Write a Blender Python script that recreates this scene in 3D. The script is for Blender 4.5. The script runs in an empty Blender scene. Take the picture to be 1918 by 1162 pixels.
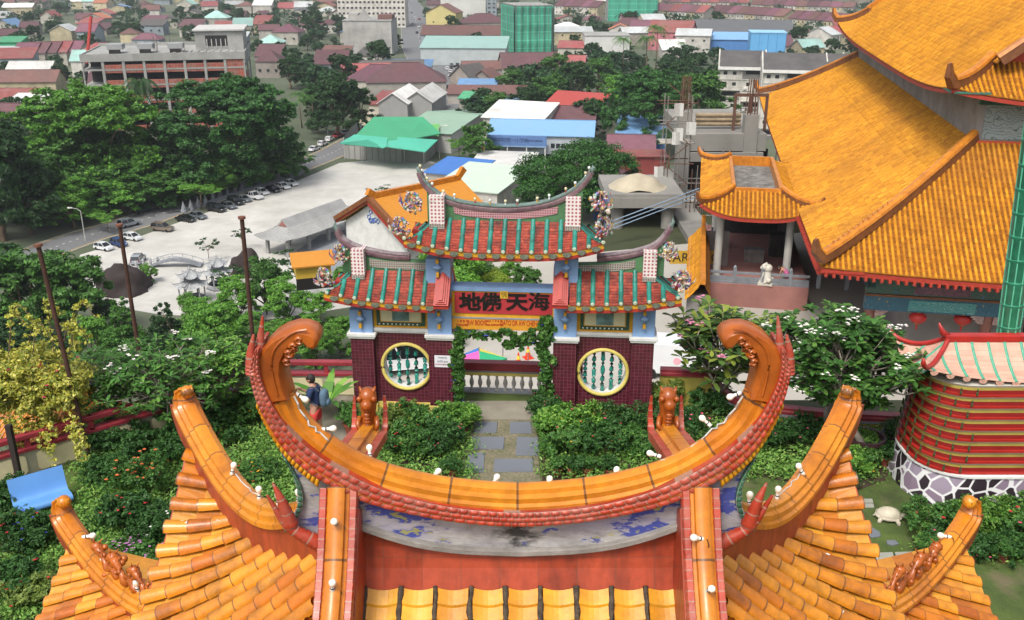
import bpy,math,random
import numpy as np
from mathutils import Vector,Matrix
# ------------------------------------------------------------------ camera, sky, sun, exposure
F,CX,CY,TH,H=1800.0,959.0,581.0,math.radians(20.7),11.6
SC=bpy.context.scene
COL=SC.collection
cam_d=bpy.data.cameras.new('camera');cam=bpy.data.objects.new('camera',cam_d);COL.objects.link(cam)
cam.location=(0,0,H);cam.rotation_euler=(math.pi/2-TH,0,0)
cam_d.sensor_width=36;cam_d.lens=F/1918*36;cam_d.clip_start=.1;cam_d.clip_end=9000
SC.camera=cam
SUN_EL,SUN_AZ=math.radians(56),math.radians(206)
world=bpy.data.worlds.new('World');SC.world=world;world.use_nodes=True
wn=world.node_tree;bg=wn.nodes['Background']
sky=wn.nodes.new('ShaderNodeTexSky');sky.sky_type='NISHITA';sky.sun_disc=False
sky.sun_elevation=SUN_EL;sky.sun_rotation=SUN_AZ;sky.dust_density=5;sky.air_density=1.0;sky.ozone_density=1
hs=wn.nodes.new('ShaderNodeHueSaturation');hs.inputs['Saturation'].default_value=.45
wn.links.new(sky.outputs[0],hs.inputs['Color']);wn.links.new(hs.outputs[0],bg.inputs[0])
bg.inputs[1].default_value=.15
sun_d=bpy.data.lights.new('sun','SUN');sun_d.energy=1.7;sun_d.angle=math.radians(15);sun_d.color=(1,.95,.87)
sun=bpy.data.objects.new('sun',sun_d);COL.objects.link(sun);sun.location=(0,0,60)
sdir=Vector((math.sin(SUN_AZ)*math.cos(SUN_EL),math.cos(SUN_AZ)*math.cos(SUN_EL),math.sin(SUN_EL)))
sun.rotation_euler=sdir.to_track_quat('Z','Y').to_euler()
SC.view_settings.view_transform='Standard';SC.view_settings.look='None'
SC.view_settings.exposure=0.5;SC.view_settings.gamma=1;SC.view_settings.use_curve_mapping=False
SC.cycles.max_bounces=5;SC.cycles.transparent_max_bounces=4;SC.cycles.volume_bounces=0
# ------------------------------------------------------------------ measuring helpers (photo ray -> point in the place)
sT,cT=math.sin(TH),math.cos(TH)
def ray(u,v):
 a=(u-CX)/F;b=(v-CY)/F
 return Vector((a,cT-b*sT,-(sT+b*cT)))
def onz(u,v,z):d=ray(u,v);t=(z-H)/d.z;return Vector((d.x*t,d.y*t,z))
def ony(u,v,y):d=ray(u,v);t=y/d.y;return Vector((d.x*t,y,H+d.z*t))
def pxm(p):return F/(p.y*cT+(H-p.z)*sT)
GZ=-48.4
PZ=-12.3
RND=random.Random(7)
# ------------------------------------------------------------------ mesh builder
class MB:
 def __init__(s):s.v=[];s.f=[];s.uv=[];s.mi=[];s.m=0
 def face(s,pts,uv=None):
  i=len(s.v);s.v.extend([tuple(p)for p in pts]);s.f.append(tuple(range(i,i+len(pts))));s.uv.append(uv);s.mi.append(s.m)
 def idx(s,pts):i=len(s.v);s.v.extend([tuple(p)for p in pts]);return i
 def fi(s,f,uv=None):s.f.append(tuple(f));s.uv.append(uv);s.mi.append(s.m)
 def box(s,x0,x1,y0,y1,z0,z1,T=None,tx=0,ty=0):
  p=[Vector((x,y,z))for z in(z0,z1)for y in(y0,y1)for x in(x0,x1)]
  if tx or ty:
   for k in range(4,8):
    p[k].x+=tx*(1 if p[k].x<(x0+x1)/2 else-1);p[k].y+=ty*(1 if p[k].y<(y0+y1)/2 else-1)
  if T is not None:p=[T@q for q in p]
  i=s.idx(p)
  for f in((0,2,3,1),(4,5,7,6),(0,1,5,4),(2,6,7,3),(0,4,6,2),(1,3,7,5)):s.fi([i+k for k in f])
  return s
 def cbox(s,c,sx,sy,sz,rz=0,T=None):
  M=Matrix.Translation(Vector(c))@Matrix.Rotation(rz,4,'Z')
  if T is not None:M=T@M
  return s.box(-sx/2,sx/2,-sy/2,sy/2,0,sz,M)
 def prism(s,poly,y0,y1,fn=None):
  fn=fn or(lambda x,y,z:(x,y,z));n=len(poly)
  i=s.idx([fn(x,y0,z)for x,z in poly]);j=s.idx([fn(x,y1,z)for x,z in poly])
  s.fi([i+k for k in range(n)]);s.fi([j+k for k in reversed(range(n))])
  for k in range(n):k2=(k+1)%n;s.fi((i+k,j+k,j+k2,i+k2))
  return s
 def slab(s,poly,z0,z1):return s.prism(poly,z0,z1,lambda x,y,z:(x,z,y))
 def strip2(s,a,b,y0,y1,fn=None):
  """solid band between two polylines a,b in the xz plane, from y0 to y1"""
  fn=fn or(lambda x,y,z:(x,y,z));n=len(a)
  A0=s.idx([fn(x,y0,z)for x,z in a]);B0=s.idx([fn(x,y0,z)for x,z in b])
  A1=s.idx([fn(x,y1,z)for x,z in a]);B1=s.idx([fn(x,y1,z)for x,z in b])
  for k in range(n-1):
   s.fi((A0+k,A0+k+1,B0+k+1,B0+k));s.fi((A1+k+1,A1+k,B1+k,B1+k+1))
   s.fi((A0+k+1,A0+k,A1+k,A1+k+1));s.fi((B0+k,B0+k+1,B1+k+1,B1+k))
  s.fi((A0,B0,B1,A1));s.fi((A0+n-1,A1+n-1,B1+n-1,B0+n-1))
  return s
 def frames(s,path,side=None):
  n=len(path);P=[Vector(p)for p in path];out=[]
  for k in range(n):
   t=(P[min(k+1,n-1)]-P[max(k-1,0)])
   t=t.normalized()if t.length>1e-9 else Vector((1,0,0))
   if side is not None:sd=Vector(side)
   else:
    sd=t.cross(Vector((0,0,1)))
    sd=sd.normalized()if sd.length>1e-3 else(out[-1][1]if out else Vector((1,0,0)))
   up=sd.cross(t).normalized();out.append((P[k],sd,up))
  return out
 def sweep(s,path,prof,side=None,sc=None,closed=True,caps=True,uvs=1.0):
  fr=s.frames(path,side);n=len(prof);base=[];L=0;Ls=[]
  for k,(p,sd,up)in enumerate(fr):
   if k:L+=(p-fr[k-1][0]).length
   Ls.append(L*uvs)
   q=sc[k]if sc else 1
   base.append(s.idx([p+sd*(a*q)+up*(b*q)for a,b in prof]))
  for k in range(len(fr)-1):
   for j in range(n if closed else n-1):
    j2=(j+1)%n
    s.fi((base[k]+j,base[k+1]+j,base[k+1]+j2,base[k]+j2),((Ls[k],.05+.9*j/n),(Ls[k+1],.05+.9*j/n),(Ls[k+1],.05+.9*(j+1)/n),(Ls[k],.05+.9*(j+1)/n)))
  if caps and closed:
   s.fi([base[0]+j for j in range(n)]);s.fi([base[-1]+j for j in reversed(range(n))])
  return s
 def tube(s,path,r,n=8,caps=True):
  rr=r if isinstance(r,(list,tuple))else[r]*len(path)
  prof=[(math.cos(2*math.pi*k/n),math.sin(2*math.pi*k/n))for k in range(n)]
  return s.sweep(path,prof,sc=rr,caps=caps)
 def lathe(s,prof,n=16,c=(0,0,0),T=None,sx=1,sy=1,ph=0):
  c=Vector(c);b=[]
  for r,z in prof:
   pts=[Vector((c.x+sx*r*math.cos(ph+2*math.pi*k/n),c.y+sy*r*math.sin(ph+2*math.pi*k/n),c.z+z))for k in range(n)]
   if T is not None:pts=[T@p for p in pts]
   b.append(s.idx(pts))
  for i in range(len(b)-1):
   for k in range(n):k2=(k+1)%n;s.fi((b[i]+k,b[i]+k2,b[i+1]+k2,b[i+1]+k))
  if prof[0][0]>1e-6:s.fi([b[0]+k for k in reversed(range(n))])
  if prof[-1][0]>1e-6:s.fi([b[-1]+k for k in range(n)])
  return s
 def ball(s,c,r,n=10,sx=1,sy=1,sz=1,jit=0,rnd=None):
  m=max(5,n//2+1);c=Vector(c);b=[]
  for i in range(m+1):
   a=math.pi*i/m
   row=[]
   for k in range(n):
    th=2*math.pi*k/n;q=r*(1+(rnd.uniform(-jit,jit)if rnd and 0<i<m else 0))
    row.append(c+Vector((sx*q*math.sin(a)*math.cos(th),sy*q*math.sin(a)*math.sin(th),-sz*q*math.cos(a))))
   b.append(s.idx(row))
  for i in range(m):
   for k in range(n):k2=(k+1)%n;s.fi((b[i]+k,b[i]+k2,b[i+1]+k2,b[i+1]+k))
  return s
 def grid(s,fn,nu,nv,uv=(1,1)):
  b=s.idx([fn(i/nu,j/nv)for j in range(nv+1)for i in range(nu+1)]);w=nu+1
  for j in range(nv):
   for i in range(nu):
    q=b+j*w+i
    s.fi((q,q+1,q+w+1,q+w),((i/nu*uv[0],j/nv*uv[1]),((i+1)/nu*uv[0],j/nv*uv[1]),((i+1)/nu*uv[0],(j+1)/nv*uv[1]),(i/nu*uv[0],(j+1)/nv*uv[1])))
  return s
 def mesh(s,name,mats,smooth=False):
  me=bpy.data.meshes.new(name);me.from_pydata(s.v,[],s.f)
  for m in(mats if isinstance(mats,(list,tuple))else[mats]):me.materials.append(m)
  V=np.array(s.v,dtype=np.float32)if s.v else np.zeros((0,3),np.float32)
  uvl=me.uv_layers.new(name='UVMap');out=np.zeros((len(me.loops),2),np.float32);li=0
  for f,uv in zip(s.f,s.uv):
   n=len(f)
   if uv is not None:out[li:li+n]=uv
   else:
    a=V[f[0]];b=V[f[1]];c=V[f[2]];nx,ny,nz=np.cross(b-a,c-a)
    if abs(nx)+abs(ny)+abs(nz)<1e-12 and n>3:nx,ny,nz=np.cross(V[f[2]]-a,V[f[3]]-a)
    ax,ay,az=abs(nx),abs(ny),abs(nz)
    if az>=ax and az>=ay:ii=(0,1)
    elif ax>=ay:ii=(1,2)
    else:ii=(0,2)
    for k in range(n):out[li+k]=V[f[k]][list(ii)]
   li+=n
  uvl.data.foreach_set('uv',out.ravel())
  if len(set(s.mi))>1:me.polygons.foreach_set('material_index',s.mi)
  if smooth is True:me.polygons.foreach_set('use_smooth',[True]*len(me.polygons))
  elif smooth:
   me.polygons.foreach_set('use_smooth',[True]*len(me.polygons));me.set_sharp_from_angle(angle=math.radians(smooth))
  me.update();return me
 def build(s,name,mats,parent=None,smooth=False,bevel=0,loc=None,rz=0):
  o=bpy.data.objects.new(name,s.mesh(name,mats,smooth));COL.objects.link(o)
  if parent is not None:o.parent=parent
  if loc is not None:o.location=loc
  if rz:o.rotation_euler.z=rz
  if bevel:
   b=o.modifiers.new('bevel','BEVEL');b.width=bevel;b.segments=2;b.limit_method='ANGLE';b.angle_limit=math.radians(40)
  return o
def np_mesh(name,V,Q,mats,mi=None,smooth=False):
 me=bpy.data.meshes.new(name);nf=len(Q);k=Q.shape[1]
 me.vertices.add(len(V));me.vertices.foreach_set('co',V.astype(np.float32).ravel())
 me.loops.add(nf*k);me.loops.foreach_set('vertex_index',Q.astype(np.int32).ravel())
 me.polygons.add(nf);me.polygons.foreach_set('loop_start',np.arange(0,nf*k,k,dtype=np.int32))
 for m in(mats if isinstance(mats,(list,tuple))else[mats]):me.materials.append(m)
 if mi is not None:me.polygons.foreach_set('material_index',mi.astype(np.int32))
 me.update(calc_edges=True);me.validate();return me
def tag(o,label,cat,group=None):
 o['label']=label;o['category']=cat
 if group:o['group']=group
 return o
def thing(name,label,cat,loc=(0,0,0),rz=0,group=None):
 o=bpy.data.objects.new(name,None);COL.objects.link(o);o.location=loc;o.rotation_euler.z=rz;o.empty_display_size=.3
 return tag(o,label,cat,group)
def struct(o):o['kind']='structure';return o
def link(name,me,parent=None,loc=None,rot=None,sc=None):
 o=bpy.data.objects.new(name,me);COL.objects.link(o)
 if parent is not None:o.parent=parent
 if loc is not None:o.location=loc
 if rot is not None:o.rotation_euler=rot
 if sc is not None:o.scale=(sc,sc,sc)if isinstance(sc,(int,float))else sc
 return o
def dup(root,loc=None,rz=None,label=None,sc=None):
 def cp(o,par):
  c=o.copy();COL.objects.link(c)
  if par is not None:c.parent=par;c.matrix_parent_inverse=o.matrix_parent_inverse.copy()
  for ch in o.children:cp(ch,c)
  return c
 r=cp(root,None)
 if loc is not None:r.location=loc
 if rz is not None:r.rotation_euler.z=rz
 if sc is not None:r.scale=(sc,sc,sc)if isinstance(sc,(int,float))else sc
 if label:r['label']=label
 return r
ORD=['first','second','third','fourth','fifth','sixth','seventh','eighth','ninth','tenth','eleventh','twelfth','thirteenth','fourteenth','fifteenth','sixteenth','seventeenth','eighteenth','nineteenth','twentieth']
def lerp(a,b,t):return a+(b-a)*t
def interp(pts,n):
 """Catmull-Rom resample of a list of tuples to n+1 points"""
 P=[Vector(p)for p in pts];out=[]
 m=len(P)-1
 for k in range(n+1):
  t=k/n*m;i=min(int(t),m-1);f=t-i
  p0=P[i-1]if i>0 else P[0]*2-P[1];p1=P[i];p2=P[i+1];p3=P[i+2]if i+2<=m else P[m]*2-P[m-1]
  out.append(.5*((2*p1)+(p2-p0)*f+(2*p0-5*p1+4*p2-p3)*f*f+(3*p1-p0-3*p2+p3)*f**3))
 return out
# ------------------------------------------------------------------ materials
MATS={}
def lc(h):
 if isinstance(h,str):
  c=[int(h[i:i+2],16)/255 for i in(0,2,4)]
  return tuple(x/12.92 if x<=.04045 else((x+.055)/1.055)**2.4 for x in c)
 return tuple(h)
def newmat(name):
 m=bpy.data.materials.new(name);m.use_nodes=True;nt=m.node_tree
 return m,nt,nt.nodes,nt.links,nt.nodes['Principled BSDF']
def mixc(N,L,fac,a,b):
 x=N.new('ShaderNodeMix');x.data_type='RGBA'
 if isinstance(fac,(int,float)):x.inputs[0].default_value=fac
 else:L.new(fac,x.inputs[0])
 for i,q in((6,a),(7,b)):
  if isinstance(q,tuple):x.inputs[i].default_value=(*q,1)
  else:L.new(q,x.inputs[i])
 return x.outputs[2]
def ramp(N,L,src,stops,const=False):
 r=N.new('ShaderNodeValToRGB');e=r.color_ramp.elements
 if const:r.color_ramp.interpolation='CONSTANT'
 while len(e)<len(stops):e.new(.5)
 for q,(p,c)in zip(e,stops):q.position=p;q.color=(*c,1)if len(c)==3 else c
 L.new(src,r.inputs[0]);return r.outputs[0]
def noise(N,L,vec,scale,detail=4,rough=.55):
 n=N.new('ShaderNodeTexNoise');n.inputs['Scale'].default_value=scale;n.inputs['Detail'].default_value=detail;n.inputs['Roughness'].default_value=rough
 if vec is not None:L.new(vec,n.inputs['Vector'])
 return n.outputs['Fac']
def bump(N,L,P,h,s,d=.02):
 b=N.new('ShaderNodeBump');b.inputs['Strength'].default_value=s;b.inputs['Distance'].default_value=d
 L.new(h,b.inputs['Height']);L.new(b.outputs[0],P.inputs['Normal'])
def M(name,c,rough=.6,var=.18,scale=4.,bmp=.0,dirt=None,dscale=None,damt=.5,metal=0,spec=.5,coat=0,orand=0,bd=.02):
 """plain weathered surface: colour varied by fine noise, optional second stain colour in large patches"""
 if name in MATS:return MATS[name]
 m,nt,N,L,P=newmat(name);c=lc(c)
 tc=N.new('ShaderNodeTexCoord');vec=tc.outputs['Object']
 n1=noise(N,L,vec,scale)
 col=ramp(N,L,n1,[(.3,tuple(x*(1-var)for x in c)),(.7,tuple(min(1,x*(1+var))for x in c))])
 if dirt:
  n2=noise(N,L,vec,dscale or scale*.3,6,.65)
  f=ramp(N,L,n2,[(.5-.2*damt,(0,0,0)),(.78,(1,1,1))])
  mm=N.new('ShaderNodeMath');mm.operation='MULTIPLY';L.new(f,mm.inputs[0]);mm.inputs[1].default_value=min(1,damt*1.3)
  col=mixc(N,L,mm.outputs[0],col,lc(dirt))
 if orand:
  oi=N.new('ShaderNodeObjectInfo');h=N.new('ShaderNodeHueSaturation')
  mr=N.new('ShaderNodeMapRange');L.new(oi.outputs['Random'],mr.inputs[0]);mr.inputs[3].default_value=1-orand;mr.inputs[4].default_value=1+orand
  L.new(mr.outputs[0],h.inputs['Value']);L.new(col,h.inputs['Color']);col=h.outputs[0]
 L.new(col,P.inputs['Base Color']);P.inputs['Roughness'].default_value=rough;P.inputs['Metallic'].default_value=metal
 P.inputs['Specular IOR Level'].default_value=spec;P.inputs['Coat Weight'].default_value=coat;P.inputs['Coat Roughness'].default_value=.12
 if bmp:bump(N,L,P,noise(N,L,vec,scale*3,5),bmp,bd)
 MATS[name]=m;return m
def TILE(name,cols,rough=.3,coat=0,dirt=None,damt=.3,dscale=1.5,line=0,linec=(.05,.03,.02),spec=.5,bmp=0,mort=.04,bscale=18,streak=0):
 """glazed tiles: every unit cell of the UV map is one tile with its own tint"""
 if name in MATS:return MATS[name]
 m,nt,N,L,P=newmat(name)
 tc=N.new('ShaderNodeTexCoord');uv=tc.outputs['UV']
 fl=N.new('ShaderNodeVectorMath');fl.operation='FLOOR';L.new(uv,fl.inputs[0])
 wn_=N.new('ShaderNodeTexWhiteNoise');wn_.noise_dimensions='3D';L.new(fl.outputs[0],wn_.inputs['Vector'])
 cols=[lc(c)for c in cols]
 col=ramp(N,L,wn_.outputs['Value'],[(i/max(1,len(cols)-1),c)for i,c in enumerate(cols)])
 n1=noise(N,L,tc.outputs['Object'],bscale)
 h=N.new('ShaderNodeHueSaturation');mr=N.new('ShaderNodeMapRange');L.new(n1,mr.inputs[0]);mr.inputs[3].default_value=.72;mr.inputs[4].default_value=1.28
 L.new(mr.outputs[0],h.inputs['Value']);L.new(col,h.inputs['Color']);col=h.outputs[0]
 if dirt:
  mp=N.new('ShaderNodeMapping');L.new(tc.outputs['Object'],mp.inputs[0])
  if streak:mp.inputs['Scale'].default_value=(5,5,.7)
  n2=noise(N,L,mp.outputs[0],dscale,6,.65)
  f=ramp(N,L,n2,[(.44,(0,0,0)),(.72,(1,1,1))]);mm=N.new('ShaderNodeMath');mm.operation='MULTIPLY';L.new(f,mm.inputs[0]);mm.inputs[1].default_value=damt
  col=mixc(N,L,mm.outputs[0],col,lc(dirt))
 if line:
  fr=N.new('ShaderNodeVectorMath');fr.operation='FRACTION';L.new(uv,fr.inputs[0])
  sp=N.new('ShaderNodeSeparateXYZ');L.new(fr.outputs[0],sp.inputs[0]);outs=[]
  for ax in(0,1):
   a=N.new('ShaderNodeMath');a.operation='SUBTRACT';L.new(sp.outputs[ax],a.inputs[0]);a.inputs[1].default_value=.5
   b=N.new('ShaderNodeMath');b.operation='ABSOLUTE';L.new(a.outputs[0],b.inputs[0])
   c=N.new('ShaderNodeMath');c.operation='GREATER_THAN';L.new(b.outputs[0],c.inputs[0]);c.inputs[1].default_value=.5-mort;outs.append(c.outputs[0])
  mx=N.new('ShaderNodeMath');mx.operation='MAXIMUM';L.new(outs[0],mx.inputs[0]);L.new(outs[1],mx.inputs[1])
  m2=N.new('ShaderNodeMath');m2.operation='MULTIPLY';L.new(mx.outputs[0],m2.inputs[0]);m2.inputs[1].default_value=line
  col=mixc(N,L,m2.outputs[0],col,lc(linec))
 L.new(col,P.inputs['Base Color']);P.inputs['Roughness'].default_value=rough;P.inputs['Coat Weight'].default_value=coat;P.inputs['Coat Roughness'].default_value=.1
 P.inputs['Specular IOR Level'].default_value=spec
 if bmp:bump(N,L,P,noise(N,L,tc.outputs['Object'],bscale*2,4),bmp,.01)
 MATS[name]=m;return m
def LEAF(name,cols,rough=.55,trans=.25,orand=.12,spec=.3):
 """foliage: every leaf takes its own tint, every plant is a little lighter or darker"""
 if name in MATS:return MATS[name]
 m,nt,N,L,P=newmat(name);g=N.new('ShaderNodeNewGeometry')
 cols=[lc(c)for c in cols]
 col=ramp(N,L,g.outputs['Random Per Island'],[(i/max(1,len(cols)-1),c)for i,c in enumerate(cols)])
 oi=N.new('ShaderNodeObjectInfo');h=N.new('ShaderNodeHueSaturation');mr=N.new('ShaderNodeMapRange')
 L.new(oi.outputs['Random'],mr.inputs[0]);mr.inputs[3].default_value=1-orand;mr.inputs[4].default_value=1+orand
 L.new(mr.outputs[0],h.inputs['Value']);L.new(col,h.inputs['Color'])
 L.new(h.outputs[0],P.inputs['Base Color']);P.inputs['Roughness'].default_value=rough;P.inputs['Specular IOR Level'].default_value=spec
 tr=N.new('ShaderNodeBsdfTranslucent');L.new(h.outputs[0],tr.inputs[0]);mx=N.new('ShaderNodeMixShader');mx.inputs[0].default_value=trans
 L.new(P.outputs[0],mx.inputs[1]);L.new(tr.outputs[0],mx.inputs[2]);L.new(mx.outputs[0],N['Material Output'].inputs[0])
 MATS[name]=m;return m
# ------------------------------------------------------------------ tiled Chinese roofs
def roof_side(tubes,pans,side,A,B,ga,gb,zt,ze,lift,pitch,r,course,cx=0,cy=0,conc=.35,pw=2.2,n=6,lo=None,hi=None,step=.012,pdip=.0,frac=1,seed=1):
 """one slope of a hipped roof with upturned corners. side S,N,W,E. tubes / pans are MB (or None)"""
 rr=random.Random(seed);tubes_=tubes;tubes=MB()if isinstance(tubes,list)else tubes
 LA,LB=(A,B)if side in 'SN' else(B,A)
 la,lb=(ga,gb)if side in 'SN' else(gb,ga)
 sg=-1 if side in 'SW' else 1
 def pt(q,t,h=0):
  X=la+(LA-la)*t;s=min(1.15,abs(q)/max(X,1e-6))
  z=zt+(ze-zt)*(t+conc*t*(1-t))+lift*(s**pw)*t*t
  run=lb+(LB-lb)*t
  d=(sg*run)
  sl=(ze-zt)/(LB-lb);nn=math.hypot(1,sl)
  d+=sg*h*(-sl)/nn*1.0 if False else 0
  p=(q,d)if side in 'SN' else(d,q)
  return Vector((cx+p[0],cy+p[1],z+h))
 run=math.hypot(LB-lb,zt-ze);nc=max(2,int(round(run/course)))
 K=int(LA/pitch)
 xs=[k*pitch for k in range(-K-1,K+2)]
 ax=Vector((1,0,0))if side in 'SN' else Vector((0,1,0))
 for k,q in enumerate(xs):
  if lo is not None and not(lo<=q<=hi):continue
  t0=max(0,(abs(q)-la)/(LA-la))if LA>la else 0
  if tubes is not None and abs(q)<=LA*.995:
   if isinstance(tubes_,list):tubes=MB();tubes_.append(tubes)
   j0=int(t0*nc)
   for j in range(j0,nc):
    ta=max(j/nc,t0);tb=(j+1)/nc*frac
    if tb-ta<.2/nc:continue
    a=pt(q,ta);b=pt(q,tb);jz=rr.uniform(-.004,.004)*(r/.05)
    ia=[];ib=[]
    for i in range(n+1):
     th=math.pi*i/n;ca,sa=math.cos(th),math.sin(th)
     ia.append(a+ax*(ca*r*.9)+Vector((0,0,sa*r*.95+jz)));ib.append(b+ax*(ca*r*1.04)+Vector((0,0,sa*r*1.12+jz)))
    va=tubes.idx(ia);vb=tubes.idx(ib)
    u0=(k+.1,j+.1);
    for i in range(n):tubes.fi((va+i,va+i+1,vb+i+1,vb+i),((k+.3,j+.1),(k+.4,j+.1),(k+.4,j+.98),(k+.3,j+.98)))
    tubes.fi([vb+i for i in range(n+1)],tuple((k+.1,j+.1)for i in range(n+1)))
  if pans is not None:
   q2=q+pitch;qa,qb=max(-LA,q),min(LA,q2)
   if qb<=qa:continue
   m0=min(max(0,(abs(x)-la)/(LA-la))if LA>la else 0 for x in(qa,qb))
   for j in range(int(m0*nc),nc):
    def cl(x,t):tt=max(0,(abs(x)-la)/(LA-la))if LA>la else 0;return max(t,min(tt,1))
    ta,tb=j/nc,(j+1)/nc
    pts=[]
    xm=(qa+qb)/2
    A_=[pt(x,cl(x,ta),h)for x,h in((qa,-step),(xm,-step-pdip),(qb,-step))]
    B_=[pt(x,cl(x,tb),h)for x,h in((qa,step),(xm,step-pdip),(qb,step))]
    uvq=((k+.1,j+.1),(k+.9,j+.1),(k+.9,j+.9),(k+.1,j+.9))
    i=pans.idx(A_+B_)
    pans.fi((i,i+1,i+4,i+3),uvq);pans.fi((i+1,i+2,i+5,i+4),uvq)
    C_=[p-Vector((0,0,2.4*step))for p in B_];i2=pans.idx(C_)
    pans.fi((i+3,i+4,i2+1,i2),uvq);pans.fi((i+4,i+5,i2+2,i2+1),uvq)
 return pt
def hip_path(A,B,ga,gb,zt,ze,lift,sx,sy,n=14,conc=.35,cx=0,cy=0,dz=0,t0=0,t1=1):
 out=[]
 for k in range(n+1):
  t=t0+(t1-t0)*k/n
  out.append(Vector((cx+sx*(ga+(A-ga)*t),cy+sy*(gb+(B-gb)*t),zt+(ze-zt)*(t+conc*t*(1-t))+lift*t*t+dz)))
 return out
# ------------------------------------------------------------------ foliage
def leaves(seed,blobs,n,size,clumps=60,cr=.22,asp=.45,up=.55,droop=0):
 """n rhombic leaves in clumps spread over ellipsoids (x,y,z,rx,ry,rz,weight)"""
 g=np.random.default_rng(seed);B=np.array([(b+(1,))[:7]for b in blobs],float)
 w=B[:,6]*(B[:,3]*B[:,4]*B[:,5])**(2/3);w/=w.sum()
 ci=g.choice(len(B),clumps,p=w);d=g.normal(size=(clumps,3));d[:,2]=d[:,2]*.8+.35;d/=np.linalg.norm(d,axis=1)[:,None]
 rad=g.uniform(.62,1.0,clumps)[:,None]
 cc=B[ci,:3]+d*B[ci,3:6]*rad
 li=g.integers(0,clumps,n);cs=B[ci[li],3:6]*cr*g.uniform(.6,1.3,clumps)[li][:,None]
 o=g.normal(size=(n,3));o/=np.maximum(1e-6,np.linalg.norm(o,axis=1))[:,None];o*=g.uniform(.25,1.0,n)[:,None]
 o[:,2]=o[:,2]*.7+.1
 P=cc[li]+o*cs
 nrm=g.normal(size=(n,3))*.55+d[li]*.5;nrm[:,2]+=up;nrm/=np.linalg.norm(nrm,axis=1)[:,None]
 t=g.normal(size=(n,3));t[:,2]-=droop;t-=(t*nrm).sum(1)[:,None]*nrm;t/=np.linalg.norm(t,axis=1)[:,None]
 b=np.cross(nrm,t);s=size*g.uniform(.6,1.35,n)[:,None]
 V=np.stack([P-t*s*.5,P+b*s*asp*.5+t*s*.05,P+t*s*.5,P-b*s*asp*.5+t*s*.05],1).reshape(-1,3)
 return V,np.arange(n*4).reshape(-1,4)
def branch_mb(mb,base,tips,r0,rnd,seg=5,bend=.12):
 for tp in tips:
  a=Vector(base);b=Vector(tp);L=(b-a).length
  j=Vector((rnd.uniform(-1,1),rnd.uniform(-1,1),rnd.uniform(0,1)))*L*bend
  path=[a.lerp(b,k/seg)+j*math.sin(math.pi*k/seg)for k in range(seg+1)]
  mb.tube(path,[r0*(1-.8*k/seg)for k in range(seg+1)],5)
BARK=M('bark','6b5a48',.9,.3,3,.4)
def make_tree_meshes(name,seed,height,blobs,n,leafsize,mat,clumps=60,cr=.25,tr=.35,asp=.45,up=.55,forks=7,droop=0,bark=None):
 V,Q=leaves(seed,blobs,n,leafsize,clumps,cr,asp,up,droop)
 crown=np_mesh('crown',V,Q,mat);rnd=random.Random(seed);mb=MB()
 B=blobs;zmin=min(b[2]-b[5]*.4 for b in B);fork=(rnd.uniform(-.2,.2),rnd.uniform(-.2,.2),max(height*.16,zmin*.75))
 mb.tube([(0,0,-.5),(.05*tr,0,fork[2]*.5),fork],[tr*1.35,tr,tr*.8],8)
 tips=[]
 for k in range(forks):
  b=B[k%len(B)];tips.append((b[0]+rnd.uniform(-.5,.5)*b[3],b[1]+rnd.uniform(-.5,.5)*b[4],b[2]+rnd.uniform(-.1,.4)*b[5]))
 branch_mb(mb,fork,tips,tr*.55,rnd)
 trunk=mb.mesh('trunk',bark or BARK,True)
 return trunk,crown
def place_tree(meshes,name,label,pos,sc=1,rz=0,cat='tree',group=None):
 t=thing(name,label,cat,pos,rz,group);t.scale=(sc,sc,sc)if isinstance(sc,(int,float))else sc
 link('trunk',meshes[0],t);link('crown',meshes[1],t);return t
# ================================================================== ground, hillside, roads
def poly_sheet(name,pts,z,mat,uvm=None):
 g=MB();g.face([Vector((p.x,p.y,z))for p in pts]);return struct(g.build(name,mat))
TOWNG=M('town_earth','5e6450',.95,.3,.03,dirt='2c3c22',dscale=.012,damt=.8)
g=MB();g.face([(-3500,-300,GZ),(3500,-300,GZ),(3500,5500,GZ),(-3500,5500,GZ)]);struct(g.build('town_ground',TOWNG))
ASPH=M('asphalt','6c6d6e',.9,.12,1.2,.2,dirt='55565a',dscale=.08,damt=.5)
CONCG=M('concrete_yard','bab8b2',.9,.06,.5,.1,dirt='94928a',dscale=.11,damt=.6)
CURB=M('pale_kerb','9a9890',.85,.15,2);WLINE=M('white_line','c8c8c4',.7,.15,3);YLINE=M('yellow_line','c8a238',.7,.15,3)
def road(name,px,widths,dz,mat=ASPH,n=40,kerb=True,z=GZ):
 C=interp([onz(u,v,z)for u,v in px],n);W=[widths[0]+(widths[-1]-widths[0])*k/n for k in range(n+1)]
 L,R=[],[]
 for k in range(n+1):
  t=C[min(k+1,n)]-C[max(k-1,0)];t.z=0;t.normalize();s=Vector((-t.y,t.x,0))
  L.append(C[k]+s*W[k]/2);R.append(C[k]-s*W[k]/2)
 g=MB()
 for k in range(n):g.face([Vector((p.x,p.y,z+dz))for p in(L[k],L[k+1],R[k+1],R[k])])
 struct(g.build(name,mat))
 if kerb:
  kb=MB()
  for E,sg in((L,1),(R,-1)):kb.sweep([p+Vector((0,0,.0))for p in E],[(-.15,-.1),(.15,-.1),(.15,.14),(-.15,.14)])
  struct(kb.build('kerb',CURB))
 return C,L,R
RC,RL,RR=road('car_park_road',[(-40,520),(60,481),(150,447),(260,415),(360,380),(460,348),(560,312),(620,288),(668,262),(712,236),(760,212),(800,196)],[11,11],.06)
MC,ML,MR=road('main_road',[(872,205),(852,180),(828,150),(806,120),(788,88),(783,60),(777,36),(764,10),(748,-10)],[17,30],.064)
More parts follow.
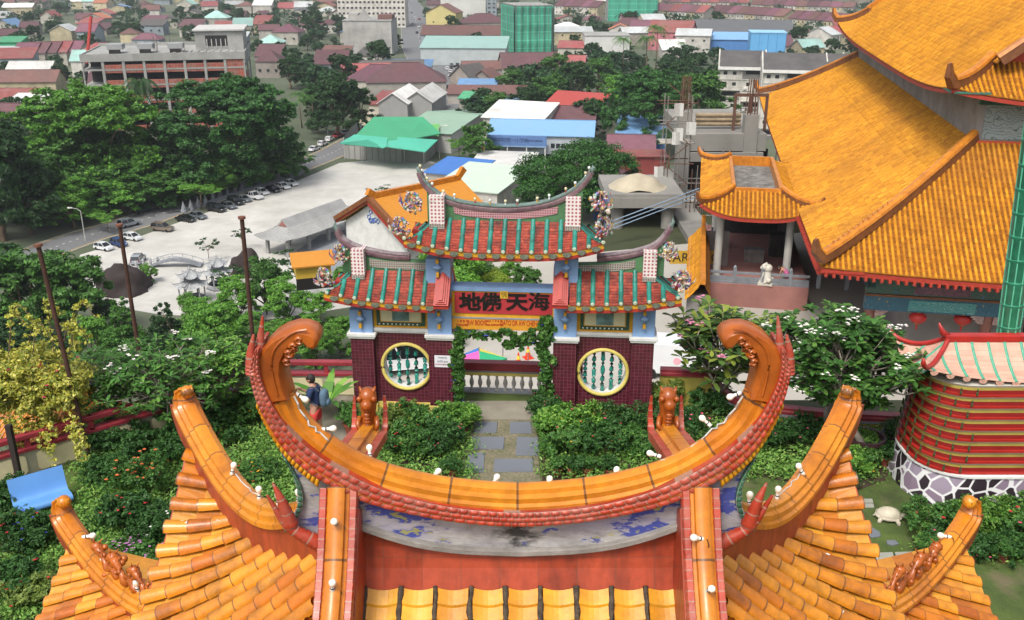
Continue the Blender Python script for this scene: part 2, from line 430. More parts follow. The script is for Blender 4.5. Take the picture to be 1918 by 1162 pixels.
road('side_road',[(795,196),(835,198),(880,200),(905,215)],[14,10],.068,kerb=False)
road('junction_road',[(806,122),(850,128),(900,122),(940,118)],[26,14],.072,kerb=False)
g=MB();y_=MB()
def dash(C,a,b,off,w,mb,z=GZ+.085):
 t=(C[b]-C[a]);t.z=0;L_=t.length;t.normalize();s=Vector((-t.y,t.x,0));p=C[a]+s*off
 mb.face([Vector((q.x,q.y,z))for q in(p-s*w/2,p+s*w/2,p+s*w/2+t*L_,p-s*w/2+t*L_)])
C3=interp([tuple(p)for p in RC],240)
for k in range(0,236,3):dash(C3,k,k+1,0,.22,g)
for k in range(0,239):dash(C3,k,k+1,5.0,.2,y_);dash(C3,k,k+1,-5.0,.2,y_)
C4=interp([tuple(p)for p in MC],160)
for k in range(0,156,3):dash(C4,k,k+1,0,.3,g)
struct(g.build('white_road_lines',WLINE));struct(y_.build('yellow_road_lines',YLINE))
poly_sheet('car_park',[onz(u,v,GZ)for u,v in[(120,560),(150,478),(250,448),(360,408),(460,374),(560,338),(636,306),(700,300),(806,302),(850,318),(880,360),(900,480),(760,560),(500,600),(300,590)]],GZ+.05,CONCG)
poly_sheet('entrance_road',[onz(u,v,GZ)for u,v in[(556,470),(600,440),(700,420),(800,430),(800,520),(560,520)]],GZ+.054,M('entrance_tar','7e8286',.9,.1,.4))
poly_sheet('building_plot',[onz(u,v,GZ)for u,v in[(640,235),(700,200),(790,200),(770,225),(690,262)]],GZ+.045,M('sandy_plot','a39a84',.95,.2,.3,dirt='5c6a3c',damt=.5))
HILLM=M('hill_earth','3a3f26',.95,.35,.6,.5,dirt='2a3318',dscale=.15,damt=.7)
def hill_z(x,y):
 if x>-6:
  e=128+.0*x
  return PZ-.6 if y<e else max(GZ-.5,PZ-.6-(y-e)*.9)
 return 0
def hz_(x,y):
 ye=24.0+(x+6)*.8 if x<-6 else 24.6
 if y<=ye:return-.3
 left=max(GZ-.6,-.3-(y-ye)*(.95 if y<ye+6 else .9)-2.2)
 w=min(1,max(0,(x+13)/9.0));shelf=PZ-.15 if y<78+max(0,x)*.9 else max(GZ-.6,PZ-.15-(y-78-max(0,x)*.9)*1.0)
 first=max(PZ-.15,-.3-(y-ye)*2.2)
 return left*(1-w)+max(shelf if y>ye+5 else first,left)*w
g=MB();NX,NY=90,110
g.grid(lambda s,t:Vector((lerp(-90,130,s),lerp(14,190,t**1.3),hz_(lerp(-90,130,s),lerp(14,190,t**1.3))+(noise_v(s*30,t*30)if hz_(lerp(-90,130,s),lerp(14,190,t**1.3))<PZ-1 else 0))),NX,NY)if False else None
from mathutils import noise as mn
def hv(s,t):
 x,y=lerp(-120,150,s),lerp(14,200,t**1.3);z=hz_(x,y)
 if GZ<z<-1 and abs(z-(PZ-.15))>.02:z+=1.0*mn.noise((x*.12,y*.12,0))
 return Vector((x,y,z))
g.grid(hv,110,120);struct(g.build('hillside',HILLM,smooth=True))
PAVE=M('forecourt_paving','a8a49c',.85,.08,.8,.1,dirt='8a867c',dscale=.1,damt=.5)
poly_sheet('forecourt',[Vector(p)for p in[(-9,26.5,0),(60,26.5,0),(110,78,0),(80,100,0),(-2,74,0),(-9,60,0)]],PZ,PAVE)
def lawn_mat():
 m,nt,N,L,P=newmat('garden_grass');ob=N.new('ShaderNodeTexCoord').outputs['Object']
 a=ramp(N,L,noise(N,L,ob,1.2,6,.65),[(.35,lc('3e4a22')),(.5,lc('4a5c26')),(.68,lc('5c6e30'))])
 b=ramp(N,L,noise(N,L,ob,45,3),[(.3,(.55,.55,.55)),(.7,(1.25,1.25,1.25))])
 mx=N.new('ShaderNodeMix');mx.data_type='RGBA';mx.blend_type='MULTIPLY';mx.inputs[0].default_value=1;L.new(a,mx.inputs[6]);L.new(b,mx.inputs[7])
 c=mixc(N,L,ramp(N,L,noise(N,L,ob,.8,5),[(.56,(0,0,0)),(.68,(.9,.9,.9))]),mx.outputs[2],lc('6a6048'))
 L.new(c,P.inputs['Base Color']);P.inputs['Roughness'].default_value=.95;bump(N,L,P,noise(N,L,ob,60,3),.8,.03);return m
LAWN=lawn_mat()
edge=[(-13.2,12),(-13.2,18.2),(-11.8,19.1),(-5.2,23.35),(-4.2,24.4),(4.2,24.2),(5.2,23.3),(10.5,20.9),(22,18.5),(22,12)]
g=MB();g.slab([(-22,-8),(-22,11.2),(-14,17.7),(-6.4,24.15),(-4.2,24.5),(4.2,24.3),(5.2,23.5),(10.5,21.2),(24,17),(24,-8)],-.6,0);struct(g.build('garden_lawn',LAWN))
SOIL=M('bed_soil','3a2e20',.95,.3,6,.6)
for px in([(700,790),(880,785),(882,905),(700,905)],[(1012,785),(1210,790),(1215,905),(1016,905)],[(140,800),(470,770),(500,880),(345,960),(320,1100),(215,1075),(240,950),(150,900)],[(1235,775),(1690,800),(1660,900),(1590,925),(1250,860)],[(1720,960),(1918,985),(1918,1040),(1800,1040)]):
 poly_sheet('soil_bed',[onz(u,v,0)for u,v in px],.006,SOIL)
poly_sheet('gravel_path',[onz(u,v,0)for u,v in[(872,783),(1004,783),(1012,905),(862,905)]],.010,M('path_gravel','77705c',.95,.35,14,.6,dirt='46502c',dscale=2,damt=.6))
poly_sheet('gate_threshold',[onz(u,v,0)for u,v in[(860,752),(1022,752),(1018,787),(866,787)]],.014,M('threshold_screed','8c8678',.9,.1,3,dirt='6a6456',damt=.5))
poly_sheet('corner_paving',[onz(u,v,0)for u,v in[(480,740),(668,735),(668,790),(640,850),(560,850),(500,800)]],.012,M('corner_screed','7e786c',.9,.15,2,dirt='565846',damt=.6))
SLATE=M('slate_slab','6b7078',.7,.1,3,.1,dirt='565a60',damt=.5,dscale=1.5)
SAND=M('sandstone_slab','948a74',.85,.15,4,.2)
def slab(px,label,mat=SLATE,z=.035,name='stepping_slab',group='stone slabs of the garden paths'):
 P=[onz(u,v,z)for u,v in px];c=sum(P,Vector())/len(P);c.z=0
 o=MB().slab([(p.x-c.x,p.y-c.y)for p in P],.0,z).build(name,mat,bevel=.008,loc=c);tag(o,label,'paving slab',group)
for px,lb in(([(891,790),(932,790),(930,810),(888,810)],'grey slate slab nearest the gate, left side of path'),([(955,790),(994,790),(997,811),(955,811)],'grey slate slab nearest the gate, right side of path'),([(882,818),(945,818),(943,840),(878,841)],'wide grey slate slab in second row of path, left'),([(968,818),(1008,819),(1011,853),(966,852)],'big square slate slab in second row of path, right'),([(876,848),(908,848),(906,884),(872,884)],'narrow grey slate slab nearest the ridge, left side'),([(926,859),(999,859),(998,883),(924,883)],'wide grey slate slab nearest the ridge, right side'),([(148,1022),(172,1016),(176,1040),(152,1046)],'brown stepping stone left of the rose bed, left of two'),([(176,1012),(202,1006),(210,1026),(184,1034)],'brown stepping stone left of the rose bed, right of two')):
 slab(px,lb,SAND if 'brown' in lb else SLATE)
GREYS=M('pale_walk_slab','8f9086',.85,.12,4,.1,dirt='6c7058',damt=.4)
for px,lb in(([(1616,1036),(1672,1034),(1676,1048),(1622,1050)],'pale walk slab below the tortoise, left'),([(1676,1034),(1730,1032),(1733,1046),(1680,1048)],'pale walk slab below the tortoise, right'),([(1636,1052),(1660,1052),(1672,1078),(1648,1080)],'pale walk slab nearest the roof corner, below the tortoise'),([(1590,934),(1634,934),(1636,941),(1591,941)],'thin plank slab beside the pagoda base, rear'),([(1590,943),(1636,943),(1638,950),(1591,950)],'thin plank slab beside the pagoda base, front'),([(1614,990),(1632,987),(1648,996),(1650,1004),(1634,1006),(1620,1000)],'dark stepping stone on the lawn left of the tortoise'),([(1660,1012),(1676,1011),(1684,1018),(1672,1021),(1662,1018)],'small flat stone on the lawn under the tortoise')):
 slab(px,lb,SLATE if 'stone' in lb else GREYS)
# ================================================================== the glazed pavilion roof in the foreground
ORT=TILE('orange_glaze',['b06010','cc7c18','d48c20','be6c14','a85410'],.34,.16,dirt='54321c',damt=.75,dscale=3,bmp=.3,line=.75,linec=(.1,.045,.02),mort=.05)
ORP=TILE('orange_pan',['b86c18','cc8826','d49634','c07420','a85c18'],.42,.08,dirt='6a4028',damt=.6,dscale=1.8,bmp=.15)
YPAN=TILE('yellow_pan',['c88416','d09018','d89c26','c68014'],.36,.12,dirt='6a3c14',damt=.5,dscale=3,bmp=.1)
RIDGE=TILE('ridge_glaze',['c87c1c','d08822','c27218','cc8220'],.34,.15,dirt='7c3c14',damt=.65,dscale=2.2,line=.8,linec=(.08,.04,.02),mort=.018,bmp=.1)
HORN=M('horn_glaze','b05c18',.34,.25,5,.2,dirt='6c2c0c',dscale=3,damt=.7,coat=.15)
REDT=TILE('red_glaze',['982c16','a8381e','902814','b04228','842412'],.45,.08,dirt='a87868',damt=.5,dscale=4,line=.8,linec=(.3,.2,.15),mort=.05,bmp=.3)
YELT=TILE('yellow_border',['d89a1c','c88818','e0a828'],.35,.15,line=.7,linec=(.2,.15,.08),mort=.06)
GREENT=TILE('green_border',['2c5a40','346a4c','264c38','3c7054'],.35,.2,line=.9,linec=(.45,.45,.4),mort=.06)
TERRA=TILE('terracotta_panel',['9c3c20','a8462a','98381c','a44428'],.5,.1,dirt='4c1e12',damt=.65,dscale=1.5,streak=1,bmp=.3,line=.55,linec=(.12,.05,.03),mort=.012,bscale=9)
MORT=M('dark_mortar','4a4034',.95,.5,30,.8)
BULBG=M('bulb_glass','ece8d8',.15,.03,5,spec=.6,coat=.5);SOCK=M('white_socket','d8d6d0',.4,.08,20);BLK=M('black_plastic','15140f',.5,.1,20)
CEM=M('white_cement','d2cfc8',.8,.15,40)
def frieze_mat():
 m,nt,N,L,P=newmat('painted_frieze');tc=N.new('ShaderNodeTexCoord');ob=tc.outputs['Object']
 mp=N.new('ShaderNodeMapping');mp.inputs['Scale'].default_value=(1,1,2.6);L.new(ob,mp.inputs[0]);v=mp.outputs[0]
 base=ramp(N,L,noise(N,L,v,5,8,.7),[(.28,lc('6e6862')),(.5,lc('9a9692')),(.72,lc('b4b0ac'))])
 base=mixc(N,L,ramp(N,L,noise(N,L,v,1.3,5),[(.45,(0,0,0)),(.7,(.7,.7,.7))]),base,lc('8a86a0'))
 sp=N.new('ShaderNodeSeparateXYZ');L.new(ob,sp.inputs[0])
 def mth(op,a,b=None):
  x=N.new('ShaderNodeMath');x.operation=op
  for i,q in enumerate((a,b)):
   if q is None:continue
   if isinstance(q,(int,float)):x.inputs[i].default_value=q
   else:L.new(q,x.inputs[i])
  return x.outputs[0]
 ax=mth('ABSOLUTE',mth('SUBTRACT',sp.outputs[0],.045))
 g1=mth('SUBTRACT',1,mth('MULTIPLY',mth('ABSOLUTE',mth('SUBTRACT',ax,.72)),3.2))
 g2=mth('MINIMUM',mth('MULTIPLY',mth('SUBTRACT',ax,1.12),4),.45)
 g=mth('MAXIMUM',mth('MAXIMUM',g1,g2),-.3)
 nz=noise(N,L,v,4.5,5,.6)
 bl=mth('ADD',nz,mth('MULTIPLY',g,.16))
 col=mixc(N,L,ramp(N,L,bl,[(.595,(0,0,0)),(.63,(.9,.9,.9))]),base,lc('28388c'))
 yl=mth('ADD',noise(N,L,v,9,4),mth('MULTIPLY',g1,.1))
 col=mixc(N,L,ramp(N,L,yl,[(.68,(0,0,0)),(.70,(.8,.8,.8))]),col,lc('9a9440'))
 blk=mth('SUBTRACT',mth('MULTIPLY',noise(N,L,v,3,6,.7),1.3),mth('MULTIPLY',mth('ABSOLUTE',mth('SUBTRACT',sp.outputs[0],.02)),1.25))
 col=mixc(N,L,ramp(N,L,blk,[(.52,(0,0,0)),(.68,(.9,.9,.9))]),col,lc('1c1a18'))
 L.new(col,P.inputs['Base Color']);P.inputs['Roughness'].default_value=.8
 bump(N,L,P,noise(N,L,v,22,5),.4,.01);return m
FRZ=frieze_mat()
Y0=5.0;PXC=.045
def mir(p):return Vector((2*PXC-p.x,p.y,p.z))
def both(pts):
 return pts+[mir(p)for p in reversed(pts[:-1])]
roof=thing('pavilion_roof','orange glazed double-eaved pavilion roof with a crescent swallowtail ridge in the foreground','roof',(0,0,0))
def RP(pts,y):return[ony(u,v,y)for u,v in pts]
HPT=[];DP=[]
# --- orange crest of the main ridge
cl=interp(RP([(524,742),(552,793),(605,840),(690,887),(800,917),(900,930),(972,934)],Y0),24)
crest=both(cl)
prof=[(.125,-.10),(.135,-.07),(.125,-.045),(.10,-.035),(.102,.0),(.08,.012),(.082,.045),(.05,.058),(.045,.085),(.015,.10),(-.015,.10),(-.045,.085),(-.05,.058),(-.08,.045),(-.08,.012),(-.102,0),(-.125,-.045),(-.125,-.1)]
MB().sweep(crest,prof,side=(0,-1,0),uvs=2.45).build('ridge_crest',RIDGE,roof,35)
# --- curled horns
HPX=[(505,745),(494,710),(487,682),(489,660),(500,640),(516,624),(535,613),(556,607),(576,608),(592,614),(600,624),(600,636),(592,643),(581,641),(573,633),(564,630),(553,637),(544,650),(536,668),(535,690),(540,714),(547,738)]
def ring_side(pts,y0,y1,wedge=.0):
 mb=MB();n=len(pts);c=sum(pts,Vector())/n
 levels=[(y0,.0),(y0+.0,.0)]
 return mb
def horn(m):
 P=RP(HPX,Y0);P=[mir(p)for p in P]if m else P
 mb=MB();n=len(P)
 C=[]
 for k in range(n):
  a=P[(k-1)%n];b=P[(k+1)%n];t=(b-a).normalized();nn=Vector((-t.z,0,t.x))
  if m:nn=-nn
  C.append(P[k]+nn*-.018)
 rows=[[Vector((p.x,Y0-.105,p.z))for p in C],[Vector((p.x,Y0-.085,p.z))for p in P],[Vector((p.x,Y0+.085,p.z))for p in P],[Vector((p.x,Y0+.105,p.z))for p in C]]
 ids=[mb.idx(r)for r in rows]
 for i in range(3):
  for k in range(n):k2=(k+1)%n;mb.fi((ids[i]+k,ids[i]+k2,ids[i+1]+k2,ids[i+1]+k))
 for idb in(ids[0],ids[3]):
  h=n//2
  for k in range(h-1):mb.fi((idb+k,idb+k+1,idb+n-2-k,idb+n-1-k))
 o=mb.build('curled_horn',HORN,roof,50)
 def q(u,v,dy=0):p=ony(u,v,Y0+dy);return mir(p)if m else p
 sc_=MB()
 for(u,v,r,ph)in((541,662,8,0),(549,650,7,2),(560,637,7,1),(537,678,6,.5)):
  path=[]
  for k in range(15):
   a=ph+k*.55;rr=r*(1-k/17)
   path.append(q(u+rr*math.cos(a),v+rr*math.sin(a),-.10))
  sc_.tube(path,[.014]*15,6)
  path=[p+Vector((0,.2,0))for p in path];sc_.tube(path,[.014]*15,6)
 for(u,v,r)in((541,662,.03),(551,648,.024)):
  p=q(u,v);sc_.ball(p,r,8,sy=3.4)
 line=[q(u,v,-.108)for u,v in((520,742),(512,710),(508,680),(514,655),(530,637),(552,622),(575,618))]
 sc_.tube(interp(line,16),[.007]*17,5)
 sc_.build('scroll',HORN,o,60)
horn(0);horn(1)
# --- red scale border under the crest: rows of small cushion tiles
def cushion(mb,outer,inner,rows,n,bulge,y0,ulen):
 """outer/inner: lists of Vector same length; cushions bulge towards -Y"""
 m=len(outer)-1;S=5
 def P(i,j):
  t=i/(n*S)*m;k=min(int(t),m-1);f=t-k
  a=outer[k].lerp(outer[k+1],f);b=inner[k].lerp(inner[k+1],f);w=j/(rows*S)
  p=a.lerp(b,w);fi=(i%S)/S;fj=(j%S)/S
  off=(j//S%2)*.5;fi=(fi+off)%1
  h=bulge*((math.sin(math.pi*fi)**.3)*(math.sin(math.pi*fj)**.3)if 0<fi<1 and 0<fj<1 else 0)
  return p+Vector((0,-h,0))
 w=n*S+1;ids=mb.idx([P(i,j)for j in range(rows*S+1)for i in range(w)])
 for j in range(rows*S):
  for i in range(n*S):
   q=ids+j*w+i;r_=j//S;u0=i/S+(r_%2)*.5
   mb.fi((q,q+1,q+w+1,q+w),((u0,j/S),(u0+1/S,j/S),(u0+1/S,(j+1)/S),(u0,(j+1)/S)))
OUT=[(478,655),(467,690),(471,722),(482,758),(503,798),(532,843),(575,884),(625,914),(690,944),(770,964),(850,978),(920,985),(972,987)]
INN=[(484,655),(484,688),(490,716),(502,745),(524,784),(556,822),(600,858),(650,888),(715,918),(790,940),(860,953),(925,959),(972,961)]
o_=both(interp(RP(OUT,Y0-.13),30));i_=both(interp(RP(INN,Y0-.13),30))
bb=MB();cushion(bb,o_,i_,3,84,.014,0,1)
xz=lambda L_:[(p.x,p.z)for p in L_]
bb2=MB();bb2.strip2(xz(i_),xz(o_),Y0-.125,Y0+.13)
bo=bb.build('scale_border',REDT,roof,True);bb2.build('border_core',REDT,bo)
def fin(tip,basep,w0,name='border_fin',y=Y0-.05,mid=None,segs=11,par=None,mat=REDT):
 pts=interp([basep,mid or basep.lerp(tip,.5),tip],segs*2);mb=MB()
 sc=[]
 for k in range(len(pts)):t=k/(len(pts)-1);sc.append(w0*(1-.86*t)*(1 if k%2 else .86))
 mb.sweep(pts,[(math.cos(a)*1.,math.sin(a)*1.)for a in[2*math.pi*i/8 for i in range(8)]],side=(0,-1,0),sc=sc,uvs=1/.1)
 return mb.build(name,mat,par or roof,50)
for m in(0,1):
 f=(lambda p:mir(p))if m else(lambda p:p)
 fin(f(ony(492,592,Y0-.06)),f(ony(486,672,Y0-.06)),.042,mid=f(ony(488,635,Y0-.06)))
 fin(f(ony(475,627,Y0-.1)),f(ony(475,700,Y0-.1)),.05,mid=f(ony(470,664,Y0-.1)))
for m in(0,1):
 a=interp(RP([(479,760),(500,805),(530,852),(560,884),(596,914)],Y0-.1),10);b=interp(RP([(483,750),(504,792),(535,838),(568,872),(600,895)],Y0-.11),10)
 if m:a=[mir(p)for p in a];b=[mir(p)for p in b]
 mb=MB();cushion(mb,a,b,1,18,.02,0,1);mb.build('yellow_border',YELT,roof,True)
# --- painted frieze wall between border and terracotta course
up_=both(interp(RP([(635,918),(760,955),(860,972),(972,978)],Y0-.06),12));lo_=both(interp(RP([(635,974),(750,1013),(850,1032),(972,1038)],Y0-.06),12))
fr=MB().strip2(xz(up_),xz(lo_),Y0-.06,Y0+.06);fro=fr.build('painted_frieze',FRZ,roof)
l2=both(interp(RP([(635,970),(750,1009),(850,1028),(972,1034)],Y0-.10),12));l3=both(interp(RP([(635,981),(750,1020),(850,1038),(972,1044)],Y0-.10),12))
MB().strip2(xz(l2),xz(l3),Y0-.1,Y0-.02).build('cement_lip',M('cement_lip','8a8680',.85,.25,8,.4,dirt='2c2a28',damt=.4),fro,bevel=.006)
WING=[(522,838),(526,846),(531,858),(548,890),(556,915),(557,945),(549,972),(530,990),(548,1004),(575,1020),(603,1032),(625,1034)]
WIN2=[(600,885),(606,888),(612,892),(618,900),(622,915),(623,945),(623,972),(624,990),(625,1004),(625,1020),(625,1028),(626,1033)]
for m in(0,1):
 f=mir if m else(lambda p:p)
 a=[f(p)for p in RP(WING,Y0-.05)];b=[f(p)for p in RP(WIN2,Y0-.05)]
 wb=MB().strip2(xz(a),xz(b),Y0-.05,Y0+.05).build('frieze_wing',FRZ,roof)
 e1=interp([f(p)for p in RP(WING[2:],Y0-.085)],30)
 c0=sum(b,Vector())/len(b)
 e2=[p+(Vector((c0.x-p.x,0,c0.z+.05-p.z)).normalized()*.032)for p in e1]
 mb=MB();cushion(mb,e1,e2,1,22,.012,0,1);mb.strip2(xz(e1),xz(e2),Y0-.084,Y0-.05);mb.build('green_edging',GREENT,wb,True)
 fin(f(ony(500,928,Y0-.16)),f(ony(606,1022,Y0-.12)),.058,'forked_spike',mid=f(ony(540,985,Y0-.15)),segs=14)
 fin(f(ony(511,905,Y0-.16)),f(ony(545,985,Y0-.14)),.055,'forked_spike',mid=f(ony(528,940,Y0-.16)),segs=8)
# --- terracotta course, then the front slope of wide yellow pans
zt_,zb_=ony(972,985,Y0-.05).z,ony(972,1101,4.88).z
xa,xb=ony(668,1050,4.9).x,ony(1277,1050,4.9).x
MB().grid(lambda s,t:Vector((lerp(xa-.08,xb+.08,s),Y0-.03-.085*t*t,lerp(zt_-.02,zb_-.03,t))),10,3,(9,2)).build('terracotta_course',TERRA,roof)
ps=MB();mo=MB();pitch=(xb-xa)/9.2;ex=.093;cn,sn=math.cos(math.radians(42)),math.sin(math.radians(42))
for k in range(-1,10):
 x0=xa+.06+k*pitch;x1=x0+pitch-.028
 if x1<xa:continue
 x0=max(x0,xa)
 for j in range(16):
  s0,s1=j*ex,(j+1)*ex+.012
  def pp(x,s,h,q):return Vector((x,4.885-s*cn-h*sn*.0,zb_+.0-s*sn+h-.018*math.sin(math.pi*q)))
  nseg=6;base=ps.idx([pp(lerp(x0,x1,i/nseg),s0,-.006,i/nseg)for i in range(nseg+1)]+[pp(lerp(x0,x1,i/nseg),s1-.01*math.sin(math.pi*i/nseg)*0,.014,i/nseg)for i in range(nseg+1)]+[pp(lerp(x0,x1,i/nseg),s1+.002,-.008,i/nseg)for i in range(nseg+1)])
  w=nseg+1;uq=((k+.1,j+.1),(k+.9,j+.1),(k+.9,j+.9),(k+.1,j+.9))
  for i in range(nseg):
   ps.fi((base+i,base+i+1,base+w+i+1,base+w+i),uq);ps.fi((base+w+i,base+w+i+1,base+2*w+i+1,base+2*w+i),uq)
 rr=random.Random(k)
 path=[Vector((x1+.014+rr.uniform(-.006,.006),4.885-s*cn,zb_-s*sn+.008))for s in[i*.05 for i in range(30)]]
 mo.tube(path,[rr.uniform(.011,.02)for _ in path],6)
ps.build('front_tiles',YPAN,roof);mo.build('mortar_joint',MORT,roof,True)
# --- side skirts of the upper roof
A,B,GA,GB,ZT,ZE,LF=2.9,2.62,1.22,.40,7.86,6.64,.92
for side,m in(('W',0),('E',1)):
 tb,pn=MB(),MB()
 roof_side(tb,pn,side,A,B,GA,2.2,ZT,ZE,LF,.2,.058,.235,PXC,Y0,lo=-1.7,hi=.9,step=.012,pdip=.02,n=7,seed=m)if False else None
 rr=random.Random(m+3);sgn=-1 if m==0 else 1;nT=24;pit=.2
 def S(y,t,h=0):
  d=y-Y0;L1=B;hl=GB+(B-GB)*t if d>0 else 1.6+(B-1.6)*t
  x=GA+(A-GA)*t;lift=LF*(min(1.1,abs(d)/B)**2.1)*(t*t)
  return Vector((PXC+sgn*x,y,ZT+(ZE-ZT)*(t+.35*t*(1-t))+lift+h))
 def t0(y):d=y-Y0;return max(0,(d-GB)/(B-GB))if d>0 else max(0,(-d-1.6)/(B-1.6))
 for k in range(nT):
  y=Y0-1.85+k*pit+.07;a0=t0(y);tb=MB()
  if a0<.985:
   L_=(S(y,a0)-S(y,1)).length;nc=max(1,round(L_/.215))
   for j in range(nc):
    ta,tb_=lerp(a0,1,j/nc),lerp(a0,1.0,(j+1)/nc)
    a,b=S(y,ta,.012),S(y,tb_+.012,.012);jz=rr.uniform(-.004,.004);n=9;jy=rr.uniform(-.006,.006)
    d=(b-a).normalized();upn=Vector((0,1,0)).cross(d);upn=upn if upn.z>0 else-upn
    ra,rb=.054,.069
    ia=[a+Vector((0,jy+math.cos(math.pi*i/n)*ra,jz))+upn*(math.sin(math.pi*i/n)*ra*1.12)for i in range(n+1)]
    ib=[b+Vector((0,jy+math.cos(math.pi*i/n)*rb,jz))+upn*(math.sin(math.pi*i/n)*rb*1.12)for i in range(n+1)]
    va,vb=tb.idx(ia),tb.idx(ib)
    for i in range(n):tb.fi((va+i,va+i+1,vb+i+1,vb+i),((k+.3,j+.12),(k+.4,j+.12),(k+.4,j+.985),(k+.3,j+.985)))
    tb.fi([vb+i for i in range(n+1)],((k+.3,j+.3),)*(n+1))
    if j==0 and a0>0:tb.ball(a+Vector((0,0,.02)),.06,8)
   tb.build('tube_row',ORT,roof,40)
  yb=min(y+pit,Y0+B)
  if yb-y<.01:continue
  am=max(t0(y),t0(yb));a1=min(t0(y),t0(yb))
  nc=max(1,round((1-a1)*(S(y,0)-S(y,1)).length/.215))
  for j in range(nc):
   ta,tb_=lerp(a1,1,j/nc),lerp(a1,1,(j+1)/nc)
   A_=[S(lerp(y,yb,q),max(ta,t0(lerp(y,yb,q)))if ta<1 else 1,-.012-.016*math.sin(math.pi*q))for q in(0,.25,.5,.75,1)]
   B_=[S(lerp(y,yb,q),max(tb_,t0(lerp(y,yb,q))),.016-.016*math.sin(math.pi*q))for q in(0,.25,.5,.75,1)]
   C_=[p-Vector((0,0,.032))for p in B_]
   i0=pn.idx(A_+B_+C_)
   for i in range(4):
    pn.fi((i0+i,i0+i+1,i0+6+i,i0+5+i),((k+.1,j+.1),)*4);pn.fi((i0+5+i,i0+6+i,i0+11+i,i0+10+i),((k+.1,j+.1),)*4)
 pn.build('pan_tiles',ORP,roof)
 cd=MB()
 for _ in range(46):
  y=Y0-1.85+rr.randrange(nT)*pit+.07;a0=t0(y);t=rr.uniform(a0+.05,.98)
  if a0>.9:continue
  p=S(y,t,.085)+Vector((0,rr.uniform(-.02,.02),0));s_=rr.uniform(.012,.024)
  cd.cbox(p+Vector((0,0,-.012)),s_*1.5,s_*1.3,.006,rr.uniform(0,3))
 cd.build('cement_dab',CEM,roof)['kind']='stuff'
 path=[S(Y0-1.9+i*.19,1,-.06)for i in range(24)];MB().sweep(path,[(-.02,-.05),(.02,-.05),(.02,.03),(-.02,.03)]).build('eave_board',TERRA,roof)
def hip_ridge(path,parent,w=.085,hb=.2,curl=1.0,name='hip_ridge',mats=(RIDGE,TERRA),curldir=None,tiphorn=True,uvs=2.6):
 P=[Vector(p)for p in path];out=(P[-1]-P[0]);out.z=0;out.normalize()
 e=P[-1];Q=P+[e+out*.05*curl+Vector((0,0,.09*curl)),e+out*.06*curl+Vector((0,0,.19*curl)),e+out*.0*curl+Vector((0,0,.26*curl))]
 n0=len(P);sc=[1]*n0+[.85,.7,.5]
 pr=[(w*1.25,-.06),(w*1.25,-.025),(w*.95,-.015),(w*.95,.03),(w*.6,.045),(w*.55,.075),(0,.092),(-w*.55,.075),(-w*.6,.045),(-w*.95,.03),(-w*.95,-.015),(-w*1.25,-.025),(-w*1.25,-.06)]
 QQ=interp(Q,40);S_=[sc[min(len(sc)-1,int(round(i/40*(len(Q)-1))))]for i in range(41)]
 sdv=out.cross(Vector((0,0,1)))
 o=MB().sweep(QQ,pr,side=sdv,sc=S_,uvs=uvs).build(name,mats[0],parent,40)
 c=Q[-1];mb=MB()
 sdv=out.cross(Vector((0,0,1)))
 for sg in(-1,1):
  pts=[c-out*(.05*curl)+sdv*(sg*w*.35)+(-out*math.cos(a)*.05*curl+Vector((0,0,1))*math.sin(a)*.05*curl)*(1-k/16)for k,a in enumerate([i*.5-1 for i in range(14)])]
  mb.tube(pts,[.02*curl]*14,6)
 mb.ball(c-out*.045*curl-Vector((0,0,.01)),.08*curl,14)
 mb.build('curled_tip',ORT,o,True)
 P2=[p-Vector((0,0,.06))for p in QQ[:36]]
 MB().sweep(P2,[(w*.8,-hb),(w*.8,.005),(-w*.8,.005),(-w*.8,-hb)],uvs=3.2).build('hip_base',mats[1],o,40)
 return o
for sx in(-1,1):
 pth=[]
 for k in range(15):
  t=k/14;x=PXC+sx*(GA+.06+(A-GA-.06)*t);y=Y0+GB+(B-GB)*t
  z=ZT+(ZE-ZT)*(t+.35*t*(1-t))+LF*t*t+.36-.13*t-.14*math.sin(math.pi*t)
  pth.append((x,y,z))
 HPT.append([Vector(p)for p in pth]);h=hip_ridge(pth,roof,.095,.27,.72)
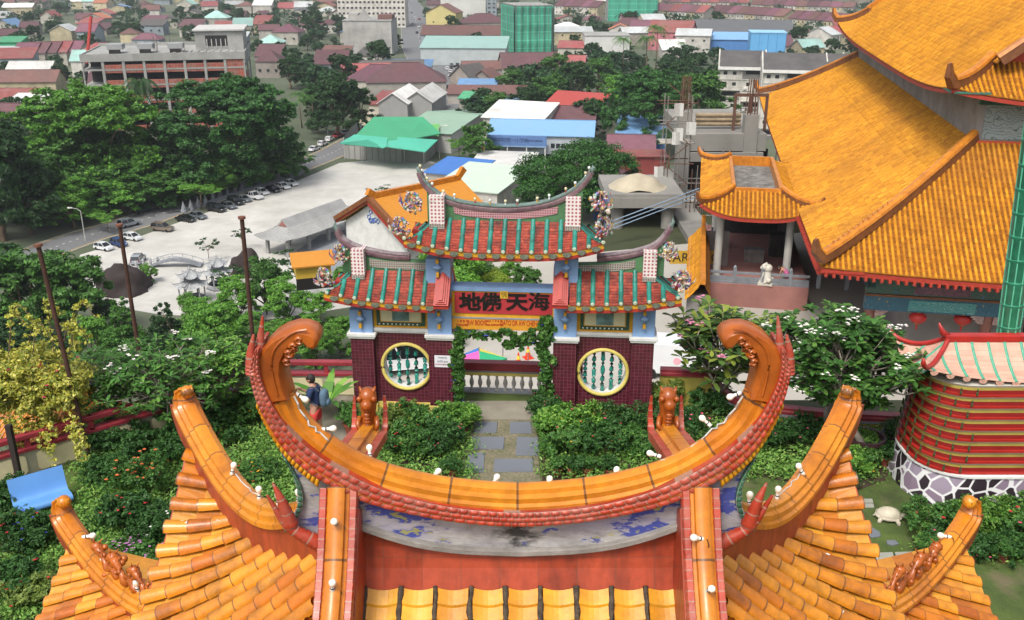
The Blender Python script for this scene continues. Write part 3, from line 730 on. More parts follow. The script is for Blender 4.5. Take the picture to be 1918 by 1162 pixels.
# --- descending ridges towards the camera, flanked by scale borders
for m in(0,1):
 f=mir if m else(lambda p:p)
 xr=-1.012
 z0=ony(632,915,4.86).z;z1=ony(625,1165,4.42).z
 pth=[f(Vector((xr,lerp(4.88,4.42,t),lerp(z0,z1,t)-.05*math.sin(math.pi*min(t,1)))))for t in[i/10 for i in range(14)]]
 DP.append(pth);pr=[(.066,-.1),(.068,-.01),(.046,.0),(.042,.03),(.02,.045),(-.02,.045),(-.042,.03),(-.046,0),(-.068,-.01),(-.066,-.1)]
 o=MB().sweep(pth,pr,side=(-1,0,0),uvs=2.4).build('descending_ridge',RIDGE,roof,35)
 for sd in(-1,1):
  q=[p+Vector((sd*.088,0,-.01))for p in pth];q=interp(q,40)
  MB().sweep(q,[(.025,-.06),(.025,-.0),(.018,.014),(-.018,.014),(-.025,0),(-.025,-.06)],side=(-1,0,0),sc=[1.0 if k%2 else .88 for k in range(41)],uvs=1/.058).build('scale_border',REDT,o,50)
  w=[p+Vector((sd*.108,.02,-.16))for p in pth]
  MB().sweep(w,[(.01,-.3),(.01,.06),(-.01,.06),(-.01,-.3)],side=(-1,0,0),uvs=3).build('ridge_flank',TERRA,o)
 z0,z1=ony(692,872,5.6).z,ony(695,806,6.55).z
 xf=-1.1
 pth=[f(Vector((xf,lerp(5.3,6.6,t),lerp(z0+.12,z1,t))))for t in[i/8 for i in range(9)]]
 o=MB().sweep(pth,[(.085,-.12),(.085,-.02),(.05,.0),(.045,.03),(-.045,.03),(-.05,0),(-.085,-.02),(-.085,-.12)],side=(1,0,0),uvs=2.4).build('descending_ridge',RIDGE,roof,35)
 for sd in(-1,1):
  q=interp([p+Vector((sd*.115,0,-.02))for p in pth]+[pth[-1]+Vector((sd*.12,.06,.08)),pth[-1]+Vector((sd*.115,.09,.22))],40)
  MB().sweep(q,[(.03,-.07),(.03,0),(-.03,0),(-.03,-.07)],side=(1,0,0),sc=[(1.0 if k%2 else .86)*(1 if k<30 else 1-(k-30)*.07)for k in range(41)],uvs=1/.06).build('scale_border',REDT,o,50)
 e=pth[-1];b=MB()
 b.lathe([(.075,-.1),(.085,-.02),(.07,.07),(.062,.12),(.07,.17),(.078,.22),(.075,.27),(.055,.31),(.0,.325)],14,(e.x,e.y+.02,e.z),sx=.9)
 b.ball((e.x,e.y-.07,e.z+.22),.045,10);b.ball((e.x,e.y-.06,e.z+.17),.03,8)
 for sd in(-1,1):
  b.ball((e.x+sd*.055,e.y-.045,e.z+.26),.022,8);b.ball((e.x+sd*.05,e.y-.055,e.z+.02),.032,8,sz=.7)
  b.tube([(e.x+sd*.06,e.y-.02,e.z+.1),(e.x+sd*.075,e.y-.06,e.z+.05),(e.x+sd*.05,e.y-.08,e.z+.0)],[.022,.02,.018],7)
  b.tube([(e.x+sd*.04,e.y,e.z+.29),(e.x+sd*.06,e.y+.03,e.z+.33)],[.02,.008],6)
 for k in range(5):b.ball((e.x,e.y-.06-.004*k,e.z+.02+.03*k),.02,7,sx=1.4)
 b.build('beast_finial',HORN,o,True)
# --- north slope behind the ridge (seen from a step aside only) and south slope below
MB().grid(lambda s,t:Vector((PXC+lerp(-1.2,1.2,s)*(1+.95*t),Y0+.06+2.3*t,8.2-1.75*t+.35*t*t*abs(2*s-1)**3)),20,10,(14,10)).build('rear_slope',ORP,roof)
# --- lower tier
A2,B2,G2,GB2,ZT2,ZE2,LF2=4.5,3.24,2.5,1.2,6.5,5.3,.72
for side,m in(('W',0),('E',1)):
 tb,pn=[],MB()
 roof_side(tb,pn,side,A2,B2,G2,GB2,ZT2,ZE2,LF2,.2,.06,.24,PXC,Y0,step=.012,pdip=.015,n=7,seed=9+m,conc=.3)
 for t_ in tb:t_.build('tube_row',ORT,roof,40)
 pn.build('pan_tiles',ORP,roof)
tb,pn=MB(),MB();roof_side(None,pn,'N',A2,B2,G2,GB2,ZT2,ZE2,LF2,.2,.06,.24,PXC,Y0,step=.012,conc=.3);pn.build('pan_tiles',ORP,roof)
def little_dragon(mb,base,d,s,seed):
 r=random.Random(seed);base=Vector(base);d=Vector(d)
 body=interp([base,base+d*.12*s+Vector((0,0,.08*s)),base+d*.25*s+Vector((0,0,.02*s)),base+d*.36*s+Vector((0,0,.14*s)),base+d*.46*s+Vector((0,0,.20*s))],16)
 mb.tube(body,[(.035+.012*math.sin(k))*s for k in range(17)],8)
 for k in range(2,16):
  mb.tube([body[k],body[k]+Vector((r.uniform(-.03,.03),r.uniform(-.03,.03),.07))*s],[.014*s,.003*s],5)
 for _ in range(10):
  p=body[r.randrange(17)]+Vector((r.uniform(-.06,.06),r.uniform(-.06,.06),r.uniform(-.05,.05)))*s;mb.ball(p,r.uniform(.02,.035)*s,7)
 hd=body[-1];mb.ball(hd,.05*s,9,sx=1.2);mb.ball(hd+d*.05*s+Vector((0,0,-.01)),.03*s,8)
 for sg in(-1,1):mb.tube([hd+Vector((sg*.02,0,.03))*s,hd+Vector((sg*.04,.02,.09))*s-d*.04*s],[.012*s,.003*s],5)
for sx in(-1,1):
 pth=[Vector(p)for p in hip_path(A2,B2,G2,GB2,ZT2,ZE2,LF2,sx,1,14,.3,PXC,Y0,.22)]
 for k,p in enumerate(pth):p.z+=.02-.1*math.sin(math.pi*k/14)
 HPT.append([Vector(p)for p in pth]);h=hip_ridge(pth,roof,.09,.24,.85)
 mb=MB();d=(pth[10]-pth[4]).normalized()
 little_dragon(mb,pth[6]+Vector((0,0,.08)),d,1.05,1);little_dragon(mb,pth[8]+Vector((0,0,.08)),d,1.0,2);little_dragon(mb,pth[4]+Vector((0,0,.07)),d,.9,5)
 mb.build('dragon_figures',HORN,h,True)
 for k in(2,3):
  MB().lathe([(.05,0),(.058,.02),(.058,.1),(.04,.13),(0,.14)],12,pth[k]+Vector((0,0,.06))).build('tile_stub',ORT,h,True)
MB().box(-2.4,2.5,3.0,7.1,2.6,6.7).box(-3.6,3.7,2.2,7.4,0,5.4).build('pavilion_wall',M('pavilion_wall','a03a24',.7,.2,2),roof)
# --- lamps fixed along the ridges
def make_bulb():
 t=thing('light_bulb','x','light bulb',group='white bulbs wired along the pavilion roof ridges')
 s_=MB().lathe([(.016,0),(.017,.03),(.014,.034),(.014,.055)],12).build('socket',SOCK,t,40);MB().lathe([(.0155,.03),(.0185,.034),(.0155,.04)],12).build('band',BLK,s_,40)
 MB().lathe([(.012,.052),(.013,.06),(.022,.075),(.027,.092),(.025,.108),(.014,.12),(0,.123)],14).build('bulb',BULBG,t,True)
 MB().tube([(.0,.0,.004),(.03,.012,-.004),(.055,-.01,-.01),(.06,-.03,-.012)],.0035,5).build('wire',BLK,t)
 return t
bulb0=make_bulb()
from mathutils import Quaternion
BL=[]
def add_bulb(p,d,label,s=1.0):
 global bulb0
 o=bulb0 if not BL else dup(bulb0)
 o.location=p;o.rotation_mode='XYZ';o.rotation_euler=Vector(d).to_track_quat('Z','Y').to_euler();o.scale=(s,s,s);o['label']=label;BL.append(o)
for i,(u,v,y,d)in enumerate([(553,737,5.0,(.5,-.1,-.3)),(602,805,5.0,(.9,.2,0)),(693,860,5.05,(-.05,.3,.7)),(806,898,5.05,(.4,.3,.3)),(920,912,5.05,(.35,.3,.5)),(1024,918,5.0,(.1,.2,.3)),(1148,900,5.05,(.25,.3,.6)),(1238,856,5.05,(-.7,.2,.15)),(1331,798,5.05,(-.4,.1,.35)),(1388,736,5.0,(-.6,-.1,-.2))]):
 add_bulb(ony(u,v,y),d,'white bulb on the orange crest, %s from the left along the crescent ridge'%ORD[i],.72)
for i,(px,k,d)in enumerate([(DP[0],3,(0,-.6,.6)),(DP[0],8,(.1,-.3,.9)),(DP[1],4,(-.7,-.3,.3)),(DP[1],8,(.1,-.5,.5))]):
 add_bulb(px[k]+Vector((0,0,.05)),d,'white bulb on the %s orange ridge running down to the viewer, %s one'%(('left','left','right','right')[i],('upper','lower')[i%2]),.8)
for m,sd_ in enumerate(('left','right')):
 for i,k in enumerate(((9,6,4,2),(9,6,3))[m]):add_bulb(HPT[m][k]+Vector((0,0,.085)),((.3 if m==0 else-.6)if i==0 else .05,0,1),'white bulb on the upper %s hip ridge, %s from its curled tip'%(sd_,ORD[i]),.95)
 for i,k in enumerate(((12,10,6,4,2),(12,10,4,2))[m]):add_bulb(HPT[m+2][k]+Vector((0,0,.085)),(((.8 if m==0 else-.7),0,.15)if i<2 else(0,0,1)),'white bulb on the lower %s hip ridge, %s from its tip'%(sd_,ORD[i]),1.1)
def cable(P,label,sag=.05):
 pts=[]
 for a,b in zip(P[:-1],P[1:]):
  for j in range(8):t=j/8;pts.append(Vector(a).lerp(Vector(b),t)-Vector((0,0,sag*math.sin(math.pi*t)))+Vector((.01*math.sin(j*2.3),.008*math.cos(j*3.1),0)))
 pts.append(Vector(P[-1]));tag(MB().tube(pts,.0055,5).build('lamp_cable',M('cable_grey','b4b2ac',.6,.1,10)),label,'cable')
cable([o.location+Vector((0,-.045,.0))for o in BL[:10]],'pale cable looping between the bulbs of the crescent ridge',.035)
cable([o.location+Vector((.03,0,.0))for o in BL[14:18]],'pale cable between the bulbs of the upper left hip',.02)
cable([o.location+Vector((-.03,0,.0))for o in BL if 'upper right hip' in o['label']],'pale cable between the bulbs of the upper right hip',.02)
# ================================================================== the memorial gate
GO=onz(943,768,0);GY=-math.radians(4.4)
gx=Vector((math.cos(GY),math.sin(GY),0));gy=Vector((-math.sin(GY),math.cos(GY),0))
gate=thing('memorial_gate','three-bay painted gate with red and green tiled roofs and maroon tiled piers','gate',GO,GY)
def G(u,v,yl=0):
 d=ray(u,v);o=Vector((0,0,H))-(GO+gy*yl);t=-(o.dot(gy))/d.dot(gy);p=o+d*t
 return(p.dot(gx),p.z)
MARO=TILE('maroon_tile',['4c1826','561c2c','441420','5a2030'],.3,.25,line=.5,linec=(.35,.2,.22),mort=.03,bscale=4)
def tilebox(mb,x0,x1,y0,y1,z0,z1,s=.095):
 for(a,b,c,d,nu,nv)in(((x0,y0,z0),(x1,y0,z0),(x1,y0,z1),(x0,y0,z1),(x1-x0),(z1-z0)),((x0,y1,z0),(x0,y0,z0),(x0,y0,z1),(x0,y1,z1),(y1-y0),(z1-z0)),((x1,y0,z0),(x1,y1,z0),(x1,y1,z1),(x1,y0,z1),(y1-y0),(z1-z0)),((x1,y1,z0),(x0,y1,z0),(x0,y1,z1),(x1,y1,z1),(x1-x0),(z1-z0))):
  mb.face([a,b,c,d],((0,0),(nu/s,0),(nu/s,nv/s),(0,nv/s)))
 mb.face([(x0,y0,z1),(x1,y0,z1),(x1,y1,z1),(x0,y1,z1)],((0,0),(1,0),(1,1),(0,1)))
BLUEP=M('blue_paint','7f9fc8',.6,.08,3,dirt='5c6c84',damt=.4);WHITEP=M('white_paint','d4d4d0',.6,.06,4,dirt='8f8c84',damt=.35);YELP=M('yellow_paint','cdbb62',.6,.08,4,dirt='8a8048',damt=.4)
GRNP=M('green_paint','4f7a52',.6,.12,6,dirt='28382a',damt=.4);PINKD=None
ORNY=M('ochre_yellow','d09a22',.55,.1,6,dirt='7c5a20',damt=.4);REDP=M('red_paint','a4342a',.5,.12,6,dirt='5c2418',damt=.4);CREAMP=M('cream_paint','d0c6a0',.65,.07,3,dirt='9a8f70',damt=.35)
MAROONP=M('maroon_paint','8c3038',.45,.12,5,dirt='5a2028',damt=.4);TEAL=M('teal_glaze','2f8f80',.22,.18,10,.1,dirt='24463c',dscale=5,damt=.6,coat=.4)
TEALT=TILE('teal_tube',['24786c','2c8474','1c6a5e','328c7c'],.32,.15,dirt='1c3028',damt=.6,dscale=5)
REDS=TILE('red_pan',['983c2a','863224','a04632','782a1e','90382a'],.65,.0,dirt='2a1a14',damt=.9,dscale=3,bmp=.3)
def dots(name,base,dot,sc=22):
 m,nt,N,L,P=newmat(name);uv=N.new('ShaderNodeTexCoord').outputs['UV']
 v=N.new('ShaderNodeTexVoronoi');v.inputs['Scale'].default_value=sc;v.inputs['Randomness'].default_value=.0;L.new(uv,v.inputs['Vector'])
 c=ramp(N,L,v.outputs['Distance'],[(.26,lc(dot)),(.34,lc(base))]);c=mixc(N,L,ramp(N,L,noise(N,L,uv,3,5),[(.55,(0,0,0)),(.75,(.6,.6,.6))]),c,lc('6a5c54'))
 L.new(c,P.inputs['Base Color']);P.inputs['Roughness'].default_value=.5;MATS[name]=m;return m
PINKD=dots('pink_fretwork','b88c90','6c3c44',17);WHD=dots('white_flower_tile','d8d0cc','a05058',11);GREYD=dots('grey_fretwork','9c9890','5c4438',17)
CHAR=M('black_lacquer','161010',.5,.2,10);COLMIX=TILE('porcelain_figures',['d4d0c4','a83428','2c8c78','c0a048','d0ccc4','4a5498','b85030','dcd8d0','3c7c50'],.4,.1)
pz=GO.z
tops={'z_cap':G(700,634)[1]}
def pier(u0,u1,vcap=634,d=.34):
 x0,x1=G(u0,700)[0],G(u1,700)[0];zc=G((u0+u1)/2,vcap,-d)[1]
 return x0,x1,zc
def piers():
 info=[]
 for(u0,u1,vc,vb,vt,ctr)in((667,708,634,756,590,0),(808,851,637,758,495,1),(1036,1078,642,763,495,1),(1180,1220,642,772,590,0)):
  x0,x1,zc=pier(u0,u1,vc);d=.34
  mb=MB();tilebox(mb,x0,x1,-d,d,.22,zc);p=mb.build('pier',MARO,gate)
  MB().box(x0-.03,x1+.03,-d-.03,d+.03,0,.22).build('plinth',YELP,p,bevel=.01)
  c=MB();c.box(x0-.05,x1+.05,-d-.05,d+.05,zc,zc+.06).box(x0-.08,x1+.08,-d-.08,d+.08,zc+.06,zc+.15);c.build('capital',WHITEP,p,bevel=.01)
  zt=G((u0+u1)/2,vt,-d)[1]+.12
  MB().box(x0,x1,-d+.02,d-.02,zc+.15,zt).build('upper_pier',BLUEP,p)
  info.append((x0,x1,zc,zt))
  xc=(x0+x1)/2;zb=G(xc,600)[1]if False else zt-.15
  for(zz)in((zt-.22,)if not ctr else(zt-.2,G((u0+u1)/2,598,-d)[1])):
   b=MB();b.lathe([(.0,-.14),(.04,-.13),(.05,-.06),(.11,-.03),(.12,.02),(.05,.05),(.05,.12),(0,.13)],12,(xc,-d-.03,zz),sy=.7);b.build('lotus_bracket',BLUEP,p,True)
   MB().box(xc-.035,xc+.035,-d-.10,-d,zz-.24,zz-.12).build('bracket_tassel',ORNY,p);MB().box(xc-.035,xc+.035,-d-.12,-d-.0,zz+.12,zz+.22).build('bracket_block',ORNY,p)
 return info
PI=piers()
def hole_panel(mb,x0,x1,z0,z1,cx,cz,r,y0,y1,n=40,s=.095):
 inn,out=[],[]
 for k in range(n):
  a=2*math.pi*k/n+math.pi/4;c,q=math.cos(a),math.sin(a);inn.append((cx+r*c,cz+r*q))
  tx=((x1-cx)/c if c>1e-6 else(x0-cx)/c if c<-1e-6 else 1e9);tz=((z1-cz)/q if q>1e-6 else(z0-cz)/q if q<-1e-6 else 1e9);t=min(tx,tz);out.append((cx+t*c,cz+t*q))
 for cxn,czn in((x0,z0),(x0,z1),(x1,z0),(x1,z1)):
  k=min(range(n),key=lambda i:(out[i][0]-cxn)**2+(out[i][1]-czn)**2);out[k]=(cxn,czn)
 for k in range(n):
  k2=(k+1)%n
  for y,fl in((y0,1),(y1,0)):
   q=[out[k],out[k2],inn[k2],inn[k]];q=q if fl else q[::-1]
   mb.face([(a,y,b)for a,b in q],tuple((a/s,b/s)for a,b in q))
  mb.face([(inn[k][0],y0,inn[k][1]),(inn[k2][0],y0,inn[k2][1]),(inn[k2][0],y1,inn[k2][1]),(inn[k][0],y1,inn[k][1])])
for(i,j,cu,cv,ru)in((0,1,762,686,45),(2,3,1129,697,46)):
 x0,x1=PI[i][1],PI[j][0];zc=min(PI[i][2],PI[j][2])-.0;cx,cz=G(cu,cv,-.15);r=abs(G(cu+ru,cv,-.15)[0]-G(cu-ru,cv,-.15)[0])/2
 mb=MB();hole_panel(mb,x0,x1,.22,zc+.12,cx,cz,r-.04,-.16,.16);w=mb.build('wall_panel',MARO,gate)
 c=MB();c.box(x0,x1,-.20,.20,zc+.12,zc+.18).box(x0,x1,-.24,.24,zc+.18,zc+.26);c.build('moulding',WHITEP,w)
 MB().box(x0,x1,-.22,.22,0,.22).build('plinth',YELP,w)
 wn2=MB();pr=[(-.045,-.04),(.045,-.04),(.045,.03),(.0,.05),(-.045,.03)]
 ringp=[Vector((cx+(r)*math.cos(a),-.18,cz+(r)*math.sin(a)))for a in[2*math.pi*k/48 for k in range(49)]]
 wn2.tube(ringp,.05,8,caps=False);rg=wn2.build('round_window',YELP,gate,True)
 q=MB();n=40
 for k in range(n):
  a,b=2*math.pi*k/n,2*math.pi*(k+1)/n
  for rr_,y_a,y_b in(((r-.045),-.165,.165),):
   q.face([(cx+rr_*math.cos(a),y_a,cz+rr_*math.sin(a)),(cx+rr_*math.cos(b),y_a,cz+rr_*math.sin(b)),(cx+rr_*math.cos(b),y_b,cz+rr_*math.sin(b)),(cx+rr_*math.cos(a),y_b,cz+rr_*math.sin(a))])
 q.build('reveal',WHITEP,rg,True)
 for k in range(5):
  bx=cx+(k-2)*r*.36;hh=math.sqrt(max(0.01,(r-.05)**2-(bx-cx)**2));rr_=random.Random(k);pts=[];sc_=[]
  m=12
  for e in range(m+1):pts.append((bx+rr_.uniform(-.006,.006),-.02,cz-hh+2*hh*e/m));sc_.append(.05*(1.22 if e%3==0 else 1))
  MB().tube(pts,sc_,8).build('bamboo_bar',TEAL,rg,True)
for(i,j,ua,ub,va,vb)in((0,1,708,808,586,620),(2,3,1078,1180,590,626)):
 x0,x1=PI[i][1],PI[j][0];z1=min(PI[i][3],PI[j][3])-.05;z0=min(PI[i][2],PI[j][2])+.26
 p=MB().box(x0,x1,-.18,.18,z0,z1+.2).build('painted_panel',ORNY,gate)
 m1=MB()
 zb0,zb1=z0+.07,z0+.15
 m1.box(x0+.09,x1-.09,-.215,-.18,zb0,zb1).box(x0+.09,x0+.17,-.215,-.18,zb1,z1+.1).box(x1-.17,x1-.09,-.215,-.18,zb1,z1+.1);m1.build('panel_border',M('dark_green_border','2c4a3a',.5,.4,30),p)
 dd=MB()
 for k in range(int((x1-x0-.25)/.11)):dd.lathe([(.022,0),(.022,.008),(0,.012)],8,T=Matrix.Translation((x0+.16+k*.11,-.215,(zb0+zb1)/2))@Matrix.Rotation(math.pi/2,4,'X'))
 dd.build('border_dots',WHITEP,p)
 m2=MB();m2.box(x0+.2,x1-.2,-.20,-.18,z0+.18,z1+.12);m2.build('picture_field',CREAMP,p)
 xm=(x0+x1)/2;MB().box(xm-.22,xm+.22,-.212,-.2,z0+.2,z1+.1).build('landscape_picture',M('landscape_picture','6f8c8c',.6,.5,6,dirt='4c5c48',damt=.7,dscale=5),p)
x0,x1=PI[1][1],PI[2][0]
zt,zb=G(943,537,0)[1],G(943,546,-.1)[1]
MB().box(x0,x1,-.22,.22,G(943,547,-.22)[1],G(943,536,-.05)[1]).build('blue_beam',BLUEP,gate)
bz1,bz0=G(943,547,-.24)[1],G(943,597,-.24)[1]
bd=MB().box(x0,x1,-.18,.10,bz0-.0,bz1-.002).build('name_board',ORNY,gate)
rz0,rz1=G(943,590,-.24)[1],G(943,551,-.24)[1]
MB().box(x0+.08,x1-.04,-.20,-.18,rz0,rz1).build('red_field',M('board_red','a83238',.5,.06,3),bd)
lz0,lz1=G(943,619,-.24)[1],G(943,599,-.24)[1]
MB().box(x0,x1,-.24,.12,lz1,bz0+.0).build('grey_ledge',M('grey_ledge','7c8488',.7,.1,5),bd)
lb=MB().box(x0-.02,x1+.02,-.23,.14,lz0,lz1-.003).build('lower_board',M('board_ochre','d8962a',.55,.08,4,dirt='8c6420',damt=.35),gate)
def text(s,size,x,z,y,mat,parent,name='lettering',extrude=.012,bold=0,sx=1.0,align='CENTER',rot=(math.pi/2,0,0)):
 cu=bpy.data.curves.new(name,'FONT');cu.body=s;cu.size=size;cu.extrude=extrude;cu.offset=bold;cu.align_x=align;cu.align_y='CENTER';cu.resolution_u=3
 o=bpy.data.objects.new(name,cu);COL.objects.link(o);bpy.context.view_layer.update()
 me=bpy.data.meshes.new_from_object(o.evaluated_get(bpy.context.evaluated_depsgraph_get()));bpy.data.objects.remove(o)
 me.materials.clear();me.materials.append(mat);o=bpy.data.objects.new(name,me);COL.objects.link(o);o.parent=parent
 o.location=(x,y,z);o.rotation_euler=rot;o.scale=(sx,1,1);return o
for ch,u in(('地',880),('佛',919),('天',968),('海',1009)):
 gx_,gz_=G(u,569,-.24);[text(ch,.50,gx_+dx_,gz_+dz_,-.205-.001*j_,CHAR,bd,'brush_character',.012,.017 if ch!='海' else 0,1.12)for j_,(dx_,dz_)in enumerate(((0,0),)if ch!='海' else((-.016,0),(.016,0),(0,.014)))]
sxm,szm=G(944,553,-.24)
s_=MB().box(sxm-.1,sxm+.1,-.225,-.20,szm-.1,szm+.1).build('gold_seal',M('gold_seal','c8a23a',.4,.3,30,.4),bd)
text('佛',.17,sxm,szm,-.228,M('seal_line','8a6a1c',.5),s_,'seal_mark',.003)
RTX=M('red_letters','a83418',.6)
for s,u,v,sz,q in(('1 8 8 0',866,602,.10,1),('DONATED',866,609,.07,.9),('AW BOON',893,605.5,.2,.5),('HAW',914,602,.07,.9),('PAR',914,609,.07,.9),('1 9 6 6',931,602,.10,.9),('DONATED',931,609,.07,.9),('DATO DR AW CHENG',974,606.5,.2,.5)):
 gx_,gz_=G(u,v,-.24);text(s,sz,gx_,gz_,-.235,RTX,lb,'lettering',.004,.003,q)
nx,nz=G(829,677,-.34);nt_=MB().cbox((nx,-.345,nz-.165),.42,.012,.33).build('notice_plate',M('notice_white','d8d8dc',.5,.03,5),gate)
text('开放时间',.06,nx,nz+.1,-.356,M('notice_grey','6a6a74',.6),nt_,'lettering',.001);text('6:00 pm',.085,nx,nz,-.356,M('notice_grey','6a6a74'),nt_,'lettering',.001,.001)
text('关闭时间请勿进入',.05,nx,nz-.09,-.356,M('notice_red','a05058',.6),nt_,'lettering',.001)
DRIP=M('drip_grey','6c6f60',.6,.35,25,.4,dirt='3c4434',damt=.5);TEND=M('tube_end','b0b8a0',.5,.2,20)
# ---- roofs of the gate
def gate_roof(cu_x,A,ztop,zeave,ga,B,rt,lift,name,trimL=None,trimR=None,pitch=.345,conc=.2):
 """tiled slopes; trimL/R: x where the roof stops against the centre bay"""
 root=gate;tb,pn=[],MB()
 for sd in 'SN':
  nT=int(A/pitch)+1
  for k in range(-nT,nT+1):
   q=k*pitch
   if(trimL is not None and q<trimL-cu_x)or(trimR is not None and q>trimR-cu_x):continue
 lo=-99 if trimL is None else trimL-cu_x;hi=99 if trimR is None else trimR-cu_x
 sides='SN'+('W' if trimL is None else '')+('E' if trimR is None else '')
 for sd in sides:
  kw=dict(lo=lo,hi=hi)if sd in 'SN' else{}
  roof_side(tb,None,sd,A,B,ga,rt,ztop,zeave,lift,pitch if sd in 'SN' else .22,.062 if sd in 'SN' else .05,.3,cu_x,0,conc=conc,n=7,seed=3,pw=3,**kw)
  roof_side(None,pn,sd,A,B,ga,rt,ztop,zeave,lift,pitch/3 if sd in 'SN' else .11,.05,.085,cu_x,0,conc=conc,step=.009,pdip=.008,seed=4,pw=3,**kw)
 for t_ in tb:t_.v and t_.build('tube_row',TEALT,root,40)
 p=pn.build('red_pans',REDS,root)
 def e(x,y,dz):
  s=min(1.1,abs(x)/A);return Vector((cu_x+x,y,zeave+lift*s**3+dz))
 xs=[lerp(max(-A,lo),min(A,hi),i/24)for i in range(25)]
 MB().sweep([e(x,-B+.05,-.07)for x in xs],[(-.03,-.06),(.03,-.06),(.03,.05),(-.03,.05)],side=(0,-1,0)).build('yellow_eave_board',ORNY,root)
 MB().sweep([e(x,-B+.08,-.16-.02*0)for x in xs],[(-.05,-.05),(.06,-.05),(.06,.03),(-.05,.03)],side=(0,-1,0)).build('red_eave_board',REDP,root)
 MB().sweep([e(x,-B+.3,-.14)for x in xs],[(-.2,-.04),(.2,-.04),(.2,.04),(-.2,.04)],side=(0,-1,0)).build('soffit',REDP,root)
 MB().sweep([e(x,B-.25,-.1)for x in xs],[(-.25,-.06),(.25,-.06),(.25,.05),(-.25,.05)],side=(0,-1,0)).build('soffit',REDP,root)
 dr=MB();n=int(A/pitch)
 k=-int(A/pitch)
 while k*pitch<A:
  q=k*pitch+pitch/2
  if lo<q<hi and abs(q)<A:
   c=e(q,-B-.01,-.055);dr=MB();dr.prism([(c.x+.11*math.cos(a),c.z+.11*math.sin(a)*(.9 if math.sin(a)<0 else .25))for a in[2*math.pi*i/12 for i in range(12)]],c.y-.015,c.y+.01)
   dr.build('drip_tile',DRIP,root)
  k+=1
 wd=MB();k=-int(A/pitch)
 while k*pitch<=A:
  q=k*pitch
  if lo<q<hi and abs(q)<A:
   c=e(q,-B-.02,.035);MB().lathe([(.05,0),(.04,.012),(0,.015)],10,T=Matrix.Translation(c)@Matrix.Rotation(math.pi/2,4,'X')).build('tube_end',TEND,root)
  k+=1
 return e
CZ=G(930,412,-.05)[1];CE=G(930,474,-.78)[1]
xc=(G(785,400)[0]+G(1112,400)[0])/2
Ac=(G(1135,462,-.78)[0]-G(762,462,-.78)[0])/2
gate_roof(xc,Ac,CZ,CE,(G(1075,412)[0]-G(812,412)[0])/2,.80,.10,.30,'c')
def ridge(path_px,yt,tk,mats,name,hw=.10,sc=None):
 P=[Vector((G(u,v)[0],0,G(u,v)[1]))for u,v in path_px];P=interp(P,40)
 pr=[(hw,-tk*.5),(hw*1.25,-tk*.1),(hw*1.25,tk*.25),(hw*.7,tk*.5),(-hw*.7,tk*.5),(-hw*1.25,tk*.25),(-hw*1.25,-tk*.1),(-hw,-tk*.5)]
 return MB().sweep(P,pr,side=(0,-1,0),sc=sc,uvs=4).build(name,mats,gate,35),P
CREST=M('weathered_grey_green','6c8078',.6,.3,9,.3,dirt='3c4c48',damt=.5);CRESTP=M('weathered_plum','6c5058',.6,.3,9,.3,dirt='9c8c88',damt=.5)
cpx=[(786,322),(792,338),(806,356),(830,373),(870,385),(920,391),(955,392),(1000,388),(1040,378),(1075,360),(1098,338),(1107,322)]
P_,cp=ridge(cpx,0,.14,CRESTP,'swallowtail_ridge');
MB().sweep([p+Vector((0,0,.075))for p in cp],[(.115,-.0),(.115,.035),(-.115,.035),(-.115,0)],side=(0,-1,0),uvs=8).build('porcelain_capping',CREST,P_)
for s_,a,b,c in((-1,(787,324),(783,316),(786,308)),(1,(1106,324),(1112,314),(1109,306))):
 MB().tube([Vector((G(*q)[0],0,G(*q)[1]))for q in(a,b,c)],[.07,.05,.02],8).build('ridge_tip',CREST,P_)
tp=interp([(G(u,v)[0],G(u,v)[1],0)for u,v in[(800,352),(830,376),(870,388),(943,394),(1020,387),(1066,370),(1092,348)]],24);zb_l=CZ-.08
MB().strip2([(p.x,p.y-.03)for p in tp],[(lerp(p.x,xc,.0),max(zb_l-.02,0))for p in tp],-.07,.07).build('ridge_wall',GRNP,gate)
f0=interp([(G(u,v)[0],G(u,v)[1],0)for u,v in[(850,384),(880,391),(943,396),(1005,392),(1046,386)]],16);f1=interp([(G(u,v)[0],G(u,v)[1],0)for u,v in[(852,398),(880,404),(943,409),(1003,406),(1044,399)]],16)
MB().strip2([(p.x,p.y)for p in f0],[(p.x,p.y)for p in f1],-.09,-.07).build('pink_panel',PINKD,gate)
def pillar(u,v0,v1,w=.42,mat=WHD,y0=-.30,y1=.12):
 x,z1=G(u,v0,-.3);z0=G(u,v1,y0)[1];p=MB().box(x-w/2,x+w/2,y0,y1,z0,z1).build('ridge_pillar',mat,gate)
 MB().box(x-w/2,x+w/2,y0-.02,y1,z0-.12,z0).build('pillar_foot',GREYD,p);return p
pillar(817,368,420,.37);pillar(1074,372,424,.37)
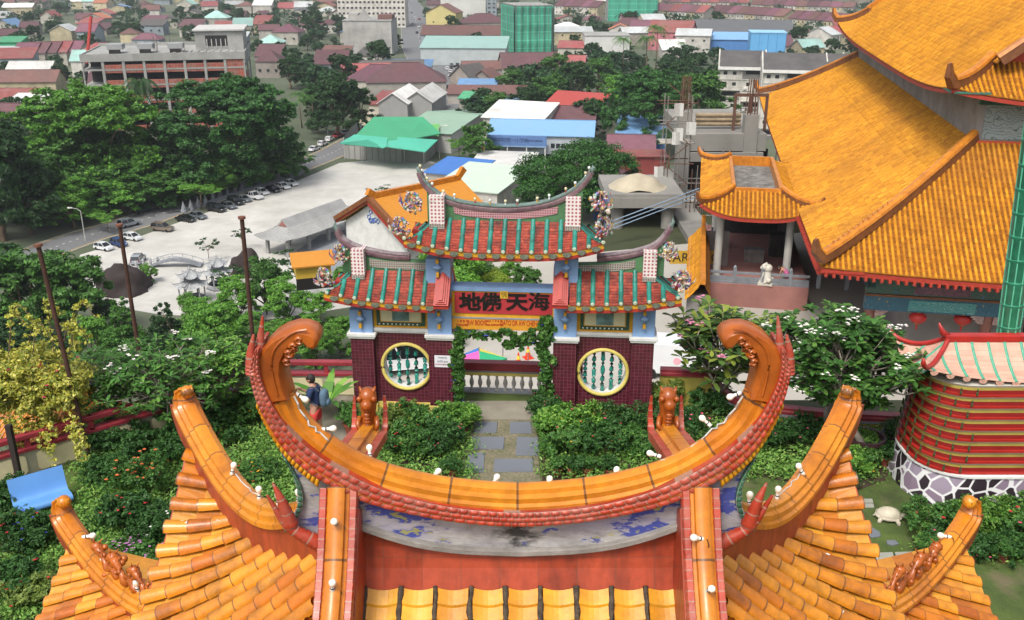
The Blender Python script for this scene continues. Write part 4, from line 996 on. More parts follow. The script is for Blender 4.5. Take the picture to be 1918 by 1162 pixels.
def side(sgn):
 if sgn<0:apx=617;inner=G(848,540)[0];zt_=G(730,505,-.05)[1];ze_=G(740,570,-.78)[1];xo=G(607,562,-.78)[0];xt_=G(668,505)[0]
 else:inner=G(1037,540)[0];zt_=G(1160,508,-.05)[1];ze_=G(1150,574,-.78)[1];xo=G(1277,566,-.78)[0];xt_=G(1216,508)[0]
 A_=3.2;cx=xo+A_ if sgn<0 else xo-A_;ga=abs(xt_-cx)
 kw=dict(trimR=inner-.36)if sgn<0 else dict(trimL=inner+.36)
 gate_roof(cx,A_,zt_,ze_,ga,.80,.10,.26,'s',**kw)
 bx=inner-.19 if sgn<0 else inner+.19;mb=MB()
 for k,w in enumerate((.19,.14,.09,.045)):
  pth=[(bx,y,lerp(zt_+.02,ze_,(abs(y)-.1)/.7+.0)+.05+.05*k)for y in(-.85,-.6,-.35,-.1,.1,.35,.6,.8)]
  mb.sweep(pth,[(w,-.05-.05*(k==0)),(w,.03),(-w,.03),(-w,-.05-.05*(k==0))],side=(1,0,0))
 mb.box(bx-.19,bx+.19,-.84,.8,ze_-.08,ze_+.04);mb.build('barge_ridge',REDP,gate)
 if sgn<0:px=[(632,432),(642,450),(665,464),(700,474),(735,480),(768,482)];pu=[(640,458),(672,474),(710,483),(770,487),(845,490)]
 else:px=[(1118,484),(1145,482),(1180,477),(1218,466),(1240,450),(1256,426)];pu=[(1040,492),(1110,492),(1170,487),(1216,474),(1246,455)]
 P_,pp_=ridge(px,0,.13,CRESTP,'swallowtail_ridge')
 MB().sweep([p+Vector((0,0,.07))for p in pp_],[(.1,0),(.1,.03),(-.1,.03),(-.1,0)],side=(0,-1,0),uvs=8).build('porcelain_capping',M('plum_grey','7c6c70',.6,.35,14,.3,dirt='b4aca8',damt=.5),P_)
 e=pp_[0]if sgn<0 else pp_[-1];MB().tube([e,e+Vector((sgn*.06,0,.14)),e+Vector((sgn*.04,0,.3))],[.06,.045,.015],8).build('ridge_tip',CREST,P_)
 tp=interp([(G(u,v)[0],G(u,v)[1],0)for u,v in pu],20)
 MB().strip2([(p.x,p.y)for p in tp],[(p.x,zt_-.1)for p in tp],-.07,.07).build('ridge_wall',GRNP,gate)
 q=[p for p in tp if(p.x>xt_+.35 if sgn<0 else p.x<xt_-.35)]
 MB().strip2([(p.x,p.y-.04)for p in q],[(p.x,p.y-.24)for p in q],-.09,-.07).build('grey_panel',GREYD,gate)
 if sgn<0:pillar(668,468,515,.33,WHD)
 else:pillar(1219,472,520,.33,WHD)
side(-1);side(1)
def ornament(cx,cz,s,flip,seed,y=-.25):
 r=random.Random(seed);mb=MB();f=flip
 body=[]
 for k in range(26):
  a=k*.32;rr=(.30-.008*k)*s;body.append(Vector((cx+f*(math.cos(a)*rr+.004*k),y+.05*math.sin(k*.5),cz+math.sin(a)*rr*1.15+.012*k*s)))
 mb.tube(body,[(.075-.0015*k)*s for k in range(26)],7)
 for k in range(0,26,1):
  d=Vector((r.uniform(-1,1),r.uniform(-1.2,.2),r.uniform(-.2,1))).normalized()*r.uniform(.06,.13)*s;mb.tube([body[k],body[k]+d*.6,body[k]+d+Vector((0,0,.02))],[.022*s,.016*s,.004*s],5)
 for k in range(34):a_=r.uniform(0,6.3);q_=r.uniform(.1,.4)*s;mb.ball((cx+math.cos(a_)*q_,y+r.uniform(-.2,.2),cz-.1*s+math.sin(a_)*q_),r.uniform(.04,.085)*s,6,sz=r.uniform(.7,1.6))
 for k in range(9):
  b=Vector((cx+f*r.uniform(-.3,.3)*s,y+r.uniform(-.2,.1),cz-.25*s));e=b+Vector((f*r.uniform(-.1,.35)*s,r.uniform(-.15,.05),r.uniform(.2,.75)*s));m=b.lerp(e,.5)+Vector((f*.12*s,0,0))
  mb.tube(interp([b,m,e],6),[.05*s,.048*s,.042*s,.036*s,.028*s,.018*s,.006*s],5)
 mb.uv=[((i//7*3+.5,.5),)*len(f_)for i,f_ in enumerate(mb.f)]
 return mb.build('porcelain_dragon',COLMIX,gate,50)
for(u,v,s,fl,sd)in((752,425,.95,-1,1),(775,380,1.0,-1,2),(1128,425,.95,1,3),(1122,380,1.05,1,4),(640,475,.85,-1,5),(610,520,.95,-1,6),(1250,470,.8,1,7),(1275,525,.95,1,8)):
 x,z=G(u,v,-.25);ornament(x,z,s*.64,fl,sd)
def lamp_row(pts,n,nm='crest_figurine'):
 for k in range(n):
  p=pts[int((k+.5)/n*(len(pts)-1))];o=MB().lathe([(.018,0),(.02,.05),(.012,.06)],8,p+Vector((0,0,.1))).build(nm,[REDP,ORNY,WHITEP][k%3],gate)
  MB().lathe([(.012,.06),(.035,.09),(.035,.13),(.0,.15)],8,p+Vector((0,0,.1))).build('figurine_head',WHITEP if k%2 else CREAMP,o,True)
lamp_row(cp,16)
# ================================================================== right side: great hall, porch, kiln pagoda, garden wall, site, flats
HT=TILE('hall_tube',['b4781a','c88a20','be801c','a86c16','d0962a'],.62,.0,spec=.2,dirt='84521c',damt=.6,dscale=.22,bscale=3)
HP=TILE('hall_pan',['7c4c18','8c561a','704414','845018'],.7,.0,spec=.2,dirt='8c5418',damt=.5,dscale=.3,bscale=3)
HRID=M('hall_ridge_brown','7c4c28',.6,.25,3,.3,dirt='3c2418',damt=.5);HRT=M('hall_ridge_orange','c07820',.4,.2,4,dirt='7c421a',damt=.5)
EAVR=M('eave_red','9c3424',.6,.15,4);DKG=M('bracket_green','2f6a58',.5,.3,5,dirt='1c2c28',damt=.6)
STONEG=M('grey_render','8e8a86',.85,.2,.6,.2,dirt='5c5854',dscale=.4,damt=.6)
def deco(name,a,b,c,sc=3):
 m,nt,N,L,P=newmat(name);uv=N.new('ShaderNodeTexCoord').outputs['UV'];v=N.new('ShaderNodeTexVoronoi');v.inputs['Scale'].default_value=sc;L.new(uv,v.inputs['Vector'])
 w=N.new('ShaderNodeTexWave');w.wave_type='RINGS';w.inputs['Scale'].default_value=sc*.8;w.inputs['Distortion'].default_value=9;w.inputs['Detail'].default_value=3;w.inputs['Detail Scale'].default_value=2;L.new(uv,w.inputs['Vector'])
 x=ramp(N,L,w.outputs['Fac'],[(.3,lc(a)),(.5,lc(b)),(.75,lc(a))]);x=mixc(N,L,ramp(N,L,v.outputs['Distance'],[(.1,(1,1,1)),(.2,(0,0,0))]),x,lc(c))
 L.new(x,P.inputs['Base Color']);P.inputs['Roughness'].default_value=.55;MATS[name]=m;return m
DEC1=deco('painted_beam_blue','27506a','5f9a94','b08c3c',3.2);DEC2=deco('painted_beam_green','2c5c4c','8a6a70','3c6ca0',2.6);DEC3=deco('painted_panel_teal','2f7f80','a8c4b8','3a8a84',2.2)
MURAL=deco('wall_mural','8c9a9a','40564c','a88440',.8)
hA,hB=24.0,33.0;hR=-math.radians(10.7)
def rotp(x,y,a):return Vector((x*math.cos(a)-y*math.sin(a),x*math.sin(a)+y*math.cos(a),0))
hC=Vector((16.9,50,0))-rotp(-hA,-hB,hR)
hall=thing('temple_hall','huge temple hall with double golden tiled roofs and painted beams under the eaves','temple',(hC.x,hC.y,0),hR)
def hridge(path,name='hip_ridge',w=.22,h=.5,parent=None,curl=.9):
 P=[Vector(p)for p in path];out=P[-1]-P[-3];out.z=0;out.normalize()if out.length else None
 if curl:P=P+[P[-1]+out*.5*curl+Vector((0,0,.45*curl)),P[-1]+out*.7*curl+Vector((0,0,1.1*curl))]
 n=len(P);o=MB().sweep(P,[(w,-h),(w,0),(-w,0),(-w,-h)],sc=[1]*(n-2)+[.8,.4]if curl else None).build(name,HRID,parent or hall)
 MB().sweep([p+Vector((0,0,.0))for p in P],[(w*1.15,0.01),(w*.9,.16),(0,.24),(-w*.9,.16),(-w*1.15,.01)],sc=[1]*(n-2)+[.8,.4]if curl else None).build('ridge_capping',HRT,o)
 return o
Lo=(hA,hB,hA-9.13,hB-9.13,.75,-5.2,.4)
for sd in 'WS':
 tb,pn=MB(),MB();kw=dict(lo=-99,hi=-4)if sd=='S' else{}
 roof_side(tb,pn,sd,*Lo,.30,.085,.36,conc=.12,pw=4,n=4,step=.02,seed=21,**kw)
 tb.build('lower_roof_tubes',HT,hall,60);pn.build('lower_roof_pans',HP,hall)
tb,pn=MB(),MB();roof_side(None,pn,'S',*Lo,.6,.085,.8,conc=.12,pw=4,lo=-4,hi=99);roof_side(None,pn,'E',*Lo,.6,.085,.8,conc=.12,pw=4);roof_side(None,pn,'N',*Lo,.6,.085,.8,conc=.12,pw=4)
pn.build('rear_roof_pans',HP,hall)
for sx,sy in((-1,-1),(-1,1),(1,-1)):
 pth=hip_path(*Lo,sx,sy,16,.12,dz=.5);pth=[p+Vector((0,0,.25*(k/16)**4))for k,p in enumerate(pth)];h=hridge(pth,w=.24,h=.5)
 if sy<0 and sx<0:
  for k in range(12):MB().lathe([(.05,0),(.03,.15),(.07,.2),(0,.3)],6,pth[-2-k//2]+Vector((0,0,.2+.0*k))+(pth[-3-k//2]-pth[-2-k//2])*(.5*(k%2))).build('ridge_figure',HRT,h)
def eave_trim(A_,B_,ze,lift,W=True,S=True,pw=4):
 for nm,on in(('W',W),('S',S)):
  if not on:continue
  L_=B_ if nm=='W' else A_;n=60
  f=lambda q,ins,dz:(Vector((-A_+ins,q,ze+lift*(abs(q)/L_)**pw+dz))if nm=='W' else Vector((q,-B_+ins,ze+lift*(abs(q)/L_)**pw+dz)))
  pts=[f(lerp(-L_,L_*.6 if nm=='S' else L_,i/n),.1,-.18)for i in range(n+1)]
  MB().sweep(pts,[(-.06,-.14),(.06,-.14),(.06,.12),(-.06,.12)]).build('eave_board',EAVR,hall)
  pts=[f(lerp(-L_,L_*.6 if nm=='S' else L_,i/n),1.2,-.5+.3)for i in range(n+1)]
  MB().sweep(pts,[(-1.1,-.1),(1.1,-.1),(1.1,.05),(-1.1,.05)]).build('soffit',EAVR,hall)
  mb=MB();q=-L_+.3
  m_=link
  rafter=MB().box(-.07,.07,-.5,.5,-.1,.08).mesh('rafter_end',EAVR)
  cnt=0
  while q<(-L_+16 if nm=='S' else-L_+14)and cnt<48:
   p=f(q,.35,-.38);o=link('rafter_end',rafter,hall,p,(0,0,math.pi/2 if nm=='W' else 0));q+=.42;cnt+=1
eave_trim(hA,hB,-5.2,.4)
wx,wy=hA-3.0,hB-2.6
b1=MB().box(-wx,wx,-wy,-wy+.5,-7.0,-5.5).build('upper_beam',DEC2,hall);MB().box(-wx,wx,-wy-.05,-wy+.4,-7.15,-7.02).build('beam_rail',HRID,hall)
b2=MB().box(-wx,wx,-wy,-wy+.4,-8.0,-7.16).build('lower_beam',DEC1,hall)
for k in range(8):
 x0=-wx+2.4+k*5.6;MB().box(x0,x0+3.6,-wy-.04,-wy+.0,-7.9,-7.27).build('teal_panel',DEC3,hall);MB().box(x0+.2,x0+3.2,-wy-.04,-wy,-6.9,-6.4).build('relief_panel',M('relief_mauve','6c4c58',.6,.4,6),hall)
MB().box(-wx,-wx+.5,-wy,wy,-6.65,-4.85).build('side_beam',DEC1,hall)
dg=MB();k=0
while k<46:dg_=MB().box(-.16,.16,-.45,.1,0,.12).box(-.1,.1,-.3,.1,-.16,0);k+=46
dgm=MB().box(-.16,.16,-.45,.1,0,.12).box(-.09,.09,-.3,.1,-.16,.0).box(-.22,.22,-.25,-.12,.12,.2).mesh('bracket',DKG)
for k in range(34):link('bracket',dgm,hall,(-wx+.2+k*.55,-wy-.1,-6.1))
POSTM=M('brown_post','7c5044',.6,.12,2)
for k in range(7):MB().lathe([(.36,PZ-.0),(.34,PZ+.3),(.3,PZ+.4),(.3,-8.0)],16,(-wx+.4+k*6.4,-wy+.3,0)).build('post',POSTM,hall,40)
GWALL=M('hall_wall_grey','8c8885',.8,.12,.8,dirt='6a6664',dscale=.3,damt=.6)
w=MB().box(-wx+3,wx,-wy+2.6,wy,PZ,-6.2).build('wall',GWALL,hall);MB().box(-wx+.3,wx,-wy+.4,wy-.5,-6.2,-5.1).build('ceiling',EAVR,hall)
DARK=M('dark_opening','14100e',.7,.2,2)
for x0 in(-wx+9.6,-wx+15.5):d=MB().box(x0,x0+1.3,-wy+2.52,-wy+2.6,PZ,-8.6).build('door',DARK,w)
cor=MB()
for k in range(6):
 for sg in(-1,1):
  xq=-wx+.4+k*6.4+(3.2+sg*2.6);c=MB()
  for j in range(4):c.box(xq-.35+.0*j,xq+.35,-wy+.05,-wy+.25,-8.01-.12*j-.12,-8.01-.12*j)if j==0 else c.box(xq-.35+.13*j if sg>0 else xq-.35,xq+.35 if sg>0 else xq+.35-.13*j,-wy+.05,-wy+.25,-8.01-.12*j-.12,-8.01-.12*j)
  c.build('carved_corner',M('carved_corner','a88c84',.6,.4,8,dirt='4c3c44',damt=.5),hall)
ux,uy=hA-9.13,hB-9.13
u_=MB().box(-ux,ux,-uy,uy,.2,4.6).build('upper_wall',STONEG,hall)
MB().box(-ux+.4,ux,-uy-.06,-uy,.9,2.9).build('mural',MURAL,u_);MB().box(-ux-.02,ux,-uy-.14,-uy,.25,.8).build('orange_sill',M('orange_sill','c0502c',.5,.1),u_)
MB().box(-ux-.1,ux,-uy-.35,-uy,2.95,3.5).build('upper_beams',DKG,u_)
Up=(hA-6.98,hB-6.98,hA-9.6,hB-9.9,5.3,3.15,.95)
for sd in 'WS':
 tb,pn=MB(),MB();kw=dict(lo=-99,hi=-2)if sd=='S' else{}
 roof_side(tb,pn,sd,*Up,.30,.085,.36,conc=.1,pw=4,n=4,step=.02,seed=31,**kw)
 tb.build('upper_roof_tubes',HT,hall,60);pn.build('upper_roof_pans',HP,hall)
gyy=hB-9.9;gxx=hA-9.6;zr=5.3+gxx*.80
tb,pn=MB(),MB()
roof_side(tb,pn,'W',gxx,gyy+1.2,0.01,gyy+1.199,zr,5.3,0,.30,.085,.36,conc=-.0,n=4,step=.02,seed=41)
tb.build('main_slope_tubes',HT,hall,60);pn.build('main_slope_pans',HP,hall)
MB().grid(lambda s,t:Vector((gxx*t,lerp(-gyy-1.2,gyy+1.2,s),zr+(5.3-zr)*t)),20,12,(90,30)).build('rear_slope',HP,hall)
gt=MB();gt.prism([(-gxx,5.2),(0,zr-.3),(gxx,5.2)],-gyy+.0,-gyy+.3);gt.build('gable',M('gable_red','c04424',.6,.12,1),hall)
for sx in(-1,1):
 pts=[Vector((sx*gxx*(1-k/12),-gyy-1.2,5.3+(zr-5.3)*(k/12)+.35))for k in range(13)]
 MB().sweep(pts,[(.25,-.5),(.25,.0),(-.25,0),(-.25,-.5)]).build('gable_ridge',HRID,hall);MB().sweep([p+Vector((0,0,.0))for p in pts],[(.3,0.01),(.2,.2),(-.2,.2),(-.3,.01)]).build('ridge_capping',HRT,hall)
 pts=[Vector((sx*gxx*(1-k/12),gyy+1.2,5.3+(zr-5.3)*(k/12)+.35))for k in range(13)]
 MB().sweep(pts,[(.25,-.5),(.25,.2),(-.25,.2),(-.25,-.5)]).build('gable_ridge',HRT,hall)
 hb_=[p for p in hip_path(*Up,sx,-1,10,.1,dz=.45)];hridge(hb_,w=.22,h=.5)
hridge(hip_path(*Up,-1,1,10,.1,dz=.45),w=.22,h=.5)
def et2():
 for nm in 'WS':
  L_=Up[1]if nm=='W' else Up[0];A_,B_=Up[0],Up[1];n=50
  f=lambda q,ins,dz:(Vector((-A_+ins,q,Up[5]+Up[6]*(abs(q)/L_)**4+dz))if nm=='W' else Vector((q,-B_+ins,Up[5]+Up[6]*(abs(q)/L_)**4+dz)))
  pts=[f(lerp(-L_,L_,i/n),.1,-.16)for i in range(n+1)]
  MB().sweep(pts,[(-.06,-.14),(.06,-.14),(.06,.1),(-.06,.1)]).build('eave_board',EAVR,hall)
  pts=[f(lerp(-L_,L_,i/n),1.1,-.25)for i in range(n+1)];MB().sweep(pts,[(-1,-.08),(1,-.08),(1,.05),(-1,.05)]).build('soffit',DKG,hall)
et2()
# ------------- red lanterns
def lantern(u,v,label):
 p=ony(u,v,51.6);t=thing('red_lantern',label,'lantern',p,0,'red lanterns hanging under the hall eave');LR=M('lantern_red','b02c24',.5,.15,3)
 MB().lathe([(.12,.33),(.3,.28),(.46,.12),(.49,0),(.46,-.12),(.3,-.28),(.12,-.33)],20,sx=1.0).build('lantern_body',LR,t,60)
 MB().lathe([(.16,-.38),(.14,-.3)],12).lathe([(.14,.3),(.16,.37)],12).build('gold_collar',ORNY,t);MB().tube([(0,0,.35),(0,0,1.2)],.015,5).build('cord',BLK,t)
 MB().lathe([(.05,-.38),(.07,-.5),(.04,-.75),(0,-.78)],8).build('tassel',LR,t)
lantern(1719,595,'red lantern under the hall eave, left of the pair');lantern(1803,598,'red lantern under the hall eave, nearer the green bamboo column')
# ------------- porch with ring roof beside the hall
pA,pB=3.9,7.8;pc=Vector((18.2,71.2,0))
porch=thing('side_porch','side porch with golden ring roof around a gritty flat middle on white columns','porch',(pc.x,pc.y,0),hR)
Pr=(pA,pB,pA-2.3,pB-2.3,-4.3,-5.75,.95)
for sd in 'WSNE':
 tb,pn=MB(),MB();roof_side(tb,pn,sd,*Pr,.3,.085,.36,conc=.1,pw=3,n=5,step=.02);tb.build('ring_tubes',HT,porch,60);pn.build('ring_pans',HP,porch)
for sx,sy in((-1,-1),(-1,1),(1,-1)):hridge(hip_path(*Pr,sx,sy,8,.1,dz=.25),w=.12,h=.25,parent=porch,curl=.5)
MB().box(-pA+2.3,pA-2.3,-pB+2.3,pB-2.3,-5.2,-4.9).build('flat_roof',M('gritty_roof','5c5a56',.95,.4,3,.5,dirt='a4a29c',dscale=1.2,damt=.5),porch)
r_=MB();
for a in((-pA+2.15,pA-2.15,-pB+2.15,-pB+2.4),(-pA+2.15,pA-2.15,pB-2.4,pB-2.15),(-pA+2.15,-pA+2.4,-pB+2.4,pB-2.4),(pA-2.4,pA-2.15,-pB+2.4,pB-2.4)):MB().box(*a,-4.95,-4.15).build('parapet',HRT,porch)
for nm in 'SW':
 L_=pA if nm=='S' else pB;f=lambda q:(Vector((q,-pB+.1,Pr[5]+Pr[6]*(abs(q)/L_)**3-.15))if nm=='S' else Vector((-pA+.1,q,Pr[5]+Pr[6]*(abs(q)/L_)**3-.15)))
 MB().sweep([f(lerp(-L_,L_,i/30))for i in range(31)],[(-.06,-.15),(.06,-.15),(.06,.1),(-.06,.1)]).build('eave_board',EAVR,porch)
FLZ=-10.6
MB().box(-pA+.6,pA,-pB+.2,pB,PZ-.2,FLZ).build('platform',M('pink_plinth','9c6c64',.8,.12,1,dirt='6c4c48',damt=.5),porch)
for x,y in((-pA+1.5,-pB+1.6),(-pA+1.5,0),(-pA+1.5,pB-1.6),(pA-1.5,-pB+1.6)):MB().lathe([(.36,FLZ),(.3,FLZ+.2),(.27,FLZ+.3),(.27,-5.9)],18,(x,y,0)).build('column',M('white_column','a8a6a0',.6,.08,1,dirt='74726c',damt=.5),porch,40)
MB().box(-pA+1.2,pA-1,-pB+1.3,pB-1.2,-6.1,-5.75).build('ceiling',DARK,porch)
MB().box(-pA+2.0,pA-1,pB-2.2,pB-1.9,FLZ,-6.1).box(pA-1.3,pA-1,-pB+4,pB-2,FLZ,-6.1).build('shade_toned_wall',M('porch_shade_tone','2c2826',.8,.4,1),porch)  # ceiling and walls near black: the porch's shade is put into their colour
GRAN=M('granite_rail','7e8288',.8,.12,4,dirt='54575a',damt=.5)
mb=MB();mb.box(-pA+.7,pA,-pB+.3,-pB+.5,FLZ,FLZ+.15).box(-pA+.7,pA,-pB+.32,-pB+.48,FLZ+.7,FLZ+.85).box(-pA+.75,pA,-pB+.36,-pB+.44,FLZ+.15,FLZ+.5);rl=mb.build('stone_balustrade',GRAN,porch)
for k in range(7):MB().box(-pA+.7+k*1.9,-pA+.95+k*1.9,-pB+.27,-pB+.53,FLZ,FLZ+1.05).lathe([(.1,1.05),(.14,1.12),(.1,1.25),(0,1.35)],8,(-pA+.82+k*1.9,-pB+.4,FLZ)).build('baluster_post',GRAN,rl)
def in_porch(lx,ly,z):q=rotp(lx,ly,hR);return Vector((pc.x+q.x,pc.y+q.y,z))
for i,(lx,ly,sx,sy,sz,lb_)in enumerate(((-2.3,1.5,.9,.8,1.4,'tall dark cabinet at the back of the side porch'),(.4,-2,1.4,.8,1.0,'grey crate table in the side porch behind the lion'),(2.2,0,1.2,1.2,1.7,'dark bulky cupboard on the right inside the porch'))):
 o=MB().box(-sx/2,sx/2,-sy/2,sy/2,0,sz*.92).box(-sx/2-.05,sx/2+.05,-sy/2-.05,sy/2+.05,sz*.92,sz).box(-sx/2+.08,-.03,-sy/2-.02,-sy/2,.15,sz*.8).box(.03,sx/2-.08,-sy/2-.02,-sy/2,.15,sz*.8).build('cabinet',M('cabinet_grey%d'%i,('4c4644','807c78','38302c')[i],.7,.3,2),None,loc=in_porch(lx,ly,FLZ),rz=hR);tag(o,lb_,'cabinet')
def lion(pos,rz,label):
 mb=MB();q=MB()
 mb.box(-.5,.5,-.35,.35,0,.18);mb.lathe([(.32,.18),(.36,.4),(.3,.7),(.24,.95),(.2,1.1)],14,(.1,0,0),sy=.85)
 mb.ball((-.08,0,1.28),.27,14,sx=1.1);mb.ball((-.3,0,1.2),.15,10);mb.ball((.1,0,1.2),.3,12,jit=.08,rnd=random.Random(3))
 for s in(-1,1):
  mb.tube([(-.15,s*.17,.95),(-.28,s*.18,.5),(-.32,s*.18,.2)],[.11,.09,.1],8);mb.ball((-.36,s*.18,.24),.1,8);mb.ball((.2,s*.27,.38),.2,10,sz=.9);mb.ball((-.02,s*.3,.24),.11,8);mb.ball((-.05,s*.2,1.5),.07,8)
  mb.ball((-.3,s*.1,1.33),.04,6)
 mb.tube([(.35,0,.3),(.5,0,.6),(.42,0,.9)],[.07,.09,.04],8)
 o=mb.build('lion_statue',M('white_stone','c8c4b8',.7,.1,5,dirt='8c887c',damt=.4),None,50,loc=pos,rz=rz);tag(o,label,'statue')
p=onz(1433,533,FLZ);lion(p,-.3,'white stone lion sitting by the grey balustrade of the side porch')
sr=thing('gallery_roof','narrow golden roof running away beside the grey site wall','roof',(13.0,62.5,0),hR)
tb,pn=MB(),MB();roof_side(tb,pn,'W',1.05,6.8,.05,6.75,-7.7,-8.9,.0,.26,.075,.36,n=5,step=.02);tb.build('roof_tubes',HT,sr,60);pn.build('roof_pans',HP,sr)
MB().grid(lambda s,t:Vector((.5*t,lerp(-6.8,6.8,s),-7.7-.9*t)),10,4,(30,4)).build('rear_slope',HP,sr)
MB().sweep([(0,-6.9,-7.6),(0,-3,-7.7),(0,3,-7.7),(0,6.4,-7.6),(0,7.1,-7.2)],[(.15,-.2),(.15,.15),(-.15,.15),(-.15,-.2)]).build('roof_ridge',HRT,sr);MB().box(-.9,.4,-6.4,6.4,PZ,-8.7).build('gallery_wall',STONEG,sr)
# ------------- kiln pagoda at the right edge
kc=Vector((13.0,19.62,0));kil=thing('kiln_pagoda','round-cornered red and yellow tiered kiln tower with pink ribbed roof on a cobbled base','tower',kc)
def rrect(a,b,r,n=9):
 out=[]
 for cx,cy,a0 in((a-r,b-r,0),(-a+r,b-r,90),(-a+r,-b+r,180),(a-r,-b+r,270)):
  for k in range(n):t=math.radians(a0+90*k/(n-1));out.append((cx+r*math.cos(t),cy+r*math.sin(t)))
 return out
def rr_loft(mb,lv,r,uvs=None):
 ids=[];n=None
 for a,b,z in lv:q=rrect(a,b,r);n=len(q);ids.append(mb.idx([(x,y,z)for x,y in q]))
 q=rrect(lv[0][0],lv[0][1],r);S_=[0]
 for k in range(n):x0,y0=q[k];x1,y1=q[(k+1)%n];S_.append(S_[-1]+math.hypot(x1-x0,y1-y0))
 for i in range(len(lv)-1):
  for k in range(n):k2=(k+1)%n;mb.fi((ids[i]+k,ids[i]+k2,ids[i+1]+k2,ids[i+1]+k),((S_[k],lv[i][2]),(S_[k+1],lv[i][2]),(S_[k+1],lv[i+1][2]),(S_[k],lv[i+1][2])))
 mb.fi([ids[-1]+k for k in range(n)]);return mb
def cobble():
 m,nt,N,L,P=newmat('painted_cobbles');uv=N.new('ShaderNodeTexCoord').outputs['UV']
 v=N.new('ShaderNodeTexVoronoi');v.feature='DISTANCE_TO_EDGE';v.inputs['Scale'].default_value=3.1;L.new(uv,v.inputs['Vector'])
 v2=N.new('ShaderNodeTexVoronoi');v2.inputs['Scale'].default_value=3.1;L.new(uv,v2.inputs['Vector'])
 sp=N.new('ShaderNodeSeparateColor');L.new(v2.outputs['Color'],sp.inputs[0])
 c=ramp(N,L,sp.outputs[0],[(0,lc('241820')),(.5,lc('7c6c7c')),(.75,lc('8c8090'))],True)
 c=mixc(N,L,ramp(N,L,v.outputs['Distance'],[(.055,(1,1,1)),(.075,(0,0,0))]),c,lc('cfcfd0'));L.new(c,P.inputs['Base Color']);P.inputs['Roughness'].default_value=.6
 bump(N,L,P,v.outputs['Distance'],.3,.03);return m
ka,kb=4.12,1.42
rr_loft(MB(),[(ka,kb,-.1),(ka-.08,kb-.08,.4),(ka-.14,kb-.14,.72)],1.15).build('cobbled_base',cobble(),kil)
rr_loft(MB(),[(ka-.14,kb-.14,.72),(ka-.1,kb-.1,.74),(ka-.1,kb-.1,.79),(ka-.14,kb-.14,.80)],1.15).build('white_rim',WHITEP,kil)
KR=M('kiln_red','a82822',.4,.1,4,dirt='74201c',damt=.4);KD=M('kiln_dark_red','7c1c18',.5,.1,4);KY=M('kiln_yellow','a69848',.55,.1,3,dirt='6c6434',damt=.5);KG=M('kiln_dark_green','3c4a2c',.5,.2,8)
nt_=8;zz0,zz1=.80,2.78;dh=(zz1-zz0)/nt_;kp=MB().lathe([(.022,-.01),(.03,.04),(.018,.08),(.026,.12),(0,.15)],6).mesh('green_post',KG)
cntp=0
for k in range(nt_):
 z=zz0+k*dh;a,b=3.97-.008*k,1.22-.04*k
 rr_loft(MB(),[(a-.065,b-.065,z+dh*.52),(a-.065,b-.065,z+dh*.8)],.9).build('yellow_tier',KY,kil,60);rr_loft(MB(),[(a-.065,b-.065,z+dh*.8),(a-.04,b-.04,z+dh)],.9).build('white_cove',M('kiln_white','c4c2b8',.6,.08,3,dirt='8c8878',damt=.4),kil,60);rr_loft(MB(),[(a-.065,b-.065,z+dh*.1),(a-.065,b-.065,z+dh*.52)],.9).build('red_wall',KD,kil,60)
 rr_loft(MB(),[(a-.03,b-.03,z-.005),(a+.02,b+.02,z+.005),(a+.025,b+.025,z+dh*.24),(a+.01,b+.01,z+dh*.25),(a-.06,b-.06,z+dh*.14)],.95).build('red_band',KR,kil,60)
 if 1:
  q=rrect(a+.03,b+.03,.95,12);per=[]
  for i in range(12,36):per.append(Vector((q[i][0],q[i][1],z+dh*.25)))
  xs_=[];acc=0;last=per[0]
  L_=[Vector(p)for p in interp(per,150)]
  for p in L_:
   acc+=(p-last).length;last=p
   if acc>.33 and cntp<98 and p.x<-.6:link('green_post',kp,kil,p);acc=0;cntp+=1
KPINK=TILE('kiln_pink_pan',['c49884','cca08c','bc8f7c'],.6,0,dirt='9c7464',damt=.4,line=.25,linec=(.25,.12,.1),mort=.02,bscale=5);KGT=M('kiln_green_rib','4f9c80',.5,.1,5)
Kr=(4.15,.86,3.37,.03,3.52,2.80,.36)
for sd in 'SWNE':
 tb,pn=[],MB();roof_side(tb,pn,sd,*Kr,.36,.034,.12,conc=.45,pw=3,n=5,step=.004);[t_.build('green_rib',KGT,kil,60)for t_ in tb if t_.v];pn.build('pink_pans',KPINK,kil)
for sx,sy in((-1,-1),(-1,1),(1,-1),(1,1)):
 pth=hip_path(*Kr,sx,sy,10,.45,dz=.04);e=pth[-1];d=Vector((sx,sy,0)).normalized();pth+=[e+d*.12+Vector((0,0,.06)),e+d*.22+Vector((0,0,.17)),e+d*.24+Vector((0,0,.28))]
 MB().tube(pth,[.055]*len(pth[:-1])+[.03],8).build('red_hip',KR,kil,True)
gx0,gy0=Kr[2],Kr[3]
for a in((-gx0-.1,gx0+.1,-.1,.1),):MB().box(*a,3.46,3.62).build('red_rim',KR,kil,bevel=.02)
for sx in(-1,1):MB().tube([(sx*gx0,0,3.55),(sx*(gx0+.15),0,3.66),(sx*(gx0+.26),0,3.88)],[.08,.07,.02],8).build('rim_horn',KR,kil,True)
dm=MB().prism([(.09*math.cos(a),-.09*abs(math.sin(a)))for a in[math.pi*i/8 for i in range(9)]],-.01,.01).mesh('fringe_tile',KPINK)
for k in range(24):
 q=-Kr[0]+.18+k*.36;s=abs(q)/Kr[0];link('fringe_tile',dm,kil,(q,-Kr[1]-.01,2.79+.36*s**3))
bp=ony(1885,648,19.9);bc=thing('bamboo_column','tall green bamboo-shaped column standing on the kiln tower','column',bp)
BG=M('bamboo_green','2c7a5c',.35,.2,6,dirt='16443a',dscale=2,damt=.6,coat=.3)
